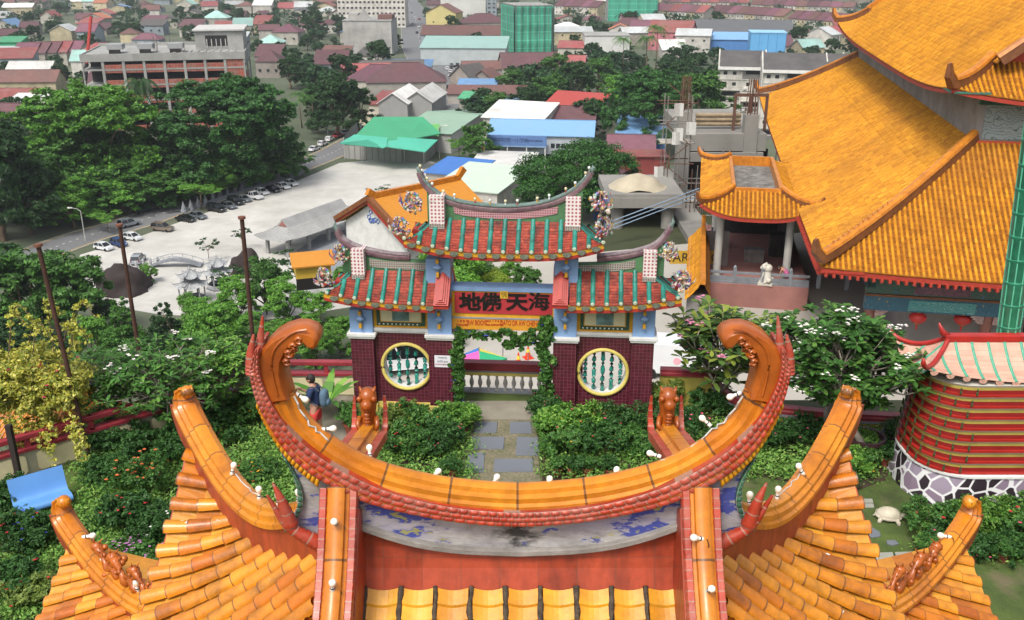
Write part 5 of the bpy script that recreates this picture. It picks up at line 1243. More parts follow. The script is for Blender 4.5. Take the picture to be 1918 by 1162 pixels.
mb=MB();pr=[];z=0
for k in range(14):
 r=.22+.003*k;pr+=[(r*.93,z),(r,z+.05),(r,z+.42),(r*1.1,z+.47),(r*1.1,z+.5)];z+=.52
pr[0]=(.12,0);mb.lathe(pr,18);mb.build('bamboo_stem',BG,bc,50)
for k in range(9):a=2*math.pi*k/9;MB().tube([(.225*math.cos(a),.225*math.sin(a),.08),(.25*math.cos(a),.25*math.sin(a),7.2)],.016,5).build('light_stripe',M('stripe_green','5cb090',.4,.15,5),bc)
bc.rotation_euler=(0,math.radians(-3.0),0)
# ------------- garden wall on the right with its scooped end
GWY=M('wall_yellow','b0a24a',.7,.1,2,dirt='7c7434',damt=.5)
wr=thing('garden_wall','yellow garden wall with maroon coping and a round scoop, right of the gate','wall',(0,0,0))
pl=[(3.95,23.35,.98),(4.6,23.3,.98),(5.35,23.15,.98),(5.38,23.14,.78),(5.5,23.08,.6),(5.75,22.96,.42),(6.1,22.78,.33),(6.6,22.5,.33),(8,22.15,.33),(10,21.9,.33),(13,21.6,.33)]
pts=[Vector(p)for p in pl];A_=[(p.x,p.y,0)for p in pts]
mb=MB()
for k in range(len(pts)-1):
 a,b=pts[k],pts[k+1];d=(b-a);d.z=0;d.normalize();n=Vector((-d.y,d.x,0))*.1
 for s in(-1,1):mb.face([Vector((a.x,a.y,-.3))+n*s,Vector((b.x,b.y,-.3))+n*s,Vector((b.x,b.y,b.z))+n*s,Vector((a.x,a.y,a.z))+n*s])
mb.build('wall',GWY,wr)
MB().sweep([p+Vector((0,0,.06))for p in pts],[(.16,-.07),(.16,.0),(.12,.03),(.12,.09),(-.12,.09),(-.12,.03),(-.16,0),(-.16,-.07)],side=None).build('coping',MAROONP,wr)
MB().sweep([p+Vector((0,-.0,-.02))for p in pts[3:]],[(.19,-.05),(.19,.0),(-.19,.0),(-.19,-.05)]).build('grey_moulding',GRAN,wr)
bal_prof=[(.055,0),(.055,.03),(.035,.05),(.03,.08),(.065,.2),(.06,.26),(.032,.36),(.03,.4),(.05,.43),(.055,.46)]
balm=MB().lathe(bal_prof,12).mesh('baluster',M('grey_baluster','9c9a96',.7,.1,6,dirt='74726c',damt=.4),50)
gb=thing('balustrade','grey vase balustrade with yellow band and maroon rail behind the gate opening','balustrade',(0,24.25,0),GY)
MB().box(-1.9,1.95,-.14,.14,.0,.04).build('foot',GRAN,gb)
for k in range(13):link('baluster',balm,gb,(-1.36+k*.235,0,.04))
MB().box(-1.9,1.95,-.07,.07,.5,.62).build('yellow_band',YELP,gb);MB().box(-1.9,1.95,-.12,.12,.62,.66).build('grey_cap',GRAN,gb);MB().box(-1.9,1.95,-.1,.1,.66,.84).box(-1.9,1.95,-.13,.13,.84,.9).build('rail',MAROONP,gb)
wl=thing('terrace_wall','cream panelled terrace wall with maroon rails running left from the gate','wall',(0,0,0))
path=[(-3.95,24.05),(-6.2,24.1),(-8.2,22.4),(-10.2,20.8),(-12.4,18.95),(-15,16.6)]
for k in range(len(path)-1):
 a,b=Vector((*path[k],0)),Vector((*path[k+1],0));d=b-a;L_=d.length;ang=math.atan2(d.y,d.x)
 T=Matrix.Translation(a)@Matrix.Rotation(ang,4,'Z')
 MB().box(0,L_,-.09,.09,-.3,.62,T).build('wall',M('wall_grey_cream','a09c84',.75,.08,2,dirt='6c6a58',damt=.5),wl)
 n=max(1,round(L_/1.35));w_=L_/n
 for q in range(n):
  for s in(-1,1):MB().prism([(q*w_+.12+ex_,z_)for ex_,z_ in((.06,.06),(w_-.3,.06),(w_-.24,.12),(w_-.24,.48),(w_-.3,.54),(.06,.54),(0,.48),(0,.12))],s*.09,s*.115,lambda x,y,z:T@Vector((x,y,z))).build('cream_panel',CREAMP,wl)
  MB().box(q*w_-.05,q*w_+.07,-.06,.06,.68,.9,T).build('rail_post',MAROONP,wl)
 MB().box(-.05,L_+.05,-.14,.14,.62,.69,T).build('coping',MAROONP,wl);MB().box(-.05,L_+.05,-.09,.09,.9,1.03,T).build('rail',MAROONP,wl,bevel=.02)
# ------------- half-built concrete frame
CONR=M('raw_concrete','8c8a84',.9,.15,.5,.3,dirt='4c4a46',dscale=.25,damt=.6);SANDP=M('sand','a39a86',.95,.15,.6,.4);RUST=M('rusty_steel','5c4034',.8,.3,6);SCAF=M('scaffold_steel','74706c',.6,.3,5)
site=thing('construction_frame','half-built raw concrete frame with bare columns and slabs left of the temple hall','construction site',(0,0,0))
def slabbox(x0,x1,y0,y1,z0,z1,nm='slab',mat=None,par=None):return MB().box(x0,x1,y0,y1,z0,z1).build(nm,mat or CONR,par or site)
s1=slabbox(17.6,25.5,96,112,-7.6,-5.9);slabbox(17.9,25.2,96.0-.4,96.0,-8.6,-7.7,'beam')
slabbox(17.4,26,94,112,-13.6,-12.9);slabbox(17.6,26,95.0,95.3,-12.9,-11.4,'beam')
for(u,vt,y)in((1283,208,96.5),(1407,214,96.5),(1296,232,108),(1406,226,108)):
 p=ony(u,vt,y);c=MB().box(p.x-.65,p.x+.65,y-.65,y+.65,GZ+20,p.z).build('column',CONR,site)
 if y<100:
  for dx in(-.5,-.2,.2,.5):
   for dy in(-.5,.5):MB().tube([(p.x+dx,y+dy,p.z-.2),(p.x+dx*.7,y+dy*.7,p.z+3.4)],.05,4).build('rebar',RUST,c)
sl2=slabbox(8.4,15.4,84,92,-9.9,-9.1);slabbox(8.6,15.2,83.8,84.0,-10.3,-9.4,'beam')
MB().grid(lambda s_,t_:Vector((8.9+5.9*s_,84.6+6*t_,-9.1+max(0,1.15*(1-((s_-.45)**2+(t_-.4)**2)*5))*(1+.5*mn.noise((s_*5,t_*5,1)))-.02)),26,22).build('sand_heap',SANDP,None,True);tag(bpy.data.objects['sand_heap'],'heap of pale sand on the concrete slab right of the gate roof','sand')
for x,y in((9.6,85),(14.2,85),(14.2,91)):MB().lathe([(.6,-20),(.6,-9.9)],14,(x,y,0)).build('round_column',CONR,site,40)
slabbox(8.5,16,76,82,-14.2,-13.4);slabbox(15.2,17.6,78,96,-12.4,-11.8,'ramp');slabbox(8.5,8.9,76,82,-13.4,-12.6,'beam')
for k in range(3):
 y=78+k*.02;MB().tube([(8.2,79,-11.0+k*.35),(16.5,83,-9.0+k*.35)],.05,5).build('stair_rail',M('blue_grey_steel','7c90a4',.5,.1,3),site)
slabbox(14.0,16.0,68,68.4,PZ,-8.0,'site_wall',STONEG)
yb=slabbox(11.7,15.0,67.9,67.99,-10.4,-9.4,'yellow_band',M('band_yellow','b8922c',.6,.1));text('PARKING',.95,13.4,-9.92,67.88,M('band_text','3a2c18'),yb,'lettering',.01)
for z_ in(-19.5,-26):slabbox(17.2,26,94,112,z_-.6,z_)
slabbox(17.5,26,97,97.3,-30,-7.6,'shade_backing',M('site_shade_tone','2e2c2a',.9,.3,.4));slabbox(8.6,15.2,90,90.3,-26,-9.6,'shade_backing',M('site_shade_tone','2e2c2a'))  # near-black sheets added behind the slabs as the frame's inner shade
for k in range(5):MB().box(15.6+k*2.2,16.0+k*2.2,90.0,90.4,-30,-12.8+k%2).build('column',CONR,site)
sc_=thing('scaffold_tower','tall thin scaffolding with netting scraps beside the bare concrete column','scaffolding',(0,0,0));rr=random.Random(5)
X0,X1,Y_0,Y_1=14.6,16.9,91.5,93.5
for x in(X0,X1,19.8,22.4,25):
 for y in(Y_0,Y_1):
  top=-1.5 if x<17 else-7.5;MB().tube([(x,y,-26),(x+.1,y,top)],.06,5).build('upright',SCAF,sc_)
for k in range(13):
 z=-25+k*1.9
 for y in(Y_0,Y_1):
  MB().tube([(X0-.6,y,z),((25.5 if z<-8 else X1+.6),y,z+rr.uniform(-.1,.1))],.055,5).build('ledger',SCAF if k%3 else RUST,sc_)
 MB().tube([(X0,Y_0-.1,z),(X1,Y_0-.1,z+1.9)]if k%2 else[(X1,Y_0-.1,z),(X0,Y_0-.1,z+1.9)],.05,5).build('brace',RUST,sc_)
 if k%3==1:MB().box(X0-.4,25 if z<-9 else X1+.4,Y_0,Y_1,z+.05,z+.12).build('deck_plank',M('deck_plank','9c988c',.8,.2,2),sc_)
for k in range(60):
 x=14.6+k*.2+rr.uniform(-.1,.1);y=rr.choice((88,89.5,91));z1_=rr.uniform(-13,-5.5);MB().tube([(x,y,-28),(x+rr.uniform(-.15,.15),y,z1_)],.045,4).build('prop',RUST if k%3 else SCAF,sc_)
for k in range(9):z=-24+k*1.7;MB().tube([(14.6,88,z),(26.0,88+rr.uniform(-.4,.4),z+rr.uniform(-.2,.2))],.05,4).build('ledger',SCAF,sc_)
for k in range(14):
 p=Vector((rr.uniform(X0-1,X1),Y_0-.3,rr.uniform(-20,-2)));MB().grid(lambda s,t:p+Vector((s*.9,.15*math.sin(s*5+k),-t*1.1+.15*math.sin(t*4))),3,3).build('net_scrap',M('net_scrap','b8b8b4',.9,.1),sc_)
for i,(u,v,y)in enumerate([(1302,238,99),(1332,232,101)]):
 p=ony(u,v,y);mb=MB();T=Matrix.Translation((p.x,p.y,-5.9));[mb.tube([T@Vector((0,0,.5+.45*j)),T@Vector((4.6,0,.5+.45*j))],.22,8)for j in range(3)]if i==0 else mb.box(0,3,0,2,0,.5,T)
 tag(mb.build('formwork_stack',M('formwork','8c7c64',.8,.3,2),None),('bundle of props stacked on the upper slab of the concrete frame','low timber stack on the concrete frame behind the prop bundle')[i],'building material')
tf=MB();
for a in((0,.25),(1.6,1.85),(3.2,3.45)):tf.box(a[0],a[1],0,.25,0,3.4)
tf.box(0,3.45,-.02,.27,3.4,3.7);q=ony(1372,232,98);tag(tf.build('timber_frame',RUST,None,loc=(q.x,q.y,-5.9)),'rusty brown upright frame on the concrete slab near the flats','frame')
# ================================================================== the town
RC_={'maroon':('5c3c40','tiled'),'brown':('6a4a44','tiled'),'rust red':('804440','tin'),'red':('8c4444','tin'),'dark grey':('55524f','tiled'),'pale grey':('a4a8a8','tin'),'white':('c8c8c4','tin'),'blue':('5c84ac','tin'),'green':('3c8c64','tin'),'teal':('8cb0a8','tin'),'plum':('6c4450','tiled'),'orange':('a8684c','tin')}
def rmat(c):h,k=RC_[c];return M('roof_'+c.replace(' ','_'),h,.75,.16,.5,.15,dirt='4a4440' if k=='tiled' else '7c746c',dscale=.12,damt=.45,orand=.22)
def ribbed(name,hexc,sc=1.2,dirt='6c6c68',damt=.3):
 if name in MATS:return MATS[name]
 m,nt,N,L,P=newmat(name);tc=N.new('ShaderNodeTexCoord');w=N.new('ShaderNodeTexWave');w.inputs['Scale'].default_value=sc;L.new(tc.outputs['UV'],w.inputs['Vector'])
 c=lc(hexc);col=ramp(N,L,w.outputs['Fac'],[(0,tuple(x*.8 for x in c)),(1,c)]);col=mixc(N,L,ramp(N,L,noise(N,L,tc.outputs['Object'],.15,5),[(.5,(0,0,0)),(.8,(damt,damt,damt))]),col,lc(dirt))
 L.new(col,P.inputs['Base Color']);P.inputs['Roughness'].default_value=.6;bump(N,L,P,w.outputs['Fac'],.5,.05);MATS[name]=m;return m
WALLS=[M('town_wall_%d'%i,h,.85,.1,.3,dirt='5c5850',dscale=.2,damt=.5,orand=.15)for i,h in enumerate(('b4b0a4','a09c94','b8ac8c','948c84','c0bcb4','8c98a0'))]
WIN=M('town_window','2a2c30',.3,.3,1);FRAMEW=M('window_frame_pale','a8a8a4',.6,.1,3)
winm=MB().box(-.6,.6,-.06,.06,0,1.2).mesh('window',WIN);longwin=MB().box(-1.6,1.6,-.07,.07,0,1.3).mesh('window',WIN);doorm=MB().box(-.55,.55,-.07,.07,0,2.1).mesh('door',M('door_brown','4c3a30',.7,.2,2))
FOOT=[]
HCACHE={}
def gable_meshes(w,d,h,rh,kind,over=.6):
 k=(round(w),round(d),round(h),round(rh*2),kind)
 if k in HCACHE:return HCACHE[k]
 wb=MB();rb=MB();o=over
 if kind=='gable':
  wb.prism([(-d/2,-1),(d/2,-1),(d/2,h),(0,h+rh),(-d/2,h)],-w/2,w/2,lambda x,y,z:(y,x,z));t=.22
  rb.prism([(-d/2-o,h-o*rh/(d/2)+.05),(0,h+rh+.05),(d/2+o,h-o*rh/(d/2)+.05),(d/2+o,h-o*rh/(d/2)+t+.05),(0,h+rh+t+.1),(-d/2-o,h-o*rh/(d/2)+t+.05)],-w/2-o,w/2+o,lambda x,y,z:(y,x,z))
  rb.box(-w/2-o,w/2+o,-.18,.18,h+rh+t+.02,h+rh+t+.22)
 elif kind=='hip':
  wb.box(-w/2,w/2,-d/2,d/2,-1,h);r=max(.2,w/2-d/2);z0=h-.12
  A_=[(-w/2-o,-d/2-o,z0),(w/2+o,-d/2-o,z0),(w/2+o,d/2+o,z0),(-w/2-o,d/2+o,z0),(-r,0,h+rh),(r,0,h+rh)]
  i=rb.idx(A_)
  for f in((0,1,5,4),(1,2,5),(2,3,4,5),(3,0,4),(3,2,1,0)):rb.fi([i+q for q in f])
  rb.box(-r,r,-.2,.2,h+rh-.05,h+rh+.18)
 elif kind=='mono':
  wb.prism([(-d/2,-1),(d/2,-1),(d/2,h+rh),(-d/2,h)],-w/2,w/2,lambda x,y,z:(y,x,z))
  s_=rh/d;rb.prism([(-d/2-o,h-o*s_+.05),(d/2+o,h+rh+o*s_+.05),(d/2+o,h+rh+o*s_+.28),(-d/2-o,h-o*s_+.28)],-w/2-o,w/2+o,lambda x,y,z:(y,x,z))
 elif kind=='cross':
  wb.prism([(-w/2,-1),(w/2,-1),(w/2,h),(0,h+rh),(-w/2,h)],-d/2,d/2);t=.22;s_=rh/(w/2)
  rb.prism([(-w/2-o,h-o*s_+.05),(0,h+rh+.05),(w/2+o,h-o*s_+.05),(w/2+o,h-o*s_+t+.05),(0,h+rh+t+.1),(-w/2-o,h-o*s_+t+.05)],-d/2-o,d/2+o)
 r=(wb.mesh('wall',WALLS[0]),rb.mesh('roof',rmat('maroon')));HCACHE[k]=r;return r
def omat(o,m):o.material_slots[0].link='OBJECT';o.material_slots[0].material=m
def house(pos,w,d,h,rh,roof,wall,rz,label,kind='gable',cat='house',name=None,group=None,wins=0,roofm=None,floors=1,door=False):
 t=thing(name or 'house',label,cat,pos,rz,group);m=gable_meshes(w,d,h,rh,kind)
 a=link('wall',m[0],t);omat(a,WALLS[wall]if isinstance(wall,int)else wall);b=link('roof',m[1],t);omat(b,roofm or rmat(roof))
 for q in(a,b):q.scale=(w/round(w),d/round(d),h/round(h)if round(h)else 1)
 for f in range(floors):
  for k in range(wins):link('window',winm,t,(-w/2+w*(k+.5)/wins,-d/2-.03,h*(f+.45)/floors-.3))
 if door:link('door',doorm,t,(-w*.3,-d/2-.04,0))
 FOOT.append((pos.x,pos.y,max(w,d)*.62));return t
def Hh(u,v,w,d,h,rh,roof,wall,deg,label,kind='gable',**k):return house(onz(u,v,GZ),w,d,h,rh,roof,wall,math.radians(deg),label,kind,**k)
# --- the concrete shell with brick infill
BRK=TILE('raw_brick',['8c4434','9a4c38','7c3c30','945044'],.9,0,dirt='8c8478',damt=.4,dscale=.4,line=.4,linec=(.3,.27,.24),mort=.06,bscale=3)
q0=onz(172,246,GZ);q1=onz(470,236,GZ);sd=(q1-q0);sd.z=0;W_=sd.length;ang=math.atan2(sd.y,sd.x)
shell=thing('concrete_shell','unfinished four-storey concrete and brick building with stair tower beyond the big trees','building',q0,ang)
HS=26.0;D_=34;CW=M('weathered_concrete','9a9a96',.9,.12,.25,.1,dirt='5c5c58',dscale=.12,damt=.55)
for k in range(5):MB().box(0,W_,0,D_,5.2*(k+1)-.5,5.2*(k+1)-.02 if k<4 else HS-1.6).build('floor_slab',CW,shell)
for k in range(9):
 x=k*W_/8;
 for y in(0,D_/2,D_-.8):MB().box(max(0,x-.45),min(W_,x+.45),y-.1,y+.8,0,HS-1.6).build('column',CW,shell)
MB().box(-.3,W_+.3,-.3,.2,HS-2.6,HS-.1).build('parapet',CW,shell);MB().box(W_-.2,W_+.3,.2,D_,HS-4.2,HS-.1).build('parapet',CW,shell);MB().box(-.3,.2,.2,D_,HS-2.5,HS-.1).build('parapet',CW,shell);MB().box(-.3,W_+.3,D_-.3,D_+.2,HS-1.6,HS+.6).build('parapet',CW,shell)
MB().box(.2,W_-.2,.2,D_-.3,HS-1.7,HS-1.5).build('roof_slab',CW,shell)
for f in(0,1,2,3,4):
 for k in range(8):
  x0,x1=k*W_/8+.5,(k+1)*W_/8-.5
  if k==0 and f>1:continue
  full=(k==7)
  MB().box(x0,x1,.15,.45,5.2*f+.0,5.2*f+(1.5 if not full else 4.7 if f<4 else 3.5)).build('brick_infill',BRK,shell)
  if not full and k%1==0:MB().box(x0,x1,.15,.45,5.2*f+(3.9 if f<4 else 3.0),5.2*f+(4.7 if f<4 else 3.5)).build('brick_infill',BRK,shell)
for f in range(4):MB().box(W_-.4,W_-.1,2,D_*.5,5.2*f,5.2*f+(4.7 if f!=3 else 2)).build('brick_infill',BRK,shell)
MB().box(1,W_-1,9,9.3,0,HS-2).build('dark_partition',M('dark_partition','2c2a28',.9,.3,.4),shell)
tw=MB().box(W_-17,W_-.5,D_*.3,D_-2,HS-1.5,HS+6.2).build('stair_tower',CW,shell);MB().box(W_-17.6,W_+.2,D_*.3-1,D_-1,HS+6.2,HS+6.7).build('tower_roof',M('tower_cap','b4b4b0',.8,.08,.4),tw);MB().box(W_-13.5,W_-6,D_*.3-.1,D_*.3,HS+1,HS+4.6).build('tower_opening',DARK,tw)
for k in range(5):MB().box(W_-13.2+k*1.6,W_-12.9+k*1.6,D_*.3-.3,D_*.3-.12,HS+.5,HS+3.4).build('railing_post',FRAMEW,tw)
for k in range(3):c=MB().box(8+k*10,13+k*10,4,10,HS+.9,HS+2.6).build('stair_head',M('stair_head_grey','8c8e8e',.8,.1,.6),shell);MB().box(8.6+k*10,12.4+k*10,3.85,4,HS-1.4,HS+.9).build('stair_opening',DARK,c)
for k in range(9):MB().box(W_-24+k*2.5,W_-23.2+k*2.5,2.5,10,HS-1.4,HS-.2).build('roof_beam',CW,shell)
for i,(x,y)in enumerate(((W_*.47,7),(W_*.36,4),(W_*.57,9))):
 o=MB().grid(lambda s,t:Vector((s*5,t*3.5,.3+.25*math.sin(s*9)+.2*math.sin(t*7))),8,6).build('tarpaulin',M('blue_tarp','3c8cc0',.5,.1,1),None,True,loc=q0+rotp(x,y,ang)+Vector((0,0,HS-1.4)),rz=ang);tag(o,'blue tarpaulin on the concrete shell roof, %s from the left'%('second','first','third')[i],'tarpaulin')
rr=random.Random(11)
for k in range(14):
 x,y=W_*.5+rr.uniform(-6,10),rr.uniform(3,16);MB().tube([(x,y,HS-1.4),(x,y,HS+rr.uniform(2,5))],.09,4).build('prop',SCAF if k%2 else RUST,shell)
FOOT.append((q0.x+W_/2,q0.y+20,36))
cb,ct=onz(150,236,GZ),None;cb.y-=0
p=onz(152,232,GZ);tip=ony(171,24,p.y+6);cr=thing('mobile_crane','crane with thin red and black boom rising left of the concrete shell','crane',p)
tl=tip-p;CRD=M('crane_red','a8342c',.5,.1,1)
MB().tube([tl*.05,tl*.55],.75,6).build('lower_boom',BLK,cr);MB().tube([tl*.5,tl*.97],.55,6).build('upper_boom',CRD,cr);MB().box(-2,2,-3,3,0,2.6).box(-1.4,1.4,-2,0,2.6,4).build('crane_body',CRD,cr);MB().tube([tl*.97,tl*.97+Vector((.6,0,-.2))],.3,5).build('boom_head',BLK,cr)
# --- landmark houses, each at its own place
L='the concrete shell'
Hh(40,30,26,16,8,3,'white',2,8,'cream house with pale roof at the far top left corner','gable',wins=5)
Hh(28,112,13,12,10,2,'green',M('wall_green','3c9c70',.8,.08,.4),6,'bright green walled house left of the maroon terrace','mono',wins=0)
Hh(10,126,14,12,8,2,'pale grey',3,6,'grey roofed house at the left edge beside the bright green house','mono')
for i,(u,c)in enumerate(((62,'plum'),(82,'maroon'),(102,'maroon'),(122,'red'),(144,'plum'))):Hh(u+0,122-i*1.0,10.5,22,7,4.5,c,0,4,'%s roofed terrace unit, %s from the green house towards the crane'%(c,ORD[i]),'gable')
Hh(66,152,20,11,6,3,'white',2,3,'low house with white tin roof below the maroon terrace','gable',wins=3)
Hh(65,176,24,12,6,4,'brown',2,3,'brown roofed house with white porch under the white tin roofed house','gable',wins=4)
Hh(35,200,18,12,4,3,'rust red',0,0,'rust red low shed under the brown porch house, far left')
Hh(28,248,24,16,5,5,'maroon',2,-10,'maroon roofed timber house at left edge beside the rain tree','hip')
Hh(90,210,26,14,4,2,'white',4,2,'long white shed roof left of the bright rain tree','mono')
Hh(196,128,24,18,8,5,'red',0,4,'red gabled roof just behind the crane boom','hip')
STW=M('stained_white','a8a6a2',.9,.1,.12,dirt='565450',dscale=.09,damt=.6)
def block(u0,u1,vb,vt,d,mat,label,name='apartment_block',floors=0,cols=0,rz=0,roofm=None,cat='building'):
 a,b=onz(u0,vb,GZ),onz(u1,vb,GZ);w=(b-a).length;zt=ony((u0+u1)/2,vt,a.y).z;t=thing(name,label,cat,a,rz);h=zt-GZ
 MB().box(0,w,0,d,-1,h).build('wall',mat,t);MB().box(-.3,w+.3,-.3,d+.3,h,h+.5).build('roof',roofm or CW,t)
 for f in range(floors):
  for k in range(cols):link('window',winm,t,(w*(k+.5)/cols,-.05,h*(f+.35)/floors),sc=(min(2.2,w/cols*.5/1.2),1,h/floors*.35/1.2))
 FOOT.append((a.x+w/2,a.y+d/2,max(w,d)*.6));return t,w,h
tb_,w_,h_=block(645,735,104,40,30,STW,'old white windowless block with black water stains left of the main road')
MB().prism([(w_*.25,h_),(w_*.45,h_+7),(w_*.6,h_)],0,2).build('gable_wall',STW,tb_);MB().box(w_*.1,w_*.3,4,14,h_+.5,h_+4).build('roof_room',STW,tb_);MB().box(w_*.7,w_,6,20,h_+.5,h_+3).build('roof_room',rmat('brown'),tb_)
block(634,760,52,-22,25,WALLS[4],'long white slab of flats at the top edge behind the stained block',floors=7,cols=16)
block(826,910,40,-14,22,M('clean_white','c4c4c0',.8,.05,.2,dirt='8c8c88',damt=.3),'plain white block at the top edge left of the green netted tower');block(912,930,42,-20,20,WALLS[5],'narrow blue grey block squeezed between white block and green tower',floors=8,cols=2)
def net_mat(name,c):
 m,nt,N,Lk,P=newmat(name);uv=N.new('ShaderNodeTexCoord').outputs['UV'];b=N.new('ShaderNodeTexBrick');b.inputs['Scale'].default_value=.22;b.offset=0;b.inputs['Mortar Size'].default_value=.012;b.inputs['Color1'].default_value=(*lc(c),1);b.inputs['Color2'].default_value=(*[x*.85 for x in lc(c)],1);b.inputs['Mortar'].default_value=(*lc('5cc0a0'),1);Lk.new(uv,b.inputs['Vector'])
 col=mixc(N,Lk,ramp(N,Lk,noise(N,Lk,uv,.12,5),[(.4,(0,0,0)),(.7,(.6,.6,.6))]),b.outputs[0],lc('2c5c54'));Lk.new(col,P.inputs['Base Color']);P.inputs['Roughness'].default_value=.8;bump(N,Lk,P,noise(N,Lk,uv,.8,4),.6,.3);return m
NET=net_mat('scaffold_net','3c9c80')
a=onz(965,108,GZ);b=onz(1034,104,GZ);c=onz(928,92,GZ)
t,w_,h_=block(966,1036,106,12,30,CW,'tall building shell wrapped in green scaffold netting','netted_tower',rz=math.radians(14))
nb=MB();nx_,ny_=15,13
nb.grid(lambda s,q:Vector((w_*s-.6*1,-1.2+.5*math.sin(s*31)+.3*math.sin(q*17),h_*q*1.0)),30,20,(7,7));
nb.grid(lambda s,q:Vector((-1.2+.4*math.sin(s*23),31*s-.6,h_*q)),20,20,(7,7));nb.grid(lambda s,q:Vector((w_+1.2+.4*math.sin(s*23),31*s-.6,h_*q)),20,20,(7,7));nb.build('green_netting',NET,t)
for k in range(9):MB().tube([(w_*k/8,-1.9,0),(w_*k/8,-1.9,h_+1.2)],.12,4).build('scaffold_pole',SCAF,t)
for k in range(6):MB().tube([(-1.9,31*k/5,0),(-1.9,31*k/5,h_+1)],.12,4).build('scaffold_pole',SCAF,t)
t,w_,h_=block(1138,1230,40,-8,25,CW,'second building in green scaffold netting, further off to the right','netted_tower');MB().grid(lambda s,q:Vector((w_*s,-1.2+.5*math.sin(s*31),h_*q)),30,12,(12,5)).build('green_netting',NET,t)
Hh(833,56,24,18,13,6,'brown',M('wall_yellow_house','b8ac74',.8,.06,.2),-14,'yellow walled house with brown gable beside the main road','cross',wins=2)
Hh(868,84,52,22,7,5,'brown',5,-5,'long brown roof with blue gable behind the teal market','gable');Hh(905,62,34,22,8,6,'maroon',1,12,'big maroon roof left of the green netted tower','hip')
Hh(872,118,46,24,9,4,'teal',M('market_wall','a4acac',.8,.1,.3),-4,'market hall with pale teal roof at the road junction','mono',name='market_hall',cat='building',roofm=ribbed('teal_roof','8fb0a8'))
Hh(914,112,18,16,9,1,'teal',4,-4,'white front block at the right end of the teal market','mono',wins=4,floors=2)
Hh(762,174,34,22,6,7,'maroon',1,6,'maroon hipped house left of the main road bend','hip');Hh(715,168,30,20,5,6,'plum',0,-8,'plum roofed house with grey gable beside the dark tree','hip');Hh(692,152,26,14,4,4,'red',0,10,'small red roof left of the plum roofed house','gable');Hh(735,150,30,12,5,4,'dark grey',1,6,'long dark grey roof behind the maroon hipped house');Hh(765,138,24,12,4,2,'blue',1,0,'low light blue roof beside the round road tree','mono')
for i,u in enumerate((753,797)):Hh(u,214-i*3,11.5,26,6,3.6,'white',M('shed_grey','8c8c8a',.8,.1,.3),-8,'white twin gable shed facing the car park road, %s half'%('left','right')[i],'cross')
Hh(727,208,9,22,4,2,'red',0,-8,'narrow red lean-to left of the white twin gable shed','mono')
Hh(850,262,18,42,6,2.5,'teal',M('long_white_wall','b0b0ac',.9,.08,.3,dirt='6c6c66',damt=.5),-22,'long pale green roofed shed with stained white side wall','gable',roofm=ribbed('palegreen_roof','8ca894'))
FOOT.append((onz(730,270,GZ).x,onz(730,270,GZ).y,26))
gm=thing('green_hall','market hall with bright green and turquoise metal roofs at the car park edge','building',onz(730,300,GZ));o=gm.location
def P3(u,v,z):p=onz(u,v,GZ+z);return p-Vector(o)
def plate(pts,th,name,mat,par):
 mb=MB();n=len(pts);i=mb.idx(pts);j=mb.idx([p-Vector((0,0,th))for p in pts]);mb.fi([i+k for k in range(n)]);mb.fi([j+k for k in reversed(range(n))])
 for k in range(n):mb.fi((i+k,j+k,j+(k+1)%n,i+(k+1)%n))
 return mb.build(name,mat,par)
G1=ribbed('green_tin','3f9c70',1.2,'4c7c68',.3);G2=ribbed('turquoise_tin','4fb096',1.2,'5c8c80',.3);G3=ribbed('lime_tin','6cb45c',1.2)
plate([P3(700,219,11),P3(792,219,11),P3(826,250,8.4),P3(762,262,8.4)],.3,'green_roof',G1,gm);plate([P3(700,219,11),P3(762,262,8.4),P3(724,262,8.3),P3(664,256,8.0)],.3,'green_roof',G1,gm)
plate([P3(664,252,8.4),P3(690,262,8.6),P3(718,276,7.0),P3(637,268,6.6)],.3,'turquoise_roof',G2,gm);plate([P3(664,252,8.4),P3(726,258,8.6),P3(724,274,7.6),P3(716,277,7.1)],.3,'turquoise_roof',G2,gm)
plate([P3(726,256,8.5),P3(762,258,8.8),P3(820,262,7.6),P3(797,284,6.0),P3(722,274,7.4)],.3,'turquoise_roof',G2,gm);plate([P3(800,234,8.0),P3(823,232,8.0),P3(822,255,6.5),P3(790,252,7.0)],.25,'lime_roof',G3,gm)
wa,wb_,wc=P3(644,297,0),P3(798,307,0),P3(838,262,0)
mb=MB();dgn=Vector((0,0,6.2));mb.face([wa,wb_,wb_+dgn,wa+dgn]);mb.face([wb_,wc,wc+dgn,wb_+dgn]);wl_=P3(672,262,0);mb.face([wl_,wa,wa+dgn,wl_+dgn]);mb.build('wall',M('hall_grey_wall','82827e',.85,.1,.4,dirt='5c5c58',damt=.4),gm)
nn=Vector((0,-.15,0))
for k in range(10):a=wa.lerp(wb_,(k+.08)/14);b=wa.lerp(wb_,(k+.92)/14);MB().face([a+nn,b+nn,b+nn+Vector((0,0,4)),a+nn+Vector((0,0,4))]);m_=MB();m_.face([a+nn,b+nn,b+nn+Vector((0,0,4)),a+nn+Vector((0,0,4))]);m_.build('shutter',M('shutter_grey','9a9a96',.7,.06,.5),gm)
m_=MB();a,b=wa.lerp(wb_,.02),wa.lerp(wb_,.86);m_.face([a+nn+Vector((0,0,4.3)),b+nn+Vector((0,0,4.3)),b+nn+Vector((0,0,6.2)),a+nn+Vector((0,0,6.2))]);m_.build('green_fascia',M('fascia_green','2c6450',.7,.1,.5),gm)
for k in(.02,.24,.5,.75,.98):q=wa.lerp(wb_,k)+Vector((0,-1.2,0));MB().tube([q,q+Vector((0,0,6.6))],.12,6).build('post',FRAMEW,gm)
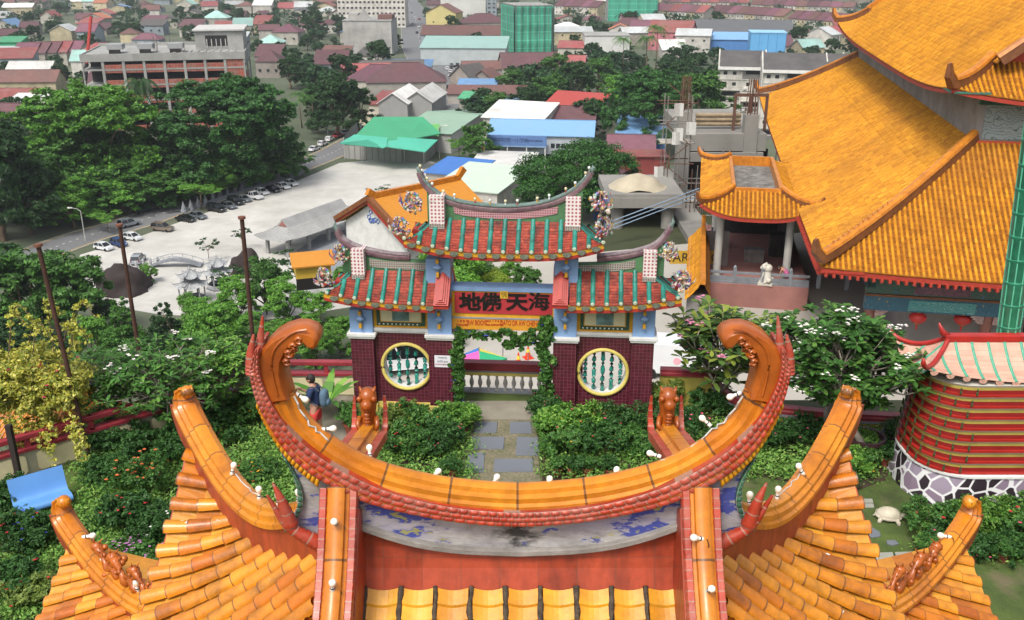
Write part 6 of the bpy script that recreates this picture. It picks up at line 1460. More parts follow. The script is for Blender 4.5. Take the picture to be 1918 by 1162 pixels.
sp=onz(1016,302,GZ);sch=thing('blue_roof_school','two-storey building with light blue roof and a blue sign band over its porch','building',sp,-math.radians(7));BLR=ribbed('lightblue_tin','7aa4cc',1.0,'8c9cac',.3)
m=gable_meshes(30,14,9,3,'gable');omat(link('wall',m[0],sch),M('school_wall','a4aab0',.8,.08,.3));omat(link('roof',m[1],sch),BLR);MB().box(-15.3,2,-9.6,-9.2,6.3,9.2).build('sign_band',M('sign_blue','5474a4',.6,.08,.5),sch)
for k in range(9):MB().box(-14.6+k*1.3,-13.7+k*1.3,-9.66,-9.6,7.4,8.2).build('sign_character_block',M('sign_ink','2c3c64',.6),sch)if False else text('光明学校第一小学'[k%8],1.5,-14.2+k*1.3,7.8,-9.62,M('sign_ink','2c3c64',.6),sch,'sign_character',.02)
text('SEKOLAH RENDAH KEBANGSAAN',.8,-2+.2,7.8,-9.62,M('sign_ink','2c3c64'),sch,'lettering',.02,.01,.42);MB().prism([(-3.6,7.3),(-2.8,8.6),(-2.0,7.3)],-9.64,-9.61).build('sign_emblem',rmat('red'),sch)if False else None
MB().box(-15.3,2,-9.6,-7.0,5.9,6.3).build('porch_slab',M('porch_blue','7c98b8',.7,.1,.5),sch);MB().box(-15,15,-7.15,-7.02,.2,3.6).build('dark_arcade',DARK,sch)
for x in(-15,-9.4,-3.8,1.6):MB().tube([(x,-9.3,0),(x,-9.3,6)],.2,8).build('porch_column',WHITEP,sch)
for k in range(8):link('window',longwin,sch,(4.0+k*1.5-.4,-7.06,5.4),sc=(.35,1,1))
FOOT.append((sp.x,sp.y,20))
Hh(975,268,20,16,9,3,'white',4,-20,'white tin roof behind the blue roofed school, left','mono');Hh(1040,262,26,14,8,3,'maroon',1,-7,'maroon roof directly behind the blue roofed school')
Hh(1076,246,19,16,8,4,'red',0,-25,'red metal roof under the big pale green tree','mono',roofm=ribbed('red_tin','a8443c',1.0,'8c5c50',.3))
Hh(1200,300,14,12,9,3,'blue',M('blue_wall','3468a0',.8,.1,.3),-10,'small blue house with blue roof left of the scaffold','mono',wins=2);Hh(1180,312,13,10,6,3,'plum',3,-6,'plum roofed shed left of the small blue house');Hh(1228,262,12,9,6,2,'red',1,12,'red edged shed roof behind the small blue house','mono');Hh(1196,330,14,6,6,.5,'rust red',M('rust_fence','7c3430',.8,.2,.4),0,'rust red clad shed below the small blue house','mono')
Hh(1106,372,19,18,5,5.5,'maroon',1,-4,'dark maroon domed looking hip roof beside the round tree','hip');Hh(1170,398,16,14,4,2,'plum',M('wall_deep_blue','2c4c78',.8,.1,.4),0,'low plum roof with deep blue side under the sand slab','mono')
Hh(905,375,17,22,5,1.6,'teal',4,-22,'pale mint awning roof behind the gate','mono',roofm=M('mint_roof','b4c4b4',.7,.05,.4));Hh(862,352,13,14,5,1.2,'blue',1,-22,'bright blue flat awning behind the gate left of the mint one','mono',roofm=M('bright_blue_roof','3c6cb0',.6,.08,.4));Hh(945,330,16,14,4,1.2,'white',4,-10,'white awning behind the mint awning','mono')
Hh(880,168,12,14,6,5,'dark grey',3,-35,'grey timber gable house by the queue of cars','cross');Hh(912,168,11,12,5,4,'brown',3,-20,'brown timber gable house right of the grey gable one','cross');Hh(895,178,16,9,4,2,'blue',1,-4,'light blue roofed shop below the timber gables','mono');Hh(918,192,34,10,4,2,'brown',1,-2,'long faded brown roof below the light blue shop','mono');Hh(888,202,10,8,4,1.5,'green',1,-14,'small turquoise awning beside the main road','mono');Hh(930,206,20,7,3,1,'blue',1,2,'low blue tin lean-to under the faded brown roof','mono')
Hh(990,142,28,18,5,6,'maroon',1,8,'tall maroon tiled hall roof with red edges','gable');Hh(930,142,34,14,4,3,'brown',1,6,'brown roof joined to the left of the maroon hall');Hh(1035,130,34,14,4,3,'red',4,-8,'bright red roof right of the maroon hall');Hh(1090,108,26,14,6,3,'red',0,-12,'red roof among trees below the green tower')
block(1095,1178,112,68,24,M('clean_white','c4c4c0'),'plain white walled warehouse right of the green tower','warehouse');Hh(1060,82,34,18,8,2,'pale grey',2,0,'open concrete framed building beside the green tower','mono',wins=6,floors=2)
Hh(1385,86,62,34,9,7,'dark grey',1,-8,'large dark grey warehouse roof with blue edges behind the flats','gable',roofm=ribbed('grey_warehouse','5c5e60',.6));Hh(1350,98,46,14,8,3,'blue',M('blue_wall2','4878b0',.8,.1,.3),-8,'light blue roof along the front of the grey warehouse','mono',roofm=ribbed('sky_tin','7ca8d4',.8))
t,w_,h_=block(1402,1466,118,62,16,M('tank_blue','5c9ccc',.5,.06,.3),'pale blue panelled water tank behind the white flats','water_tank',rz=-.15,cat='tank',roofm=M('tank_top','8cbcdc',.5));[MB().box(w_*k/4-.1,w_*k/4+.1,-.15,0,0,h_).build('panel_rib',M('tank_rib','3c7cb0',.5),t)for k in range(5)]
Hh(1258,92,26,22,11,6,'rust red',M('wall_pink','b06c74',.8,.1,.3),-20,'pink walled shophouse with rust red roof','gable',wins=4,floors=2);Hh(1298,100,20,20,11,3,'pale grey',4,-14,'white walled shophouse with grey roof right of the pink one','gable',wins=3,floors=2);Hh(1222,72,30,20,8,4,'plum',1,-10,'plum roofed house left of the pink shophouse');Hh(1190,84,20,12,8,3,'pale grey',3,8,'grey gable roof near the tall palms')
def terrace(px0,px1,n,d,h,rh,cols,where,walls=(4,2,1),over=0):
 a,b=onz(*px0,GZ),onz(*px1,GZ);L_=(b-a).length;an=math.atan2(b.y-a.y,b.x-a.x)
 for k in range(n):
  p=a.lerp(b,(k+.5)/n);c=cols[k%len(cols)]
  house(p,L_/n-.4,d,h,rh,c,walls[k%len(walls)],an,'%s roofed shophouse, %s from left, %s'%(c,ORD[k],where),'gable',name='shophouse',group='terraced shophouses of the far town',wins=2,floors=2)
terrace((1340,42),(1480,52),8,20,9,5,('maroon','maroon','plum','brown'),'upper right terrace');terrace((1490,56),(1625,66),8,22,9,5,('maroon','plum','brown'),'terrace running to the gold roof');terrace((1232,38),(1330,44),6,20,9,5,('plum','maroon','rust red'),'terrace above the pink shophouse')
terrace((1530,92),(1620,82),5,18,9,4,('pale grey','red','white','maroon'),'stepped white row nearest the gold roof');terrace((1050,26),(1130,30),5,20,8,5,('maroon','plum'),'row between the two green netted towers');terrace((1240,18),(1400,20),9,18,8,4,('maroon','plum','rust red'),'furthest row at the top edge');terrace((1410,24),(1600,30),9,18,8,4,('brown','maroon','maroon','plum'),'topmost row left of the gold roof')
# --- white flats right of centre
FLW=M('flats_white','ccc9c0',.85,.08,.25,dirt='5c5a54',dscale=.15,damt=.55);FLR=M('flats_roof','4c4a49',.85,.15,.4,dirt='6c6a66',damt=.4)
def flats(u,v,w,d,floors,fh,label,rz,bays,yo=0):
 p=onz(u,v,GZ);p.y+=yo;t=thing('apartment_block',label,'flats',p,rz);h=floors*fh
 MB().box(0,w,.8,d,-8,h+.2).build('wall',FLW,t)
 for s in(-.25,w-.15):
  MB().prism([(-.6,-8),(d+.2,-8),(d+.2,h+1),(d*.5,h+5.2),(-1.4,h+.4)],s,s+.4,lambda x,y,z:(y,x,z)).build('party_wall',FLW,t)
 if bays>3:MB().prism([(-.6,h-.1),(d+.2,h-.1),(d+.2,h+1),(d*.5,h+5.0),(-1.4,h+.3)],w/2-.2,w/2+.2,lambda x,y,z:(y,x,z)).build('party_wall',FLW,t)
 MB().prism([(-1.2,h+.2),(d*.5,h+4.4),(d*.5,h+4.8),(-1.2,h+.6)],.2,w-.2,lambda x,y,z:(y,x,z)).build('roof',FLR,t);MB().prism([(d*.5,h+4.4),(d+.2,h+.3),(d+.2,h+.7),(d*.5,h+4.8)],.2,w-.2,lambda x,y,z:(y,x,z)).build('roof',FLR,t)
 MB().box(-.2,w+.2,-1.5,-.6,h-.5,h+.5).build('eave_fascia',WHITEP,t)
 for f in range(floors):
  z=f*fh;MB().box(0,w,-.5,1.8,z-.3,z).build('floor_slab',FLW,t)
  for k in range(bays):
   x0=w*k/bays+.3;x1=w*(k+1)/bays-.3
   bm=MB().box(x0,x1,-.4,-.2,z,z+1.1).build('balcony_front',FLW if(k+f)%3 else M('balcony_dark','6c6a68',.8,.1),t)
   ((k+f)%3!=1 or f==floors-1)and link('window',longwin,t,((x0+x1)/2,.72,z+1.5),sc=((x1-x0)/4.4,1,.95))
   if(k*3+f)%3==1:
    for j in range(4):MB().box(x0+(x1-x0)*j/4+.1,x0+(x1-x0)*(j+1)/4-.1,-.22,-.12,z+1.3,z+2.6).build('window_pane',WIN,t)
   if(k+f*2)%4==1:MB().box(x0+.6,x0+1.5,-.9,-.42,z+.2,z+.8).build('air_conditioner',WHITEP,t)
  for k in range(bays):
   if(k+f)%3:x0=w*k/bays+.2;x1=w*(k+1)/bays-.2;MB().box(x0,x1,-.3,-.05,z+1.0,z+fh-.3).build('front_wall',FLW,t);[link('window',winm,t,(lerp(x0,x1,q),-.32,z+1.4),sc=(1.0,1,.9))for q in(.28,.7)]
  for k in range(bays+1):MB().box(w*k/bays-.2,w*k/bays+.2,-.55,1.8,z,z+fh-.3).build('pier',FLW,t)
 FOOT.append((p.x+w/2,p.y+d/2,w*.6));return t
flats(1338,246,15.5,22,6,3.6,'narrow white block of flats with dark roof, left of its pair',-.2,2);flats(1420,262,41,22,6,3.7,'long white block of flats with dark roof and window units beside the gold roof',-.2,6,2);flats(1592,246,30,22,6,3.2,'further white flats half hidden behind the gold roof ridge',-.2,4,12)
# --- rows of ordinary houses filling the far town
occ=lambda x,y,r:any((x-a)**2+(y-b)**2<(r*.62+c)**2 for a,b,c in FOOT)
def near_road(x,y,d):return any((x-p.x)**2+(y-p.y)**2<d*d for p in list(C3)[::4]+list(C4)[::4])
ZN=[('far left by the crane',0,168,(16,44,62,80,138,190),15),('behind the concrete shell',172,478,(8,22,36,50,66,84),15),('right of the concrete shell',482,640,(8,24,42,60,80,100,122,146),14),('by the stained white block',600,760,(14,30,62,120),15),('blocks right of the main road',800,925,(6,18,34,104),15),('right of green tower',1040,1240,(8,18,48,62,76),16),('behind the white flats',1240,1640,(10,74,110),17)]
pool=['maroon']*6+['brown']*4+['plum']*4+['rust red']*3+['red']*2+['dark grey']*3+['pale grey']*3+['white']*2+['blue']+['orange','teal']
rr=random.Random(77)
for zn,u0,u1,vs,wm in ZN:
 for ri,v in enumerate(vs):
  p0=onz(u0,v,GZ);p1=onz(u1,v,GZ);x=p0.x;cnt=0
  while x<p1.x and cnt<20:
   w=wm*rr.uniform(.75,1.35);y=p0.y*(1+rr.uniform(-.015,.015))
   if not occ(x+w/2,y,w)and not near_road(x+w/2,y,17+w*.3):
    c=rr.choice(pool);kd=rr.choice(['gable','gable','hip','cross','mono'])
    house(Vector((x+w/2,y,GZ)),w,rr.uniform(10,17),rr.uniform(4,8),rr.uniform(2.5,5),c,rr.randrange(6),rr.uniform(-.25,.25),'%s roofed house, %s from left, %s row back, %s'%(c,ORD[cnt],ORD[ri],zn),kd,group='ordinary houses filling the far town',wins=3 if v>40 else 0);cnt+=1
   x+=w+rr.uniform(.5,5)
# ================================================================== trees, plants, cars, people
GL1=LEAF('leaf_mid',['365a24','426a28','4c7a30','5a883a','34542a']);GL2=LEAF('leaf_dark',['24421e','2e4e24','38592c','223a20']);GL3=LEAF('leaf_fresh',['4c7c28','5c9030','6ca03a','46702c','7cac44'])
GL4=LEAF('leaf_town',['2a482a','345430','3e6036','263f2a'],orand=.2);GL5=LEAF('leaf_lime',['7c9a30','94a83c','5c8430','a8b048','6c8c30']);GLV=LEAF('leaf_variegated',['a8a83c','d4cc5c','a4a43c','80943c','dcd478','68883a'])
rnd=random.Random(5)
def umb(R,h,n,seed):
 r=random.Random(seed);b=[]
 for k in range(n):
  a=r.uniform(0,6.283);q=R*math.sqrt(r.random())*.78;b.append((q*math.cos(a),q*math.sin(a),h*(.86-.28*(q/R)**2)+r.uniform(-.05,.04)*h,R*r.uniform(.24,.36),R*r.uniform(.24,.36),h*r.uniform(.09,.14)))
 for k in range(n):
  a=r.uniform(0,6.283);q=R*r.uniform(.5,.88);b.append((q*math.cos(a),q*math.sin(a),h*r.uniform(.2,.62),R*.27,R*.27,h*.17,.8))
 return b
def rndb(R,h,n,seed,low=.35):
 r=random.Random(seed);b=[(0,0,h*.62,R*.62,R*.62,h*.3)]
 for k in range(n):a=r.uniform(0,6.283);z=r.uniform(low,.85);q=R*.62*math.sin(math.pi*min(.95,(z-low+.25)));b.append((q*math.cos(a),q*math.sin(a),h*z,R*r.uniform(.3,.45),R*r.uniform(.3,.45),h*r.uniform(.12,.2)))
 return b
TR={}
TR['rainA']=make_tree_meshes('rainA',1,29,umb(17,29,24,3),70000,.95,GL3.copy()if False else LEAF('leaf_rain_bright',['44702a','528228','60942f','3c6228','70a038']),640,.32,.6,.5,.75,14)
TR['rainB']=make_tree_meshes('rainB',2,29,umb(19,29,26,8),76000,.95,LEAF('leaf_rain_dark',['30562a','3a662c','447434','2b4e28','50843c']),680,.32,.6,.5,.75,14)
TR['round']=make_tree_meshes('round',3,10,rndb(5,10,12,1,.22),13000,.5,GL1,150,.34,.3)
TR['round2']=make_tree_meshes('round2',4,10,rndb(5,10,12,2,.2),13000,.5,GL2,150,.34,.3)
TR['fresh']=make_tree_meshes('fresh',5,8,rndb(4,8,11,3,.18),12000,.36,GL3,130,.35,.2)
TR['town']=make_tree_meshes('town',6,10,rndb(5.5,10,9,4,.22),4200,.8,GL4,90,.36,.35);TR['town2']=make_tree_meshes('town2',7,11,rndb(5,11,8,9,.2),4000,.8,GL2,80,.36,.35)
TR['cone']=make_tree_meshes('cone',8,10,[(0,0,1.6+k*1.2,3.3-k*.42,3.3-k*.42,1.1)for k in range(7)],15000,.34,GL2,220,.33,.22,up=.2)
TR['conef']=make_tree_meshes('conef',9,10,[(0,0,1.6+k*1.2,3.2-k*.40,3.2-k*.40,1.1)for k in range(7)],15000,.34,GL1,220,.33,.22,up=.2)
TR['flat']=make_tree_meshes('flat',10,6,[(rnd.uniform(-3,3),rnd.uniform(-3,3),4.4+rnd.uniform(-.5,.8),1.9,1.9,.4)for k in range(9)],7000,.3,GL3,90,.4,.12,up=.9)
TR['sparse']=make_tree_meshes('sparse',12,5,[(rnd.uniform(-1.4,1.4),rnd.uniform(-1.4,1.4),2.6+rnd.uniform(0,1.8),.9,.9,.25)for k in range(8)],900,.32,GL2,40,.4,.07,up=.8)
def palm_meshes(seed,h=11,n=20,fl=4.2,mat=None):
 r=random.Random(seed);mb=MB()
 for k in range(n):
  a=2*math.pi*k/n+r.uniform(-.15,.15);up=r.uniform(-.2,1.0);L_=fl*r.uniform(.8,1.1);prev=Vector((0,0,h));pts=[prev]
  for j in range(1,9):t=j/8;pts.append(Vector((math.cos(a)*L_*t,math.sin(a)*L_*t,h+up*L_*t*.7-1.15*L_*t*t*.75)))
  for j in range(1,9):
   for sgn in(-1,1):
    for q in(0,.5):
     p=pts[j-1].lerp(pts[j],q);d=(pts[j]-pts[j-1]).normalized();s=d.cross(Vector((0,0,1))).normalized()*sgn;l=.9*(1-abs(j/8-.45))+.1
     e=p+s*l*.8+d*l*.35-Vector((0,0,l*.45));mb.face([p,p+d*.14,e,p-d*.02])
 cr=mb.mesh('crown',mat or GL1);tb=MB();tb.tube([(0,0,-.5),(.25,.1,h*.5),(0,0,h)],[.22,.17,.13],7);return tb.mesh('trunk',BARK,True),cr
TR['palm']=palm_meshes(1);TR['palm2']=palm_meshes(2,9,26,3.0,GL2)
def Tr(kind,u,vb,vt,label,wf=1.0,z=GZ,name='tree',group=None,hp=None):
 p=onz(u,vb,z);top=ony(u,vt,p.y).z;bb=max(v.co.z for v in TR[kind][1].vertices);s=(top-z)/bb
 return place_tree(TR[kind],name,label,p,(s*wf,s*wf,s),rnd.uniform(0,6.28),group=group)
Tr('rainA',182,378,146,'huge bright green umbrella tree below the crane, left of the two giants',1.0,name='rain_tree');Tr('rainB',432,352,138,'huge darker umbrella tree in front of the concrete shell, right of the two giants',1.02,name='rain_tree')
Tr('round2',8,452,205,'tall dark tree at the left edge beside the bright giant',1.0);Tr('round2',60,440,300,'dark tree low at the left, under the bright giant',1.1);Tr('fresh',140,428,330,'fresh green bushy tree beside the rusty shed roof',1.1,name='bush');Tr('round',95,415,280,'mid green tree behind the dark left edge trees',1.1);Tr('round2',255,384,300,'dark tree under the gap between the two giants',1.3);Tr('round2',330,372,262,'dark tree under the left side of the darker giant',1.2);Tr('round2',500,345,250,'dark tree under the right side of the darker giant',1.2);Tr('round2',398,362,290,'dark undergrowth tree in the shade of the darker giant',1.3);Tr('round',215,402,335,'mid green undergrowth tree beneath the bright giant',1.4);Tr('palm2',290,352,145,'fan palm rising between the two giant trees',.55,name='palm_tree');Tr('round',25,350,270,'mid green tree behind the left edge, under the timber house',1.2);Tr('round2',-15,420,250,'dark tree cut by the left edge of the picture',1.2)
Tr('round2',300,392,335,'low dark tree beside the rusty shed',1.8);Tr('round2',450,352,300,'low dark tree behind the road lamp',1.8)
for i,(u,vb,vt)in enumerate([(203,436,398),(378,392,340),(440,366,322),(490,350,318),(530,338,312),(566,326,292),(415,374,336)]):Tr('flat',u,vb,vt,'low feathery roadside tree, %s from the left along the car park road'%ORD[i],1.0,name='roadside_tree',group='feathery trees along the car park road')
for i,(u,vb,vt,k,lb)in enumerate([(632,256,135,'round2','big dark tree left of the sandy plot'),(590,245,165,'palm','coconut palm right of the darker giant tree'),(566,240,172,'palm','coconut palm touching the darker giant tree'),(672,246,160,'round2','dark tree beside the sandy plot'),(708,138,76,'round2','round dark tree in front of the stained white block'),(660,150,98,'town','grey green tree left of the stained block foot'),(545,168,108,'town2','dark tree right of the concrete shell corner'),(787,146,118,'round2','small round tree beside the main road bend'),(605,190,120,'town','tree behind the coconut palms'),(640,160,100,'town2','tree left of the maroon hipped house'),(118,160,126,'town2','dark tree in front of the maroon terrace'),(22,150,112,'town','green tree at the left edge below the green house'),(585,70,18,'town2','tall dark tree at top, left of the white slab of flats'),(848,64,28,'town2','small dark tree between yellow house and white block')]):Tr(k,u,vb,vt,lb,1.15,name='palm_tree' if 'palm' in k else 'tree')
R_=[(898,318,228,'round','tree left of the blue roofed school',1.0),(888,250,180,'town','tree above the school, left of centre',1.3),(935,240,172,'round','mid green tree behind the school, left',1.3),(990,238,160,'round2','dark tree behind the school, middle',1.3),(1030,220,138,'round','tree right of the brown timber houses',1.2),(960,178,128,'round','tree behind the brown timber houses',1.4),(1075,200,112,'round2','dark tree below the red roof in the wood',1.2),(1120,180,105,'round','tree right of the red roof in the wood',1.3),(1160,220,140,'fresh','light green tree left of the big pale one',1.2),(1012,190,118,'town','tree over the maroon hall right corner',1.3),(1305,262,130,'round','tree behind the bare concrete column',1.2),(1335,215,118,'round2','dark tree left of the narrow flats',1.0),(1262,180,110,'round2','dark tree above the big pale green one',1.3),(1298,150,96,'town2','tree below the pink shophouse',1.3),(1340,125,85,'town','tree behind the narrow flats',1.3),(1180,55,20,'town2','dark round tree under the second netted tower',1.3),(1495,95,48,'round2','round dark tree right of the water tank',1.2),(1595,104,62,'round2','dark tree just left of the gold upper roof',1.2),(1140,150,92,'town','tree right of the netted tower',1.4),(905,210,160,'town','tree by the low blue lean-to',1.2),(1250,335,240,'palm2','palm beside the scaffold tower',1.0),(860,300,262,'flat','thin tree right of the green hall',.8),(1100,262,182,'round2','dark tree behind the red metal roof',1.3),(1045,175,100,'round','tree left of the red roof among trees',1.2)]
for u,vb,vt,k,lb,wf in R_:Tr(k,u,vb,vt,lb,wf,name='palm_tree' if 'palm' in k else 'tree')
Tr('rainB',1210,292,124,'huge pale green spreading tree right of the school',.78,name='rain_tree');TR['dome']=make_tree_meshes('dome',21,20,[(-7,0,11,6.5,6.5,5),(5,0,14,8,8,5),(12,0,11,6,6,4.5),(0,-4,9,7,6,5),(-9,-3,8,5,5,4.5),(3,-6,6.5,6,5,4),(9,-5,8,5,5,4)],42000,.7,LEAF('leaf_dome',['2c5420','356424','42742c','284a20']),380,.32,.8,up=.6)
t_=Tr('dome',1066,412,256,'dense round-headed green tree right behind the gate ridge',1.0);t_.rotation_euler.z=.25
for i,(u,vb,vt)in enumerate([(1165,150,68),(1207,158,66),(1228,140,46),(1275,118,78)]):Tr('palm',u,vb,vt,'tall coconut palm %s'%('left of the white warehouse corner','in front of the plum roofed house','tallest, beside the grey gable roof','small one below the pink shophouse')[i],.9,name='palm_tree')
rr=random.Random(31);BELTS=[('far left top',0,170,6,120,20),('behind the concrete shell',175,480,4,84,36),('right of the concrete shell',480,640,4,140,34),('by the stained block',640,770,40,150,10),('between road and netted tower',800,925,8,110,10),('right of the netted tower',1040,1250,6,150,26),('behind the white flats',1250,1640,6,120,26),('left edge middle distance',0,165,130,300,22),('wood right of the main road',890,1330,120,250,50),('left of the sandy plot',555,660,130,250,18)]
for nm,u0,u1,v0,v1,n in BELTS:
 k=0;tries=0;P_=[]
 while k<n and tries<400:
  tries+=1;u,v=rr.uniform(u0,u1),lerp(v0,v1,rr.random()**1.0);p=onz(u,v,GZ)
  if occ(p.x,p.y,4)or near_road(p.x,p.y,16):continue
  P_.append((u,p));k+=1
 P_.sort(key=lambda q:q[0])
 for i,(u,p)in enumerate(P_):
  s=rr.uniform(.55,1.25);o=ORD[i%20];hf=('',' of the second score',' of the third score')[i//20]
  place_tree(TR[rr.choice(['town','town','town2','round2'])],'town_tree','%s tree, %s%s from left %s'%('dark green' if s>.9 else 'small green',o,hf,nm),p,(s*1.15,s*1.15,s),rr.uniform(0,6),group='trees scattered among the town houses')
for u_,a_,b_,l_ in((172,386,232,'tall tree hiding the trunk of the bright giant'),(240,384,262,'tall tree between the giants'),(118,398,262,'tall tree left under the bright giant'),(410,350,232,'tall tree hiding the trunk of the darker giant')):Tr('round',u_,a_,b_,l_,1.3)
for i,(u,vb,vt)in enumerate([(105,425,350),(150,412,340),(185,408,335),(228,402,330),(262,398,322),(300,390,318),(338,380,305),(372,372,296),(408,366,290),(440,358,285),(475,350,280),(508,344,272),(540,336,268)]):Tr('fresh' if i in(1,3,8)else 'round',u,vb,vt,'undergrowth tree, %s from the left beneath the two giant trees'%ORD[i],1.5,group='undergrowth trees beneath the giants')
bl=[];r_=random.Random(8);n_=0
while len(bl)<330:
 u,v=r_.uniform(-20,1660),r_.choice([r_.uniform(1,45),r_.uniform(1,75)]);p=onz(u,v,GZ)
 if occ(p.x,p.y,2)or near_road(p.x,p.y,18):n_+=1;
 else:s=r_.uniform(3,7);bl.append((p.x,p.y,GZ+s*.8,s*1.2,s,s*.75))
 if n_>4000:break
V,Q=leaves(77,bl,46000,1.7,2600,.5,.6,.5);o=link('far_trees',np_mesh('far_trees',V,Q,GL4));tag(o,'dark far-off tree crowns between the rows of houses','trees');o['kind']='stuff'
MBt=[(60,655,462,'round','broad tree at the left below the car park',1.1),(140,640,470,'round','broad tree left of the dark boulder',1.0),(0,640,450,'round2','dark broad tree cut by the left edge below the car park',1.2),(30,720,600,'round2','dark tree under the broad left trees',1.3),(110,740,625,'round2','dark tree behind the yellow creeper',1.0),(180,690,586,'fresh','fresh green tree left of the tallest conical one',.9),(243,700,556,'conef','conical green tree left of the dark conical pair',1.15),(322,700,566,'cone','dark conical tree between green conical ones',1.2),(300,690,590,'cone','small dark conical tree at the left of the pair',.8),(412,700,566,'fresh','fresh green tree right of the dark conical trees',1.0),(365,620,548,'fresh','light bush in front of the white pavilion',1.0),(280,530,494,'fresh','small green shrub on top by the boulder',1.2),(390,640,560,'fresh','pale green bush right of the white pavilion',1.3),(450,605,518,'fresh','light green tree between pavilion and dark rock',1.2),(500,590,478,'round','round green tree right of the dark rock',.9),(560,560,476,'sparse','sparse shrub beside the small gold roof',1.2),(540,610,520,'fresh','fresh green tree under the small gold roof',1.2),(600,620,545,'fresh','fresh green tree left of the gate eave',1.2),(470,660,585,'fresh','yellow green tree behind the red ridge spikes',1.2),(530,680,600,'fresh','light tree left above the curled horn',1.1),(590,690,600,'fresh','light tree left of the gate pier',1.1),(640,670,590,'fresh','light tree touching the gate pier',1.0),(200,620,560,'round2','dark tree under the boulder',1.1),(430,560,500,'sparse','sparse shrub by the white pavilions',1.0),(650,560,500,'fresh','tree behind the left gate roof',1.3)]
for u,vb,vt,k,lb,wf in MBt:Tr(k,u,vb,vt,lb,wf)
for i,(u,vb,vt)in enumerate([(392,492,448),(700,384,352),(726,384,348),(455,470,428)]):Tr('sparse',u,vb,vt,'thin young tree on the car park paving, %s'%('by the white parked car row','left of two before the gate ridge','right of two before the gate ridge','under the grey entrance pavilion')[i],.9)
P_=[]
for k in range(400):
 x,y=rr.uniform(-62,-3),rr.uniform(25,118);z=hz_(x,y)
 if z>GZ+.5 and y>(24+(x+6)*.8 if x<-6 else 25)+2.5 and not(-3>x>-12 and 30<y<74 and z>PZ-.3 and x>-8.5):P_.append(Vector((x,y,z-.2)))
P_=P_[:230];P_.sort(key=lambda p:(round(p.y/10),p.x));cnt={}
for p in P_:
 r_=round(p.y/10);cnt[r_]=cnt.get(r_,-1)+1;i=cnt[r_]
 if i>19:continue
 s=rr.uniform(.35,.62)*(1+min(.5,p.y/220));k=rr.choice(['fresh','round','fresh','round2']);mx_=.3+(p.y-22)*.12
 s=min(s,max(.3,mx_));place_tree(TR[k],'hillside_shrub','green shrub on the bank behind the wall, %s from left, %s band down'%(ORD[i],ORD[min(19,max(0,r_-2))]),p,(s*1.2,s*1.2,s),rr.uniform(0,6),cat='shrub',group='shrubs on the wooded bank')
g_=np.random.default_rng(4);V_,Q_=[],[];N_=0
pts=[]
while N_<9000:
 x,y=g_.uniform(-70,-2),g_.uniform(25,140);z=hz_(x,y)
 if(z<PZ-.6 or x<-9)and(y>27+(x+6)*.8 if x<-6 else y>27):pts.append((x,y,z));N_+=1
pts=np.array(pts);n_=len(pts)*6;c_=np.repeat(pts,6,0)+g_.normal(size=(n_,3))*[1.0,1.0,.35]+[0,0,.5]
nr=g_.normal(size=(n_,3));nr[:,2]+=1;nr/=np.linalg.norm(nr,axis=1)[:,None];tt=np.cross(nr,g_.normal(size=(n_,3)));tt/=np.linalg.norm(tt,axis=1)[:,None];bb_=np.cross(nr,tt);s_=g_.uniform(.2,.5,n_)[:,None]
V=np.stack([c_-tt*s_*.5,c_+bb_*s_*.3,c_+tt*s_*.5,c_-bb_*s_*.3],1).reshape(-1,3);o=link('ground_cover',np_mesh('ground_cover',V,np.arange(n_*4).reshape(-1,4),GL2));tag(o,'leafy undergrowth covering the bank below the terrace','undergrowth');o['kind']='stuff'
# ---------------- garden shrubs (close: small leaves, flowers)
def flower_mesh(blobs,n,size,col,seed,name):
 g=np.random.default_rng(seed);B=np.array([b[:6]for b in blobs]);i=g.integers(0,len(B),n);d=g.normal(size=(n,3));d[:,2]=abs(d[:,2])*.9+.1;d[:,1]-=.35;d/=np.linalg.norm(d,axis=1)[:,None]
 P=B[i,:3]+d*B[i,3:6]*1.02;mb=MB()
 for p in P:
  for k in range(5):
   a=k*1.2566+g.uniform(0,.5);e=Vector((math.cos(a),math.sin(a)*.8,.25)).normalized()*size;s=Vector((-math.sin(a),math.cos(a),0))*size*.45;q=Vector(p);mb.face([q,q+e*.6+s,q+e,q+e*.6-s])
  mb.ball(Vector(p)+Vector((0,0,size*.15)),size*.22,5)
 return mb.mesh('blossom',M(name,col,.6,.15,20))
def bed_blobs(w,d,h,n,seed):
 r=random.Random(seed);return[(r.uniform(-w,w),r.uniform(-d,d),h*r.uniform(.35,.75),r.uniform(.16,.3),r.uniform(.16,.3),h*r.uniform(.22,.4))for _ in range(n)]
def shrub(name,label,pos,w,d,h,nb,n,ls,mat,seed,flowers=None,group=None,cat='shrub',asp=.5):
 bl=bed_blobs(w,d,h,nb,seed);t=thing(name,label,cat,pos,0,group);V,Q=leaves(seed,bl,n,ls,nb*14,.42,asp,.5);link('foliage',np_mesh('foliage',V,Q,mat),t)
 mb=MB();r=random.Random(seed)
 for b in bl[:10]:mb.tube([(b[0]*.3,b[1]*.3,0),(b[0]*.7,b[1]*.7,b[2]*.5),(b[0],b[1],b[2])],[.014,.01,.006],5)
 mb.build('stem',BARK,t)
 for fn,fs,fcol,fm in(flowers or[]):link('blossom',flower_mesh(bl,fn,fs,fcol,seed+fn,fm),t)
 return t
G1_=LEAF('garden_leaf_mid',['345a26','406a2c','508038','325026','68903f']);G2_=LEAF('garden_leaf_dark',['24461e','305424','3a602c','487038']);G3_=LEAF('garden_leaf_light',['4c7c2c','5c8c34','3c6828','74a040','88ac50'])
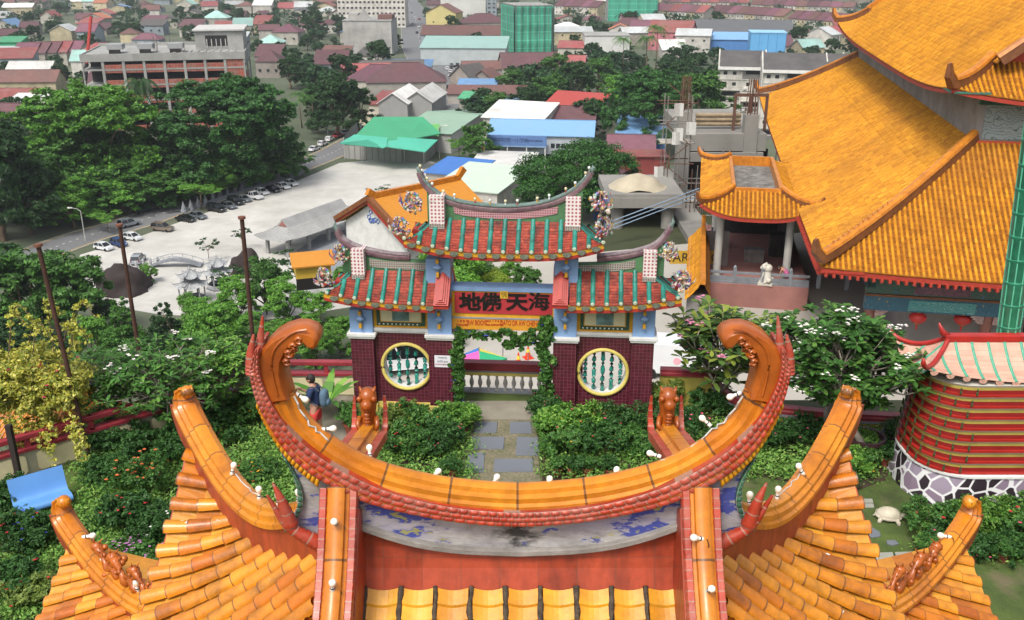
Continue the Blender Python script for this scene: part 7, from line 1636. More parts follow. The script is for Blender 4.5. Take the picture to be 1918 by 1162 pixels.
PINKF,REDF,WHF,YELF,BLUF,ORF=('blossom_pink','c8506c'),('blossom_red','a82c2c'),('blossom_white','d8d4cc'),('blossom_yellow','d8a830'),('blossom_blue','4048a8'),('blossom_orange','c86838')
def fl(*a):return[(n,s,c[1],c[0])for n,s,c in a]
def gz(u,v,z=0):return onz(u,v,z)
beds=[(760,855,.5,.4,.75,G1_,'shrub mass nearest the ridge in the left path bed',fl((10,.03,REDF))),(830,850,.45,.4,.8,G2_,'dark shrubs beside the path in the left bed',fl((12,.028,PINKF))),(790,822,.6,.3,.95,G1_,'tall shrubs in the middle of the left path bed',fl((8,.03,ORF))),(845,815,.3,.3,.8,G3_,'light shrubs at the path edge of the left bed',None),(745,815,.35,.3,.85,G2_,'rose shrubs beside the left orange beast',fl((10,.03,PINKF))),(870,800,.2,.2,.6,G3_,'small bush at the left gate corner',None),(1060,850,.5,.35,.75,G1_,'shrubs nearest the ridge in the right path bed, left end',fl((6,.03,YELF))),(1130,852,.5,.35,.8,G2_,'dark shrubs in the middle of the right path bed',fl((10,.03,REDF))),(1090,822,.5,.3,.95,G1_,'tall shrubs before the cream plinth in the right bed',fl((10,.035,ORF),(6,.04,PINKF))),(1165,815,.5,.3,.85,G2_,'dark leafy shrubs beside the right orange beast',None),(1035,812,.3,.3,.75,G3_,'light yellow flowered bush at the path edge, right bed',fl((22,.025,YELF))),(1020,785,.25,.25,.7,G2_,'dark flowering bush at the right gate corner',fl((16,.02,PINKF))),(1185,850,.3,.3,.7,G1_,'shrub right end of the right path bed',None),(1270,815,.6,.5,.9,G2_,'dark hydrangea-like bush right of the right beast',fl((14,.04,PINKF),(10,.03,WHF))),(1240,770,.4,.3,.9,G1_,'green bush against the yellow garden wall',None),(1330,770,.5,.3,.7,G2_,'dark bush under the white bulb on the right',None),(1440,840,.7,.4,.8,G2_,'dark bush behind the right horn',fl((14,.03,PINKF))),(1500,835,.6,.4,.8,G2_,'dark bush between horn and hip ridge',fl((12,.03,PINKF))),(1600,880,.35,.35,.6,G1_,'green shrub right of the hip ridge tip',fl((10,.03,YELF))),(1640,850,.5,.3,.6,G2_,'dark shrub under the planter tree',None),(1760,1000,.6,.35,.8,G1_,'green shrub in front of the cobbled kiln base, left',fl((5,.05,REDF))),(1840,1000,.6,.35,.85,G3_,'light shrub in front of the cobbled kiln base, middle',fl((4,.05,REDF))),(1905,1010,.5,.35,.85,G1_,'green shrub in front of the cobbled kiln base, right',fl((6,.04,PINKF))),(1800,1040,.45,.3,.5,G2_,'low dark shrub under the kiln shrubs',fl((14,.03,PINKF))),(1880,1045,.45,.3,.5,G2_,'low dark shrub at the right edge',None),(270,925,.6,.5,.9,G1_,'red rose bush beside the blue bench',fl((40,.045,ORF))),(250,990,.5,.4,.8,G2_,'rose bush below the red roses',fl((22,.035,REDF))),(265,1060,.6,.4,.45,G1_,'pink flowering ground bush near the roof edge',fl((150,.028,('blossom_lilac','b878b0')))),(300,870,.7,.5,.9,G2_,'dark dense bush behind the red roses',None),(210,900,.5,.5,.7,G2_,'dark bush right of the blue bench',None),(390,830,.8,.6,.8,G2_,'dark bush behind the upper left hip',None),(460,790,.6,.5,.8,G1_,'green bush left of the red border',fl((12,.03,YELF))),(480,900,.35,.3,.4,G1_,'small flowered bush inside the roof corner, left',fl((16,.03,REDF),(12,.03,YELF))),(300,1010,.3,.6,.7,G2_,'dark bush along the roof eave',fl((14,.03,WHF))),(320,800,.7,.5,.7,G2_,'dark bush under the frangipani',None),(230,840,.8,.5,.7,G2_,'dark bush beside the cream wall',None),(30,1040,.5,.5,.8,G2_,'dark bush at the left edge beside the lower hip tip',fl((18,.035,REDF),(14,.03,BLUF))),(60,1000,.5,.3,.5,G1_,'blue flowered bush left of the stepping stones',fl((36,.03,BLUF))),(20,1110,.6,.4,.8,G2_,'dark bush at the bottom left corner',fl((10,.04,REDF))),(60,1130,.4,.3,.6,G1_,'green bush beside the lower left roof corner',fl((6,.04,REDF))),(0,960,.5,.3,.8,G2_,'dark bush beneath the left end of the bench',None)]
GX_=LEAF('garden_leaf_olive',['5c7030','708438','48602c','849448'])
for i,(u,v,w,d,h,mt,lb,f)in enumerate(beds):mt=(mt,G3_,mt,GX_,mt)[i*7%5]if 'dark' not in lb else mt;shrub('flowering_shrub',lb,gz(u,v),w,d,h,16,5200,(.085,.07,.11,.095)[i%4],mt,100+i,f,'flowering shrubs in the garden beds')
def blades(name,label,pos,n,L_,w,mat,seed,group=None):
 r=random.Random(seed);t=thing(name,label,'plant',pos,0,group);mb=MB()
 for k in range(n):
  a=r.uniform(0,6.28);up=r.uniform(.5,1.2);l=L_*r.uniform(.7,1.1);d=Vector((math.cos(a),math.sin(a),0));s=Vector((-d.y,d.x,0))*w
  P=[d*(l*t*.8)+Vector((0,0,l*(up*t-.55*t*t)))for t in(0,.25,.5,.75,1)];W=[.25,.9,1,.7,0]
  for j in range(4):mb.face([P[j]-s*W[j],P[j]+s*W[j],P[j+1]+s*W[j+1],P[j+1]-s*W[j+1]]if j<3 else[P[j]-s*W[j],P[j]+s*W[j],P[j+1]])
 mb.build('leaf_spray',mat,t);return t
blades('broadleaf_plant','broad-leaved plant by the maroon rail left of the gate',gz(612,760,.5),10,1.2,.11,G3_,3);blades('fern','bright fern against the cream wall left of the tourist',gz(546,762,.1),34,.8,.035,G3_,4);blades('strap_plant','tuft of strap leaves left of the red border',gz(440,800),60,.8,.03,G1_,5);blades('strap_plant','tuft of dark strap leaves beside the blue bench',gz(190,990),60,.5,.02,G2_,6);blades('potted_palm','leafy plant in a pot left of the gate',gz(600,750,.35),24,.7,.05,G1_,7)
g_=np.random.default_rng(12);cs_=[]
for(u0,u1,v0,v1,n_)in((150,540,770,960,900),(150,340,960,1090,260),(0,150,960,1160,200),(700,880,790,900,200),(1015,1212,790,900,220),(1235,1680,790,900,620),(1730,1918,985,1050,160),(480,560,860,930,60)):
 for _ in range(n_):p=onz(g_.uniform(u0,u1),g_.uniform(v0,v1),0);cs_.append((p.x,p.y,g_.uniform(.04,.2)))
cs_=np.array(cs_);V=[];n_=len(cs_)*26;c_=np.repeat(cs_,26,0)+g_.normal(size=(n_,3))*[.16,.14,.06];c_[:,2]=abs(c_[:,2])
nr=g_.normal(size=(n_,3))*.6;nr[:,2]+=1;nr/=np.linalg.norm(nr,axis=1)[:,None];tt=np.cross(nr,g_.normal(size=(n_,3)));tt/=np.linalg.norm(tt,axis=1)[:,None];bb_=np.cross(nr,tt);s_=g_.uniform(.05,.13,n_)[:,None]
V=np.stack([c_-tt*s_*.5,c_+bb_*s_*.22,c_+tt*s_*.5,c_-bb_*s_*.22],1).reshape(-1,3);o=link('bed_plants',np_mesh('bed_plants',V,np.arange(n_*4).reshape(-1,4),LEAF('bed_leaf',['3c6428','5c8838','78a048','4c7830','8cac58','688c40'])));tag(o,'low leafy plants covering the soil of the garden beds','ground cover');o['kind']='stuff'
POT=M('terracotta_pot','8c4430',.8,.15,6,dirt='5c4438',damt=.5);POTD=M('maroon_planter','3c2428',.5,.15,4);potm=MB().lathe([(.10,0),(.125,.12),(.145,.2),(.16,.21),(.16,.25),(.14,.25),(.135,.21),(0,.2)],18).mesh('pot',POT,40)
bp_=[(b[0],b[1],b[2],b[3],b[4],b[5])for b in bed_blobs(.12,.12,.5,7,9)];V,Q=leaves(9,bp_,1300,.07,60,.5);potf=np_mesh('foliage',V,Q,G1_);V,Q=leaves(10,bp_,1300,.07,60,.5);potf2=np_mesh('foliage',V,Q,G2_)
for i,(u,v,s,lb)in enumerate([(848,892,.9,'at the ridge end of the left bed by the path'),(1045,890,.9,'first of the row before the right bed'),(1073,892,.9,'second of the row before the right bed'),(1100,891,.9,'third of the row before the right bed'),(1140,892,.85,'fourth of the row before the right bed'),(661,815,1.5,'wide one beside the left orange beast'),(1585,920,1.0,'at the foot of the right hip tiles'),(1628,880,1.0,'left of two by the kiln base'),(1658,872,1.0,'right of two by the kiln base'),(1740,1045,.9,'left of three before the kiln shrubs'),(1820,1048,.9,'middle of three before the kiln shrubs'),(1876,1050,.9,'right of three before the kiln shrubs'),(868,812,.8,'at the left gate corner'),(1014,812,.8,'at the right gate corner')]):
 t=thing('flower_pot','terracotta pot with green plant, '+lb,'flower pot',gz(u,v),i,'terracotta flower pots');link('pot',potm,t);link('foliage',potf if i%2 else potf2,t,(0,0,.12));t.scale=(s,s,s)
# ---------------- frangipani trees: forking grey branches with leaf rosettes
FB=M('frangipani_bark','8c8478',.85,.2,8,.3)
def frangipani(name,label,pos,H_,R,ntip,L_,mat,seed,flowers=None,nl=11,base_h=.6,name2=None,lean=(0,0),lw=.17,extra=120):
 r=random.Random(seed);t=thing(name,label,'tree',pos);mb=MB();lf=MB();tips=[]
 def grow(p,d,l,rad,depth):
  e=p+d*l;m=p.lerp(e,.5)+Vector((r.uniform(-.05,.05),r.uniform(-.05,.05),0))*l;mb.tube([p,m,e],[rad,rad*.85,rad*.72],6)
  if depth==0 or len(tips)>ntip:tips.append((e,d));return
  for _ in range(r.choice([2,3,3])):
   nd=(d*.75+Vector((r.uniform(-1,1),r.uniform(-1,1),r.uniform(-.15,.6)))*.85).normalized();nd.z=max(nd.z,-.05);grow(e,nd.normalized(),l*r.uniform(.62,.9),rad*.7,depth-1)
 b=Vector((0,0,0));st=Vector((lean[0],lean[1],base_h));mb.tube([b,st*.5,st],[.06*H_/2,.05*H_/2,.045*H_/2],8)
 for k in range(5):a=k*1.257+r.uniform(-.3,.3);grow(st,Vector((math.cos(a)*R,math.sin(a)*R,H_*.5)).normalized(),(H_-base_h)*.36,.03*H_/2,3)
 c0=Vector((lean[0]*1.2,lean[1],H_*.64))
 for k in range(extra):
  d=Vector((r.gauss(0,1),r.gauss(0,1),r.gauss(0,1))).normalized();e=c0+Vector((d.x*R*1.2,d.y*R*1.1,d.z*H_*.36))*r.uniform(.6,1);s0=c0.lerp(e,.35)-Vector((0,0,.2));mb.tube([s0,s0.lerp(e,.6)+Vector((0,0,-.05)),e],[.014,.011,.009],4);tips.append((e,(e-s0).normalized()))
 fm=MB()
 for i,(e,d)in enumerate(tips):
  for k in range(nl):
   a=k*2.4+r.uniform(-.3,.3);el=r.uniform(-.25,.75);dd=(Vector((math.cos(a),math.sin(a),el))).normalized();l=L_*r.uniform(.7,1.15);s=dd.cross(Vector((0,0,1))).normalized()*l*lw
   p0=e-d*r.uniform(0,.1);q=[p0,p0+dd*l*.35+Vector((0,0,l*.05)),p0+dd*l*.75-Vector((0,0,l*.03)),p0+dd*l-Vector((0,0,l*.14))]
   lf.face([q[0],q[1]-s*.8,q[2]-s,q[3],q[2]+s,q[1]+s*.8])
  if flowers and r.random()<flowers[0]:
   for _ in range(r.randint(4,9)):
    p=e+d*.08+Vector((r.uniform(-.12,.12),r.uniform(-.12,.12),r.uniform(.02,.12)))
    for k in range(5):a=k*1.2566;v=Vector((math.cos(a),math.sin(a)*.8,.3)).normalized()*flowers[1];s=Vector((-math.sin(a),math.cos(a),0))*flowers[1]*.4;fm.face([p,p+v*.6+s,p+v,p+v*.6-s])
 mb.build('trunk',FB,t,True);lf.build('crown',mat,t)
 if fm.v:fm.build('blossom',M(*flowers[2]),t)
 return t
frangipani('frangipani_tree','frangipani tree with white blossom in a dark round planter',gz(1618,838,.45),3.3,1.15,330,.25,G1_,1,(.12,.05,('blossom_white','d8d4cc',.6,.1,20)),17,.7,lean=(-.45,.1),lw=.2)
frangipani('frangipani_tree','dense frangipani with white blossom behind the right horn',gz(1545,800,.1),3.1,1.2,330,.25,G1_,2,(.10,.05,('blossom_white','d8d4cc',.6,.1,20)),17,.6,lw=.2)
frangipani('frangipani_tree','open frangipani with large leaves and pink blossom beside the yellow wall',gz(1345,775,.0),3.0,1.0,110,.34,LEAF('frangi_big',['2c4420','3c5828','587838','88943c','4c6830']),3,(.12,.06,('blossom_pink2','c87c98',.6,.1,20)),7,.6,lw=.2)
frangipani('frangipani_tree','wide frangipani with bare grey twigs left of the red border',gz(330,815,.0),2.6,1.5,260,.22,G1_,4,(.05,.05,('blossom_white','d8d4cc',.6,.1,20)),11,.7)
frangipani('frangipani_tree','bushy frangipani behind the left wall, near the tourist',gz(420,790,.0),2.3,1.2,160,.2,G3_,6,None,11,.6)
frangipani('frangipani_tree','small frangipani at the left over the maroon rail',gz(215,800,.0),2.2,1.2,110,.2,G1_,8,None,9,.6)
t=thing('round_planter','large dark maroon round planter under the blossoming frangipani','planter',gz(1615,858));MB().lathe([(.32,0),(.42,.1),(.44,.5),(.48,.52),(.48,.62),(.42,.62),(.4,.5),(0,.48)],22).build('planter_bowl',POTD,t,40);V,Q=leaves(3,[(0,0,.6,.35,.35,.08)],900,.06,30,.5);link('ground_plant',np_mesh('ground_plant',V,Q,G3_),t)
t=thing('round_planter','second dark planter behind, half hidden beside the kiln','planter',gz(1680,848));MB().lathe([(.3,0),(.38,.1),(.4,.45),(.43,.47),(.43,.55),(.38,.55),(.36,.45),(0,.43)],22).build('planter_bowl',POTD,t,40);V,Q=leaves(3,[(0,0,.7,.35,.35,.2)],1200,.08,30,.5);link('ground_plant',np_mesh('ground_plant',V,Q,G2_),t)
bl=[(rnd.uniform(-1.7,1.4),rnd.uniform(-.8,.8),rnd.uniform(.9,2.3),.6,.55,.42)for _ in range(34)];cp_=gz(70,850);t=thing('variegated_creeper','mound of yellow variegated creeper over the left wall corner','creeper',cp_+Vector((-.2,0,0)))
V,Q=leaves(33,bl,34000,.1,620,.38,.5,.3,.5);link('foliage',np_mesh('foliage',V,Q,GLV),t);link('blossom',flower_mesh(bl,26,.05,'b02c50',3,'blossom_magenta'),t)
sp_=MB();r=random.Random(2);spl=[]
for k in range(11):
 b=Vector((r.uniform(-1.2,1.6),r.uniform(-.4,.4),2.6));e=b+Vector((r.uniform(-.3,.8),0,r.uniform(.5,1.3)));path=interp([b,b.lerp(e,.6)+Vector((0,0,.25)),e,e+Vector((.25,0,-.35))],12);sp_.tube(path,.012,4);spl+=[(p.x,p.y,p.z,.09,.09,.07)for p in path]
for k in range(16):
 b=Vector((r.uniform(-1.5,1.7),-.7,r.uniform(.9,1.6)));spl+=[(b.x+.05*j,b.y-.03*j,b.z-.12*j,.09,.08,.08)for j in range(7)]
sp_.build('stem',BARK,t);V,Q=leaves(34,spl,5200,.085,500,.9,.5,.3);link('hanging_sprays',np_mesh('hanging_sprays',V,Q,GLV),t)
def vine(name,label,pts,n,seed,w=.14):
 t=thing(name,label,'creeper',GO,GY);bl=[(p[0],p[1],p[2],w,.12,w)for p in pts];V,Q=leaves(seed,bl,n,.12,len(bl)*7,.6,.8,.1,.6);link('foliage',np_mesh('foliage',V,Q,G1_),t);MB().tube([Vector(p)for p in pts],.012,4).build('stem',BARK,t);link('blossom',flower_mesh(bl,max(5,n//300),.045,'4048b0',seed,'blossom_violet'),t)
gp=lambda u,v,y=-.32:(G(u,v,y)[0],y,G(u,v,y)[1])
vine('flowering_vine','green vine with violet flowers climbing the left side of the gate opening',[gp(860,v)for v in range(622,790,12)]+[gp(852+rnd.uniform(-3,10),v)for v in range(630,780,14)],4200,1,.11)
vine('flowering_vine','green vine with violet flowers climbing the right side of the gate opening',[gp(1022,v)for v in range(600,790,12)]+[gp(1026+rnd.uniform(-14,8),v)for v in range(600,770,11)],6000,2,.13)
vine('flowering_vine','green vine with violet flowers hanging under the yellow lettered board',[gp(u,627+rnd.uniform(-4,10))for u in range(862,1025,9)]+[gp(u,640+rnd.uniform(-6,12))for u in range(950,1025,9)],2300,3,.10)
TR['lime']=make_tree_meshes('lime',14,5,[(0,0,3.0,2.6,2.6,1.9)],7000,.3,GL5,130,.4,.2)
for u,vb,vt,k,lb,wf in((880,552,494,'fresh','green tree seen over the gate beam, left',1.1),(925,556,502,'lime','clipped yellow green bush seen over the gate beam',1.0),(985,556,498,'round','dull green tree seen over the gate beam, right',1.2),(905,548,488,'round','darker tree seen over the gate beam behind the clipped bush',1.2),(958,545,486,'fresh','fresh green tree behind the gate beam, middle',1.1)):Tr(k,u,vb,vt,lb,wf,z=PZ)
# ================================================================== cars
TYRE=M('tyre','151515',.8,.1,20);RIMM=M('wheel_rim','9a9c9e',.35,.05,10,metal=.6);GLASS=M('car_glass','14181c',.08,.05,2,spec=.8);HLM=M('headlight_lens','c8ccd0',.15,.05,8);TLM=M('tail_light_red','8c1c18',.3,.05,8)
PAINT={k:M('paint_'+k.replace(' ','_'),h,.28,.04,1,coat=.6,spec=.6)for k,h in(('white','d0d2d4'),('black','141518'),('silver','8c9298'),('grey','5c6268'),('blue','2c4474'),('brown','6c6054'),('red','8c2420'),('navy','1c2438'))}
def car_proto(kind):
 L_,W_,Hh_,belt={'hatch':(3.9,1.68,1.48,.88),'sedan':(4.5,1.75,1.43,.86),'suv':(4.6,1.85,1.75,1.02),'pickup':(5.2,1.85,1.78,1.02)}[kind]
 a=L_/2
 prof={'hatch':[(-a,.35),(-a+.03,.8),(-a+.12,belt),(.95,belt),(a-.12,.74),(a,.55),(a,.3)],'sedan':[(-a,.35),(-a+.05,.8),(-a+.2,belt+.04),(1.0,belt),(a-.12,.7),(a,.52),(a,.3)],'suv':[(-a,.42),(-a+.03,.9),(-a+.1,belt),(1.05,belt),(a-.12,.9),(a,.65),(a,.36)],'pickup':[(-a,.45),(-a,1.0),(-a+.1,belt+.02),(1.2,belt),(a-.12,.92),(a,.65),(a,.38)]}[kind]
 cab={'hatch':((-a+.1,belt),(-a+.45,Hh_),(.15,Hh_),(1.0,belt)),'sedan':((-a+.55,belt),(-a+1.25,Hh_),(.2,Hh_),(1.05,belt)),'suv':((-a+.08,belt),(-a+.35,Hh_),(.3,Hh_),(1.1,belt)),'pickup':((-.6,belt),(-.4,Hh_),(.55,Hh_),(1.25,belt))}[kind]
 b=MB();hw=W_/2
 def loft(pr,sect):
  ids=[b.idx([(x*(1-ins*.02),y,z-(z-.3)*ins*.03 if z>.5 else z+ins*.02)for x,z in pr])for y,ins in sect];n=len(pr)
  for i in range(len(ids)-1):
   for k in range(n):k2=(k+1)%n;b.fi((ids[i]+k,ids[i]+k2,ids[i+1]+k2,ids[i+1]+k))
  b.fi([ids[0]+k for k in range(n)]);b.fi([ids[-1]+k for k in reversed(range(n))])
 loft(prof+[(-a,.3)]if False else prof,[(-hw+.02,2.2),(-hw,1),(-hw*.75,0),(hw*.75,0),(hw,1),(hw-.02,2.2)])
 r0,r1=cab[1],cab[2];b.prism([(r0[0]-.04,r0[1]-.05),(r0[0]+.06,r0[1]+.02),(r1[0]-.05,r1[1]+.02),(r1[0]+.06,r1[1]-.05)],-hw*.74,hw*.74)
 for s in(-1,1):
  for p,q in((cab[0],cab[1]),(cab[3],cab[2]),(((cab[0][0]+cab[3][0])/2,belt),((cab[1][0]+cab[2][0])/2,Hh_))):b.tube([(p[0],s*(hw-.07),p[1]),(q[0],s*hw*.75,q[1])],.045,5)
  b.box(.75,.95,s*hw if s>0 else-hw-.16,hw+.16 if s>0 else-hw,belt,belt+.14)
 if kind=='pickup':pass
 bm=b.mesh('body',PAINT['white'],40);g=MB();x0,x1,x2,x3=cab[0][0],cab[1][0],cab[2][0],cab[3][0];yb,yt=hw-.06,hw*.73
 pts=[(x0,-yb,belt),(x3,-yb,belt),(x3,yb,belt),(x0,yb,belt),(x1,-yt,Hh_-.02),(x2,-yt,Hh_-.02),(x2,yt,Hh_-.02),(x1,yt,Hh_-.02)];i=g.idx(pts)
 for f in((0,1,5,4),(1,2,6,5),(2,3,7,6),(3,0,4,7),(4,5,6,7)):g.fi([i+q for q in f])
 if kind=='pickup':g.box(-a+.15,-.75,-hw+.12,hw-.12,belt-.02,belt+.035)
 gm_=g.mesh('windows',GLASS);ty=MB().lathe([(.2,-.1),(.31,-.1),(.33,-.05),(.33,.05),(.31,.1),(.2,.1)],18,T=Matrix.Rotation(math.pi/2,4,'X')).mesh('tyre',TYRE,40);rm=MB().lathe([(0,-.08),(.2,-.085),(.21,-.06),(.21,.06),(.2,.085),(0,.08)],12,T=Matrix.Rotation(math.pi/2,4,'X')).mesh('rim',RIMM)
 t=thing('parked_car','x','car');body=link('body',bm,t);link('windows',gm_,t);body.material_slots[0].link='OBJECT'
 for x in(-a*.62,a*.62):
  for s in(-1,1):w=link('wheel',ty,t,(x,s*(hw-.1),.33));link('rim',rm,w)
 hl=MB().box(-.05,.05,-.16,.16,-.07,.07).mesh('headlight',HLM);tl=MB().box(-.04,.04,-.12,.12,-.1,.1).mesh('tail_light',TLM)
 for s in(-1,1):link('headlight',hl,t,(a-.06,s*(hw-.3),.62 if kind!='suv' else .78));link('tail_light',tl,t,(-a+.0,s*(hw-.2),.72 if kind!='suv' else .9))
 return t
PROTO={k:car_proto(k)for k in('hatch','sedan','suv','pickup')};used=set()
def car(kind,px,col,label,z=GZ+.09,grp='cars parked along the car park and road',sc=1.0,name=None):
 p,q=onz(px[0],px[1],z),onz(px[2],px[3],z);c=(p+q)/2;a=math.atan2(q.y-p.y,q.x-p.x)
 if kind in used:t=dup(PROTO[kind])
 else:t=PROTO[kind];used.add(kind)
 t.location=c;t.rotation_euler.z=a;t.scale=(sc*1.1,)*3;t['label']=label;t['group']=grp
 for ch in t.children:
  if ch.name.startswith('body'):ch.material_slots[0].material=PAINT[col]
 return t
CARS=[('hatch',(178,465,212,471),'white','white hatchback parked nearest the left end of the car park'),('hatch',(209,456,237,465),'blue','small blue car between two white hatchbacks'),('hatch',(233,447,265,452),'white','white hatchback parked right of the small blue car'),('suv',(288,431,322,434),'brown','brown beige estate car parked alone by the kerb'),('suv',(226,428,258,420),'silver','silver estate driving on the road above the blue car'),('sedan',(330,412,367,417),'black','black saloon, left of two dark cars parked together'),('sedan',(356,406,385,412),'grey','dark grey saloon, right of two dark cars parked together'),('suv',(387,393,424,399),'black','black tall estate at the left end of the long row'),('sedan',(414,387,441,393),'grey','grey saloon beside the black tall estate'),('suv',(430,379,454,386),'black','black car third in the long row'),('sedan',(444,374,469,380),'grey','grey car fourth in the long row'),('pickup',(456,369,493,376),'white','white pickup in the middle of the long row'),('hatch',(480,361,502,367),'white','small white car right of the white pickup'),('sedan',(500,356,523,362),'black','black car between white ones near the row end'),('sedan',(515,350,543,356),'white','white saloon second from the right end of the row'),('sedan',(530,344,558,350),'white','white saloon at the right end of the row'),('sedan',(250,402,281,394),'navy','dark saloon driving on the road near the sheds'),('suv',(296,387,336,377),'navy','dark blue van driving under the roadside trees'),('suv',(253,500,266,484),'silver','silver car by the white pavilions, nose to the balustrade'),('sedan',(580,286,598,279),'white','white car parked on the road left of the green hall, nearest'),('hatch',(596,276,613,269),'white','white car second along the road left of the green hall'),('hatch',(610,268,625,260),'white','white car third along the road left of the green hall'),('sedan',(640,255,657,248),'silver','silver car parked beside the green hall corner'),('sedan',(662,244,680,237),'white','white car parked behind the green hall roof'),('sedan',(626,260,640,254),'red','dark red car between white ones on the road'),('sedan',(785,54,784,48),'white','white car far up the main road, right lane'),('sedan',(773,50,773,44),'silver','silver car far up the main road, left lane'),('sedan',(838,170,835,161),'navy','dark blue car driving down the main road below the junction'),('hatch',(843,150,842,144),'white','white car queuing at the junction, front left'),('hatch',(844,139,843,133),'white','white car queuing at the junction, second left'),('sedan',(855,135,855,129),'silver','silver car queuing at the junction, middle'),('sedan',(866,140,867,134),'silver','silver car queuing at the junction, right'),('sedan',(857,126,857,121),'black','black car at the back of the junction queue'),('hatch',(870,150,872,144),'white','white car at the right edge of the junction'),('sedan',(846,127,846,121),'grey','grey car at the back left of the junction queue'),('sedan',(816,112,813,104),'white','white car on the main road bend above the junction'),('hatch',(789,76,788,70),'silver','silver car on the main road left of the teal market'),('sedan',(781,66,781,60),'black','black car on the main road beside the stained block'),('hatch',(795,92,793,86),'white','white car by the kerb in front of the teal market'),('suv',(779,38,778,33),'white','white van-like car near the top of the main road'),('sedan',(786,40,785,35),'red','red car near the top of the main road'),('hatch',(806,104,803,97),'blue','blue car parked at the teal market corner'),('sedan',(772,28,770,23),'grey','grey car at the furthest visible end of the main road'),('hatch',(838,134,837,128),'white','white car in the far left lane of the junction queue'),('sedan',(868,126,869,120),'white','white car behind the silver one at the junction right'),('sedan',(888,118,902,117),'grey','grey car in front of the market hall'),('hatch',(905,117,916,116),'silver','silver car at the right end of the market front'),('sedan',(735,232,752,226),'black','black car on the sandy plot near the twin shed')]
for k,px,c,lb in CARS:car(k,px,c,lb)
def van(px,label):
 p,q=onz(px[0],px[1],PZ),onz(px[2],px[3],PZ);c=(p+q)/2;a=math.atan2(q.y-p.y,q.x-p.x);t=thing('parked_van',label,'van',c,a);b=MB()
 b.prism([(-2.6,.35),(-2.6,2.2),(-2.4,2.3),(1.4,2.3),(2.2,1.3),(2.65,1.1),(2.7,.4)],-.92,.92);b.build('body',PAINT['white'],t,bevel=.06);g=MB();g.prism([(1.5,1.35),(1.62,2.1),(1.75,1.95),(2.2,1.33)],-.935,.935);g.box(2.0,2.05,-.8,.8,1.35,1.5);g.face([(1.47,-.8,2.26),(2.17,-.84,1.36),(2.17,.84,1.36),(1.47,.8,2.26)]);g.v=[(x+(.03 if i>=len(g.v)-4 else 0),y,z+(.03 if i>=len(g.v)-4 else 0))for i,(x,y,z)in enumerate(g.v)];g.build('windows',GLASS,t)
 for x in(-1.7,1.75):
  for s in(-1,1):MB().lathe([(0,-.12),(.33,-.12),(.36,0),(.33,.12),(0,.12)],16,(0,0,0),T=Matrix.Translation((x,s*.84,.36))@Matrix.Rotation(math.pi/2,4,'X')).build('wheel',TYRE,t,40)
 MB().lathe([(.22,0),(.22,.01)],14,T=Matrix.Translation((-.2,-.925,1.25))@Matrix.Rotation(math.pi/2,4,'X')).build('pink_badge',M('badge_pink','d89ca8',.5),t)
 for s in(-1,1):MB().box(2.62,2.7,s*.6-.15,s*.6+.15,.8,1.0).build('headlight',HLM,t)
van((1215,698,1330,706),'white van with round pink badge parked behind the yellow garden wall')
car('suv',(745,694,790,690),'white','white car on the forecourt seen through the left round window',PZ+.02,None)
up=ony(885,664,47.5);um=thing('market_umbrella','square market umbrella in blue, yellow, green and pink wedges on the forecourt','umbrella',Vector((up.x+.35,47.5,PZ)),math.radians(4));uz=up.z-PZ
for nm,c,a in(('pink','d8549c',225),('green','2ca070',315),('yellow','d8c850',45),('blue','3c70c0',135)):
 a0,a1=math.radians(a-45),math.radians(a+45);R_u=1.5;p0,p1=Vector((R_u*math.cos(a0),R_u*math.sin(a0),uz-.25)),Vector((R_u*math.cos(a1),R_u*math.sin(a1),uz-.25));tp=Vector((0,0,uz+.2));mb=MB();mb.face([tp,p0,p1]);d=Vector((0,0,-.16));mb.face([p0,p0+d,p1+d,p1]);mb.build('%s_wedge'%nm,M('cloth_'+nm,c,.7,.05,2),um)
MB().tube([(0,0,0),(0,0,uz+.4)],.03,6).build('pole',SCAF,um);MB().cbox((0,0,0),.6,.6,.12).build('base',CONR,um)
CO=M('cone_orange','d84020',.5,.08,5);CY_=M('cone_yellow','d8c040',.5,.08,5)
for i,(u,v,s,lb)in enumerate([(943,700,1.1,'orange cone nearest the balustrade, below the umbrella'),(971,684,1.0,'orange cone right of the umbrella'),(989,671,1.0,'orange cone furthest right behind the vine')]):
 t=thing('traffic_cone',lb,'traffic cone',onz(u,v,PZ),i,'orange traffic cones on the forecourt');t.scale=(s,s,s*1.15);MB().box(-.28,.28,-.28,.28,0,.05).lathe([(.2,.05),(.12,.35)],14).build('cone_body',CO,t,40);MB().lathe([(.12,.35),(.07,.55)],14).build('yellow_sleeve',CY_,t,40);MB().lathe([(.07,.55),(.04,.72),(0,.73)],14).build('cone_tip',CO,t,40)
for i,(u,v)in enumerate([(880,700),(922,702),(942,676),(989,694)]):
 t=thing('barrier_post','thin dark barrier post around the umbrella, %s from the left'%ORD[i],'post',onz(u,v,PZ),0,'barrier posts on the forecourt');MB().lathe([(.16,0),(.16,.03),(.03,.05),(.03,1.1),(.05,1.12),(.05,1.16),(0,1.18)],10).build('post',SCAF,t)
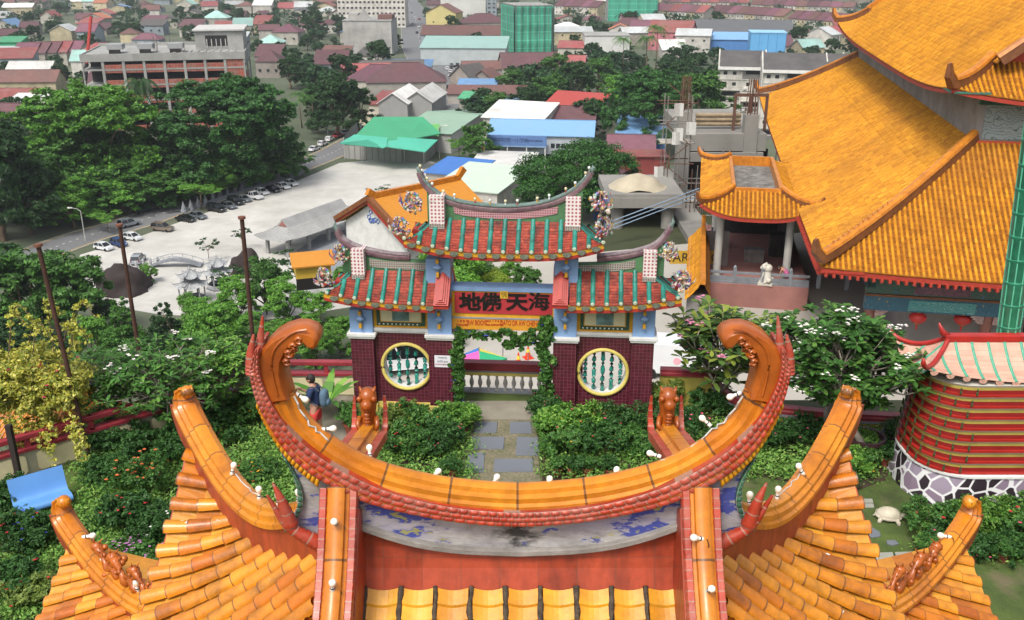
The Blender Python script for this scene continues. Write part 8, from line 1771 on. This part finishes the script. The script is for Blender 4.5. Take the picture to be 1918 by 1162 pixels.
# ---------------- rusty poles on the left
for i,(a,b,y,r_,lb)in enumerate([((72,462),(172,880),20.5,.055,'rusty leaning pole with flat cap nearest the left edge'),((224,424),(262,672),24.5,.055,'rusty pole second from the left, crossing the car park'),((453,410),(474,640),24.6,.06,'dark rusty pole behind the red spikes, tallest of three')]):
 p,q=ony(*a,y),ony(*b,y-.0);t=thing('rusty_pole',lb,'pole',q,0,'rusty poles along the terrace wall');e=p-q;dn=-e.normalized()*2.2
 MB().tube([dn,e*.5,e],[r_,r_,r_*.95],10).build('shaft',M('rust_pole','4c3024',.85,.3,5,.4,dirt='241814',damt=.6),t,40);MB().tube([e,e+e.normalized()*.06],r_*1.7,12).build('cap',M('rust_cap','6c4434',.8),t)
def lamp(u,vb,vt,side,label):
 p=onz(u,vb,GZ);h=ony(u,vt,p.y).z-GZ;t=thing('street_lamp',label,'street lamp',p,0,'grey street lamps along the car park road');MB().tube([(0,0,0),(0,0,h),(side*.6,0,h+.5),(side*2.2,0,h+.8)],[.14,.09,.07,.06],8).build('mast',FRAMEW,t);MB().box(side*2.2-.5,side*2.2+.5,-.18,.18,h+.68,h+.86).build('lamp_head',WHITEP,t)
lamp(160,452,396,-1,'grey street lamp at the left end of the car park');lamp(410,344,322,-1,'street lamp before the darker giant tree');lamp(614,250,214,1,'street lamp right of the darker giant tree');lamp(823,298,240,1,'slim lamp right of the green hall')
p=onz(912,318,GZ);t=thing('banded_flag','small five-colour banded flag on a pole left of the blue roofed school','flag',p);h=ony(912,262,p.y).z-GZ;MB().tube([(0,0,0),(0,0,h)],.08,6).build('flagpole',FRAMEW,t)
for k,c in enumerate(('3c5ca8','d0b040','b03c34','c8c8c4','c87c34')):MB().box(-.2-.5*(k+1)*.7,-.2-.5*k*.7,-.03,.03,h-4+.12*k,h-.6-.15*k).build('flag_band',M('flag_%d'%k,c,.7),t)
fm_=MB().lathe([(.75,0),(.8,.5),(.55,.9),(.6,1.1),(.35,1.9),(.15,2.5),(0,2.9)],10).mesh('finial',GRAN)
for k in range(17):
 u,v=lerp(345,562,k/16),lerp(401,330,k/16)+(-4 if 3<k<13 else 0);o=link('stone_finial',fm_,None,onz(u,v-2,GZ));tag(o,'grey pointed stone finial, %s from the left behind the parked row'%ORD[k],'finial','pointed grey finials between road and car park')
A_,B_=onz(343,400,GZ),onz(565,328,GZ);struct_w=tag(MB().sweep([A_,A_.lerp(B_,.5)+Vector((0,2,0)),B_],[(.2,0),(.2,.9),(-.2,.9),(-.2,0)]).build('fence_wall',GRAN),'low grey wall carrying the pointed finials behind the parked cars','wall')
# ---------------- grey entrance pavilion at the car park
GRR=M('grey_tile_roof','9a9a98',.8,.12,1.2,.2,dirt='6c6c6a',dscale=.3,damt=.5)
q1=onz(541,482,GZ);q2=onz(640,442,GZ);q0_=onz(508,478,GZ);d=q2-q1;an=math.atan2(d.y,d.x);wdt=8.0
ep=thing('entrance_pavilion','long grey tiled entrance pavilion on tall posts beside the car park','pavilion',q1,an);L2=d.length+6;hp_=ony(541,450,q1.y).z-GZ
for k in range(4):
 for y in(0,wdt-2.6):MB().box(k*L2/3.6-.3,k*L2/3.6+.3,y-.3,y+.3,0,hp_+.4).build('column',GRR,ep)
MB().box(-.3,L2,-.2,.2,hp_-.4,hp_+.2).box(-.3,L2,wdt-2.8,wdt-2.4,hp_-.4,hp_+.2).build('beam',GRR,ep)
for sd in 'SNWE':
 tb,pn=MB(),MB();roof_side(tb,pn,sd,L2/2+2.0,wdt/2+.6,L2/2-1.8,1.6,hp_+2.0,hp_+.0,.7,.6,.12,.8,L2/2,wdt/2-1.3,conc=.2,pw=3,n=4,step=.02);tb.build('tile_rows',GRR,ep);pn.build('tile_pans',GRR,ep)
MB().prism([(-1.7,hp_+1.9),(1.7,hp_+1.9),(.1,hp_+3.6),(-.1,hp_+3.6)],2.0,L2-2.0,lambda x,y,z:(y,wdt/2-1.3+x,z)).build('upper_roof',GRR,ep);MB().prism([(-1.1,hp_+2.0),(1.1,hp_+2.0),(0,hp_+3.2)],1.92,2.0,lambda x,y,z:(y,wdt/2-1.3+x,z)).build('red_gable',M('faded_red','8c5c54',.8),ep)
# ---------------- white pagoda pavilions and dark boulders
WST=M('white_stone_roof','a4a6a8',.75,.08,2,dirt='74767a',damt=.5)
def hexroof(mb,r,z0,z1,up,n=6):
 seg=8;N_=n*seg
 def P(i,t):
  a=2*math.pi*i/N_;f=abs((i%seg)/seg-.5)*2;rr_=r*(t+.02)*(1/math.cos((abs((i%seg)/seg-.5)-.0)*0+0))*(1 if f>.99 else math.cos(math.pi/n)/max(.5,math.cos(abs(((i%seg)/seg-.5))*2*math.pi/n)))
  return Vector((rr_*math.cos(a),rr_*math.sin(a),z1+(z0-z1)*(t+.35*t*(1-t))+up*(f**3)*t*t))
 ids=[mb.idx([P(i,t)for i in range(N_)])for t in(0,.2,.4,.6,.8,1)]
 for k in range(5):
  for i in range(N_):j=(i+1)%N_;mb.fi((ids[k]+i,ids[k]+j,ids[k+1]+j,ids[k+1]+i))
 for i in range(n):mb.tube([P(i*seg,t)+Vector((0,0,.06))for t in(0,.25,.5,.75,1)]+[P(i*seg,1.08)+Vector((0,0,.35))],[.09]*5+[.04],5)
 for i in range(N_):
  if i%2:mb.tube([P(i,t)+Vector((0,0,.02))for t in(.1,.5,.98)],.05,4)
for i,(u,v,sc_,lb)in enumerate([(362,566,1.0,'white stone two-roofed pavilion nearer the terrace, left of the pair'),(411,540,.95,'white stone two-roofed pavilion further back, right of the pair')]):
 p=onz(u,v,GZ);vt=(498,478)[i];h=ony(u,vt,p.y).z-GZ;s=h/6.6;t=thing('stone_pavilion',lb,'pavilion',p,.4);t.scale=(s,s,s);mb=MB();hexroof(mb,2.9,3.1,4.3,.5);mb.build('lower_roof',WST,t);mb=MB();hexroof(mb,2.1,4.7,6.0,.45);mb.build('upper_roof',WST,t)
 for k in range(6):a=math.pi/3*k;MB().lathe([(.16,0),(.13,.2),(.13,3.2)],8,(2.1*math.cos(a),2.1*math.sin(a),0)).build('column',WST,t)
 MB().lathe([(1.1,4.1),(1.1,4.9)],6).build('drum',GRAN,t);MB().lathe([(2.4,0),(2.4,.35),(2.2,.35),(0,.36)],6).build('base',GRAN,t);MB().lathe([(.2,5.95),(.3,6.1),(.12,6.25),(.16,6.4),(0,6.65)],8).build('finial',WST,t)
 MB().lathe([(2.25,.36),(2.25,1.0),(2.15,1.0),(2.15,.36)],6).build('balustrade',WST,t)
BRO=M('boulder_brown','2c201e',.8,.3,.6,.5,dirt='1c1614',dscale=.4,damt=.6)
for i,(u,v,rx,rz_,lb)in enumerate([(240,545,4.3,4.9,'large dark brown boulder beside the white pavilions'),(463,515,3.2,4.6,'tall dark brown rock right of the white pavilions'),(35,700,4.0,3.2,'dark rock under the trees at the left edge')]):
 mb=MB();mb.grid(lambda s,t:(lambda d:Vector((d.x*rx*1.1,d.y*rx,d.z*rz_))*(1+.45*mn.noise(d*1.3+Vector((i*7,0,0)))+.12*mn.noise(d*4)))(Vector((math.sin(math.pi*t)*math.cos(2*math.pi*s),math.sin(math.pi*t)*math.sin(2*math.pi*s),math.cos(math.pi*t)))),36,20);tag(mb.build('boulder',BRO,None,True,loc=onz(u,v,GZ)),lb,'boulder')
t=thing('arched_bridge','small white arched footbridge behind the pavilions','bridge',onz(332,500,GZ));MB().strip2([(-5+k*1,1.2*math.sin(math.pi*k/10)+.5)for k in range(11)],[(-5+k*1,1.2*math.sin(math.pi*k/10)+.2)for k in range(11)],-1,1).build('deck',GRAN,t)
for y in(-1,1):MB().tube([(-5+k,y,1.2*math.sin(math.pi*k/10)+1.3)for k in range(11)],.09,5).build('handrail',WST,t);[MB().tube([(-5+k,y,1.2*math.sin(math.pi*k/10)+.4),(-5+k,y,1.2*math.sin(math.pi*k/10)+1.3)],.06,4).build('rail_post',WST,t)for k in range(0,11,2)]
bpm=MB().lathe([(.28,0),(.28,.9),(.34,.95),(.34,1.05),(.2,1.1),(.3,1.35),(.16,1.6),(0,1.7)],8).mesh('post',WST)
for k in range(9):u,v=lerp(190,296,k/8),lerp(518,495,k/8);tag(link('stone_post',bpm,None,onz(u,v,GZ)),'white carved post, %s from the left behind the large boulder'%ORD[k],'post','white carved posts by the boulder')
# ---------------- gold gabled building behind the gate and small gold roofs
OR2=ribbed('gold_sheet','c8862c',2.0,'9c6420',.4);gp0=Vector((-13.2,84,0))
gh=thing('gold_gabled_house','gold roofed house with white gable painted with blue scrolls, left behind the gate','building',(-11.8,80,0),math.radians(-45));ap=ony(694,374,80).z-.1;ev=ap-2.5
MB().prism([(-4.3,GZ+10),(4.3,GZ+10),(4.3,ev-.1),(0,ap-.1),(-4.3,ev-.1)],0,9.5).build('wall',WHITEP,gh)
for sgn,e2 in((-1,ev-.3),(1,ev-.3)):MB().prism([(sgn*5.0,e2),(0,ap),(0,ap+.3),(sgn*5.0,e2+.3)],-.5,10).build('roof',OR2,gh);MB().sweep([(sgn*5.1*t,-.5,lerp(ap+.35,e2+.35,t))for t in(0,.25,.5,.75,1)],[(.22,-.2),(.22,.2),(-.22,.2),(-.22,-.2)],side=(0,-1,0)).build('gable_ridge',HRID,gh);MB().sweep([(sgn*5.0*t,-.56,lerp(ap+.0,e2+.0,t))for t in(0,.5,1)],[(.06,-.3),(.06,.0),(-.06,.0),(-.06,-.3)],side=(0,-1,0)).build('red_edge',REDP,gh)
MB().sweep([(0,-.6,ap+.9),(0,.2,ap+.4),(0,5,ap+.35),(0,9.6,ap+.4),(0,10.4,ap+1.2)],[(.2,-.3),(.2,.3),(-.2,.3),(-.2,-.3)],side=(1,0,0)).build('roof_ridge',HRT,gh)
SCR=M('scroll_blue','3c5c9c',.6);sc2=MB();r=random.Random(4)
for k in range(8):cx,cz=r.uniform(-.9,.9),ap-1.5+r.uniform(-.5,.4);sc2.tube([(cx+math.cos(a)*.3*(1-a/9),-.03,cz+math.sin(a)*.3*(1-a/9))for a in[j*.6 for j in range(12)]],.045,4)
sc2.build('painted_scrolls',SCR,gh)
sg=thing('small_gold_shelter','small gold roof with yellow wall left of the gate, above the trees','building',ony(588,517,95),.3);MB().prism([(-3.6,0),(3.6,0),(3.6,3),(-3.6,3)],0,6).build('wall',M('wall_bright_yellow','c0a038',.7,.08,.5),sg);MB().prism([(-4.4,2.6),(4.4,2.6),(4.4,2.9),(-4.4,2.9)],-1,3,lambda x,y,z:(x,y,z+(y+1)*.5)).build('roof',OR2,sg);MB().box(-3.7,3.7,-.1,0,-2.5,0).build('dark_base',DARK,sg);sg.location.z-=.2;sg.scale=(.5,.5,.5)
sh=thing('shrine_roof','small orange tiled roof with glazed figures below the left wall','roof',(ony(110,740,23.5).x,23.5,ony(110,740,23.5).z-.9),-.5);
for sd in 'SEW':tb,pn=MB(),MB();roof_side(tb,pn,sd,1.7,1.5,.6,.1,1.35,0,.3,.13,.04,.2,conc=.2,n=5,step=.01);tb.build('tube_rows',ORT,sh,40);pn.build('pan_rows',ORP,sh)
MB().sweep([(-.8,0,1.75),(-.55,0,1.45),(0,0,1.38),(.55,0,1.45),(.8,0,1.75)],[(.08,-.12),(.08,.1),(-.08,.1),(-.08,-.12)],side=(0,-1,0)).build('ridge',REDP,sh);mb=MB();[little_dragon(mb,(x,0,1.4),Vector((s,0,0)),1.3,3+s)for x,s in((-.5,1),(.5,-1))];mb.build('glazed_figures',HORN,sh,True);MB().box(-1.1,1.1,-1,1,-2.2,.3).build('shrine_wall',CREAMP,sh)
# ---------------- blue bench under the creeper
e0,e1=onz(32,962,.42),onz(137,930,.42);d=e1-e0;an=math.atan2(d.y,d.x);L_=d.length;bn=thing('garden_bench','pale blue moulded bench seen from above at the left','bench',Vector((e0.x,e0.y,0)),an);BB=M('bench_blue','5c90cc',.45,.05,2,dirt='4c7cb4',damt=.3)
pf=interp([(0,.38),(.03,.44),(.12,.455),(.3,.42),(.44,.42),(.52,.52),(.60,.74),(.66,.90)],20);a_=[(p.x,p.y)for p in pf]if False else[(p[0],p[1])for p in pf];b_=[(x+.012,z-.04)for x,z in a_]
MB().strip2(a_,b_,0,L_,lambda x,y,z:(y,x,z)).build('seat_shell',BB,bn,60)
for x in(.25,L_-.25):MB().box(x-.08,x+.08,.12,.45,0,.4).build('leg',GRAN,bn)
sp2=thing('shelter_post','dark post of the creeper trellis behind the blue bench','post',gz(38,905));MB().box(-.06,.06,-.06,.06,0,1.5).build('upright',M('dark_timber','2c2420',.8,.2,5),sp2)
# ---------------- stone tortoise
tt_=thing('tortoise_statue','pale stone tortoise on the lawn beside the cobbled kiln base','statue',gz(1663,972),-.25);TS=M('tortoise_stone','b8b09c',.85,.12,10,.3,dirt='7c7464',damt=.4)
mb=MB();mb.grid(lambda s,t:(lambda a,b:Vector((.25*math.cos(a)*math.sin(b),.19*math.sin(a)*math.sin(b),.09+.17*math.cos(b)+.006*math.sin(a*8)*math.sin(b*6))))(2*math.pi*s,t*math.pi/2*1.05),32,14);mb.lathe([(.26,.06),(.27,.085),(.25,.11)],28,sy=.78);mb.build('shell',TS,tt_,40)
mb=MB();mb.ball((0,0,.08),.2,12,sx=1.1,sy=.85,sz=.3);mb.tube([(.2,0,.1),(.29,0,.13),(.33,0,.14)],[.05,.045,.05],8);mb.ball((.36,0,.145),.055,10,sx=1.3);[mb.tube([(x,s*.14,.08),(x*1.25,s*.2,.04),(x*1.3,s*.21,0)],[.05,.045,.04],7)for x in(-.15,.15)for s in(-1,1)];mb.tube([(-.22,0,.07),(-.3,0,.04)],[.03,.01],6);mb.build('body',TS,tt_,True);tt_.scale=(1.05,1.05,1.05)
# ---------------- people
SKIN=M('skin','b0806a',.55,.06,8);
def skin_body(name,joints,edges,radii,mat,parent,sub=1):
 me=bpy.data.meshes.new(name);me.from_pydata([tuple(j)for j in joints],edges,[]);o=bpy.data.objects.new(name,me);COL.objects.link(o);m1=o.modifiers.new('skin','SKIN')
 for k,r in enumerate(radii):v=me.skin_vertices[0].data[k];v.radius=(r,r)if not isinstance(r,tuple)else r
 me.skin_vertices[0].data[0].use_root=True;m1.use_smooth_shade=True;m2=o.modifiers.new('sub','SUBSURF');m2.levels=sub+1;m2.render_levels=sub+1
 bpy.context.view_layer.update();me2=bpy.data.meshes.new_from_object(o.evaluated_get(bpy.context.evaluated_depsgraph_get()));bpy.data.objects.remove(o);me2.materials.clear();me2.materials.append(mat);me2.polygons.foreach_set('use_smooth',[True]*len(me2.polygons))
 o=bpy.data.objects.new(name,me2);COL.objects.link(o);o.parent=parent;return o
def person(pos,rz,label,shirt,pants,hair,pose='phone',sc=1.0,pack=None,shorts=True):
 t=thing('person',label,'person',pos,rz);t.scale=(sc,sc,sc)
 if pose=='phone':arms=[((.02,.19,1.42),(.06,.26,1.18),(.28,.2,1.22),(.36,.14,1.3)),((.02,-.19,1.42),(.05,-.27,1.17),(.27,-.17,1.24),(.37,-.09,1.32))]
 else:arms=[((0,.19,1.42),(-.03,.27,1.15),(.06,.28,.92),(.08,.28,.84)),((0,-.19,1.42),(.03,-.27,1.15),(.1,-.27,.92),(.12,-.27,.84))]
 J=[(0,0,.95),(0,0,1.12),(0,0,1.3),(.01,0,1.44),(.03,0,1.52),(.05,0,1.60)];E=[(0,1),(1,2),(2,3),(3,4),(4,5)];R=[(.15,.12),(.135,.1),(.16,.115),(.11,.08),(.058,.058),(.06,.06)]
 for a in arms:
  b=len(J);J+=list(a);E+=[(3,b),(b,b+1),(b+1,b+2),(b+2,b+3)];R+=[.06,.047,.034,.03]
 for s in(-1,1):
  b=len(J);J+=[(.0,s*.095,.88),(.02+.04*s,s*.11,.5),(-.02+.04*s,s*.11,.1),(.1+.04*s,s*.12,.045)];E+=[(0,b),(b,b+1),(b+1,b+2),(b+2,b+3)];R+=[.092,.062,.042,.04]
 body=skin_body('body',J,E,R,SKIN,t)
 hd=MB();hc=Vector((.075,0,1.66));hd.grid(lambda s,q:(lambda a,b:hc+Vector((.098*math.cos(a)*math.sin(b)*(1+.06*(math.cos(b)<0)),.078*math.sin(a)*math.sin(b)*(1-.18*max(0,-math.cos(b))),.118*math.cos(b))))(2*math.pi*s,math.pi*q),20,14)
 hd.tube([hc+Vector((.09,0,.02)),hc+Vector((.122,0,-.018)),hc+Vector((.095,0,-.03))],[.01,.016,.008],6)
 for s in(-1,1):hd.ball(hc+Vector((-.005,s*.078,-.005)),.024,8,sy=.45)
 h_=hd.build('head',SKIN,t,True);MB().box(.165,.172,-.02,.02,1.612,1.62).build('mouth',M('lips','8c4c44',.6),h_)
 hr=MB();hr.grid(lambda s,q:(lambda a,b:hc+Vector((-.014+.108*math.cos(a)*math.sin(b),.087*math.sin(a)*math.sin(b),.012+.125*math.cos(b)+.006*math.sin(a*11+b*7))))(2*math.pi*s,math.pi*q*.5),22,9);hr.grid(lambda s,q:(lambda a,b:hc+Vector((-.018+.103*math.cos(a)*math.sin(b),.084*math.sin(a)*math.sin(b),.0+.12*math.cos(b))))(math.pi*(.42+1.16*s),math.pi*(.4+q*.34)),14,6);hr.build('hair',M('hair_'+hair,hair,.7,.3,40),t,True)
 SH=M('shirt_'+shirt,shirt,.85,.1,10,.2);PT=M('cloth_'+pants,pants,.85,.1,10,.2)
 skin_body('shirt',[(0,0,.93),(0,0,1.12),(0,0,1.3),(.01,0,1.45)]+[p for a in arms for p in(a[0],Vector(a[0]).lerp(Vector(a[1]),.75))],[(0,1),(1,2),(2,3),(3,4),(4,5),(3,6),(6,7)],[(.175,.145),(.155,.125),(.18,.135),(.115,.09),.078,.07,.078,.07],SH,t)
 lg=.52 if shorts else .12
 skin_body('shorts' if shorts else 'trousers',[(0,0,.97),(0,0,.9),(.0,.1,.84),(.03,.115,lg),(0,-.1,.84),(-.01,-.115,lg)],[(0,1),(1,2),(2,3),(1,4),(4,5)],[(.17,.14),(.175,.15),.115,.09 if shorts else .065,.115,.09 if shorts else .065],PT,t)
 for s in(-1,1):MB().ball((.08+.04*s,s*.12,.05),.065,10,sx=1.9,sz=.75).build('shoe',M('shoe_grey','4c4848',.7),t,True)
 for ai,a in enumerate(arms):
  w,pm=Vector(a[2]),Vector(a[3]);d=(pm-w).normalized();sgn=1 if a[0][1]>0 else-1;inn=Vector((0,-sgn,0));up_=d.cross(inn).normalized();hb=MB();hb.ball(pm+d*.02,.042,10,sx=1,sy=.6,sz=1)
  for f in range(5):
   if f==4:q=[pm+d*.0+up_*.03,pm+d*.035+up_*.045+inn*.02,pm+d*.055+up_*.03+inn*.04]
   else:o_f=up_*(.024-.016*f);l=(.07,.08,.075,.06)[f];q=[pm+d*.045+o_f,pm+d*(.045+l*.5)+o_f+inn*.01,pm+d*(.045+l*.75)+o_f+inn*.035,pm+d*(.04+l*.7)+o_f+inn*.055]
   hb.tube(q,[.010]*(len(q)-1)+[.007],6)
  hb.build('hand',SKIN,t,True)
 if pose=='phone':
  tag(MB().box(-.008,.008,-.075,.075,-.04,.04).build('smartphone',BLK,None,loc=Vector(pos)+rotp(.445*sc,.02*sc,rz)+Vector((0,0,1.345*sc)),rz=rz),'black phone held up by the tourist in blue shirt','phone')
  sg_=MB();[sg_.box(.155,.168,s*.035-.026,s*.035+.026,1.665,1.7)for s in(-1,1)];sg_.box(.16,.166,-.02,.02,1.685,1.695);sg_.box(.0,.16,.078,.084,1.685,1.693);sg_.box(0,.16,-.084,-.078,1.685,1.693);sg_.build('sunglasses',BLK,t)
 if pack:
  bp2=thing('backpack','grey blue backpack worn by the tourist in blue shirt','backpack',pos,rz);bp2.scale=t.scale;PK=M('pack_cloth',pack,.85,.12,10,.2)
  mb=MB();mb.grid(lambda s,q:(lambda a,b:Vector((-.245+.11*math.cos(a)*abs(math.sin(b))**.6,.15*math.sin(a)*abs(math.sin(b))**.6,1.2+.22*math.copysign(abs(math.cos(b))**.7,math.cos(b)))))(2*math.pi*s,math.pi*q),20,14);mb.build('pack_body',PK,bp2,True);MB().ball((-.35,0,1.1),.1,10,sx=.5,sz=1).build('front_pocket',PK,bp2,True)
  for s in(-1,1):MB().tube(interp([(-.16,s*.09,1.40),(-.02,s*.11,1.51),(.12,s*.12,1.42),(.12,s*.15,1.22),(-.1,s*.17,1.05)],14),.02,6).build('strap',M('strap_grey','3c4854',.8),bp2)
 return t
pp=gz(596,826);person(pp,math.radians(168),'tourist with dark hair, blue shirt and red shorts looking at a phone','1c2c50','c03834','241a16','phone',1.02,pack='50687c')
person(onz(1703,752,PZ),math.radians(200),'person with yellow cap carrying a bag beside the hall wall','34302c','3c3834','3a2c20','walk',1.0,shorts=False)
q=onz(1472,534,FLZ);t=thing('person','person in pink bending behind the porch balustrade','person',q,2.6)
skin_body('body',[(0,0,.75),(.12,0,.98),(.3,0,1.16),(.42,0,1.2),(.5,0,1.2),(.35,.2,1.1),(.42,.22,.85),(.5,.2,.65),(.35,-.2,1.1),(.42,-.22,.85),(.5,-.2,.65),(-.02,.1,.7),(.06,.1,.4),(0,.1,.08),(-.02,-.1,.7),(.06,-.1,.4),(0,-.1,.08)],[(0,1),(1,2),(2,3),(3,4),(2,5),(5,6),(6,7),(2,8),(8,9),(9,10),(0,11),(11,12),(12,13),(0,14),(14,15),(15,16)],[.16,.15,.14,.06,.06,.06,.045,.035,.06,.045,.035,.1,.07,.045,.1,.07,.045],SKIN,t)
skin_body('pink_dress',[(-.04,0,.45),(0,0,.78),(.12,0,.98),(.32,0,1.17)],[(0,1),(1,2),(2,3)],[.24,.2,.18,.14],M('dress_pink','b05c88',.8,.1,6),t);hd=MB();hd.ball((.58,0,1.2),.11,12,sz=1.1);hd.tube([(.67,0,1.2),(.71,0,1.17)],[.015,.01],5);hd.build('head',SKIN,t,True);MB().ball((.57,0,1.24),.12,12).build('hair',BLK,t,True)
for s in(-1,1):MB().ball((.06,s*.1,.05),.07,8,sx=1.7,sz=.7).build('shoe',BLK,t,True)
# ================================================================== air
hz=MB().box(-1500,1500,-60,2600,GZ-1.0,24).build('haze',(lambda:None)()or M('haze_tmp','ffffff'));hz['kind']='stuff'
hm=bpy.data.materials.new('haze_air');hm.use_nodes=True;hn=hm.node_tree.nodes;hn.clear();ho=hn.new('ShaderNodeOutputMaterial');hp=hn.new('ShaderNodeVolumePrincipled')
hp.inputs['Color'].default_value=(.86,.92,1,1);hp.inputs['Density'].default_value=.00013;hp.inputs['Anisotropy'].default_value=.2;hm.node_tree.links.new(hp.outputs[0],ho.inputs['Volume'])
hz.data.materials.clear();hz.data.materials.append(hm);tag(hz,'thin pale haze over the town','haze')
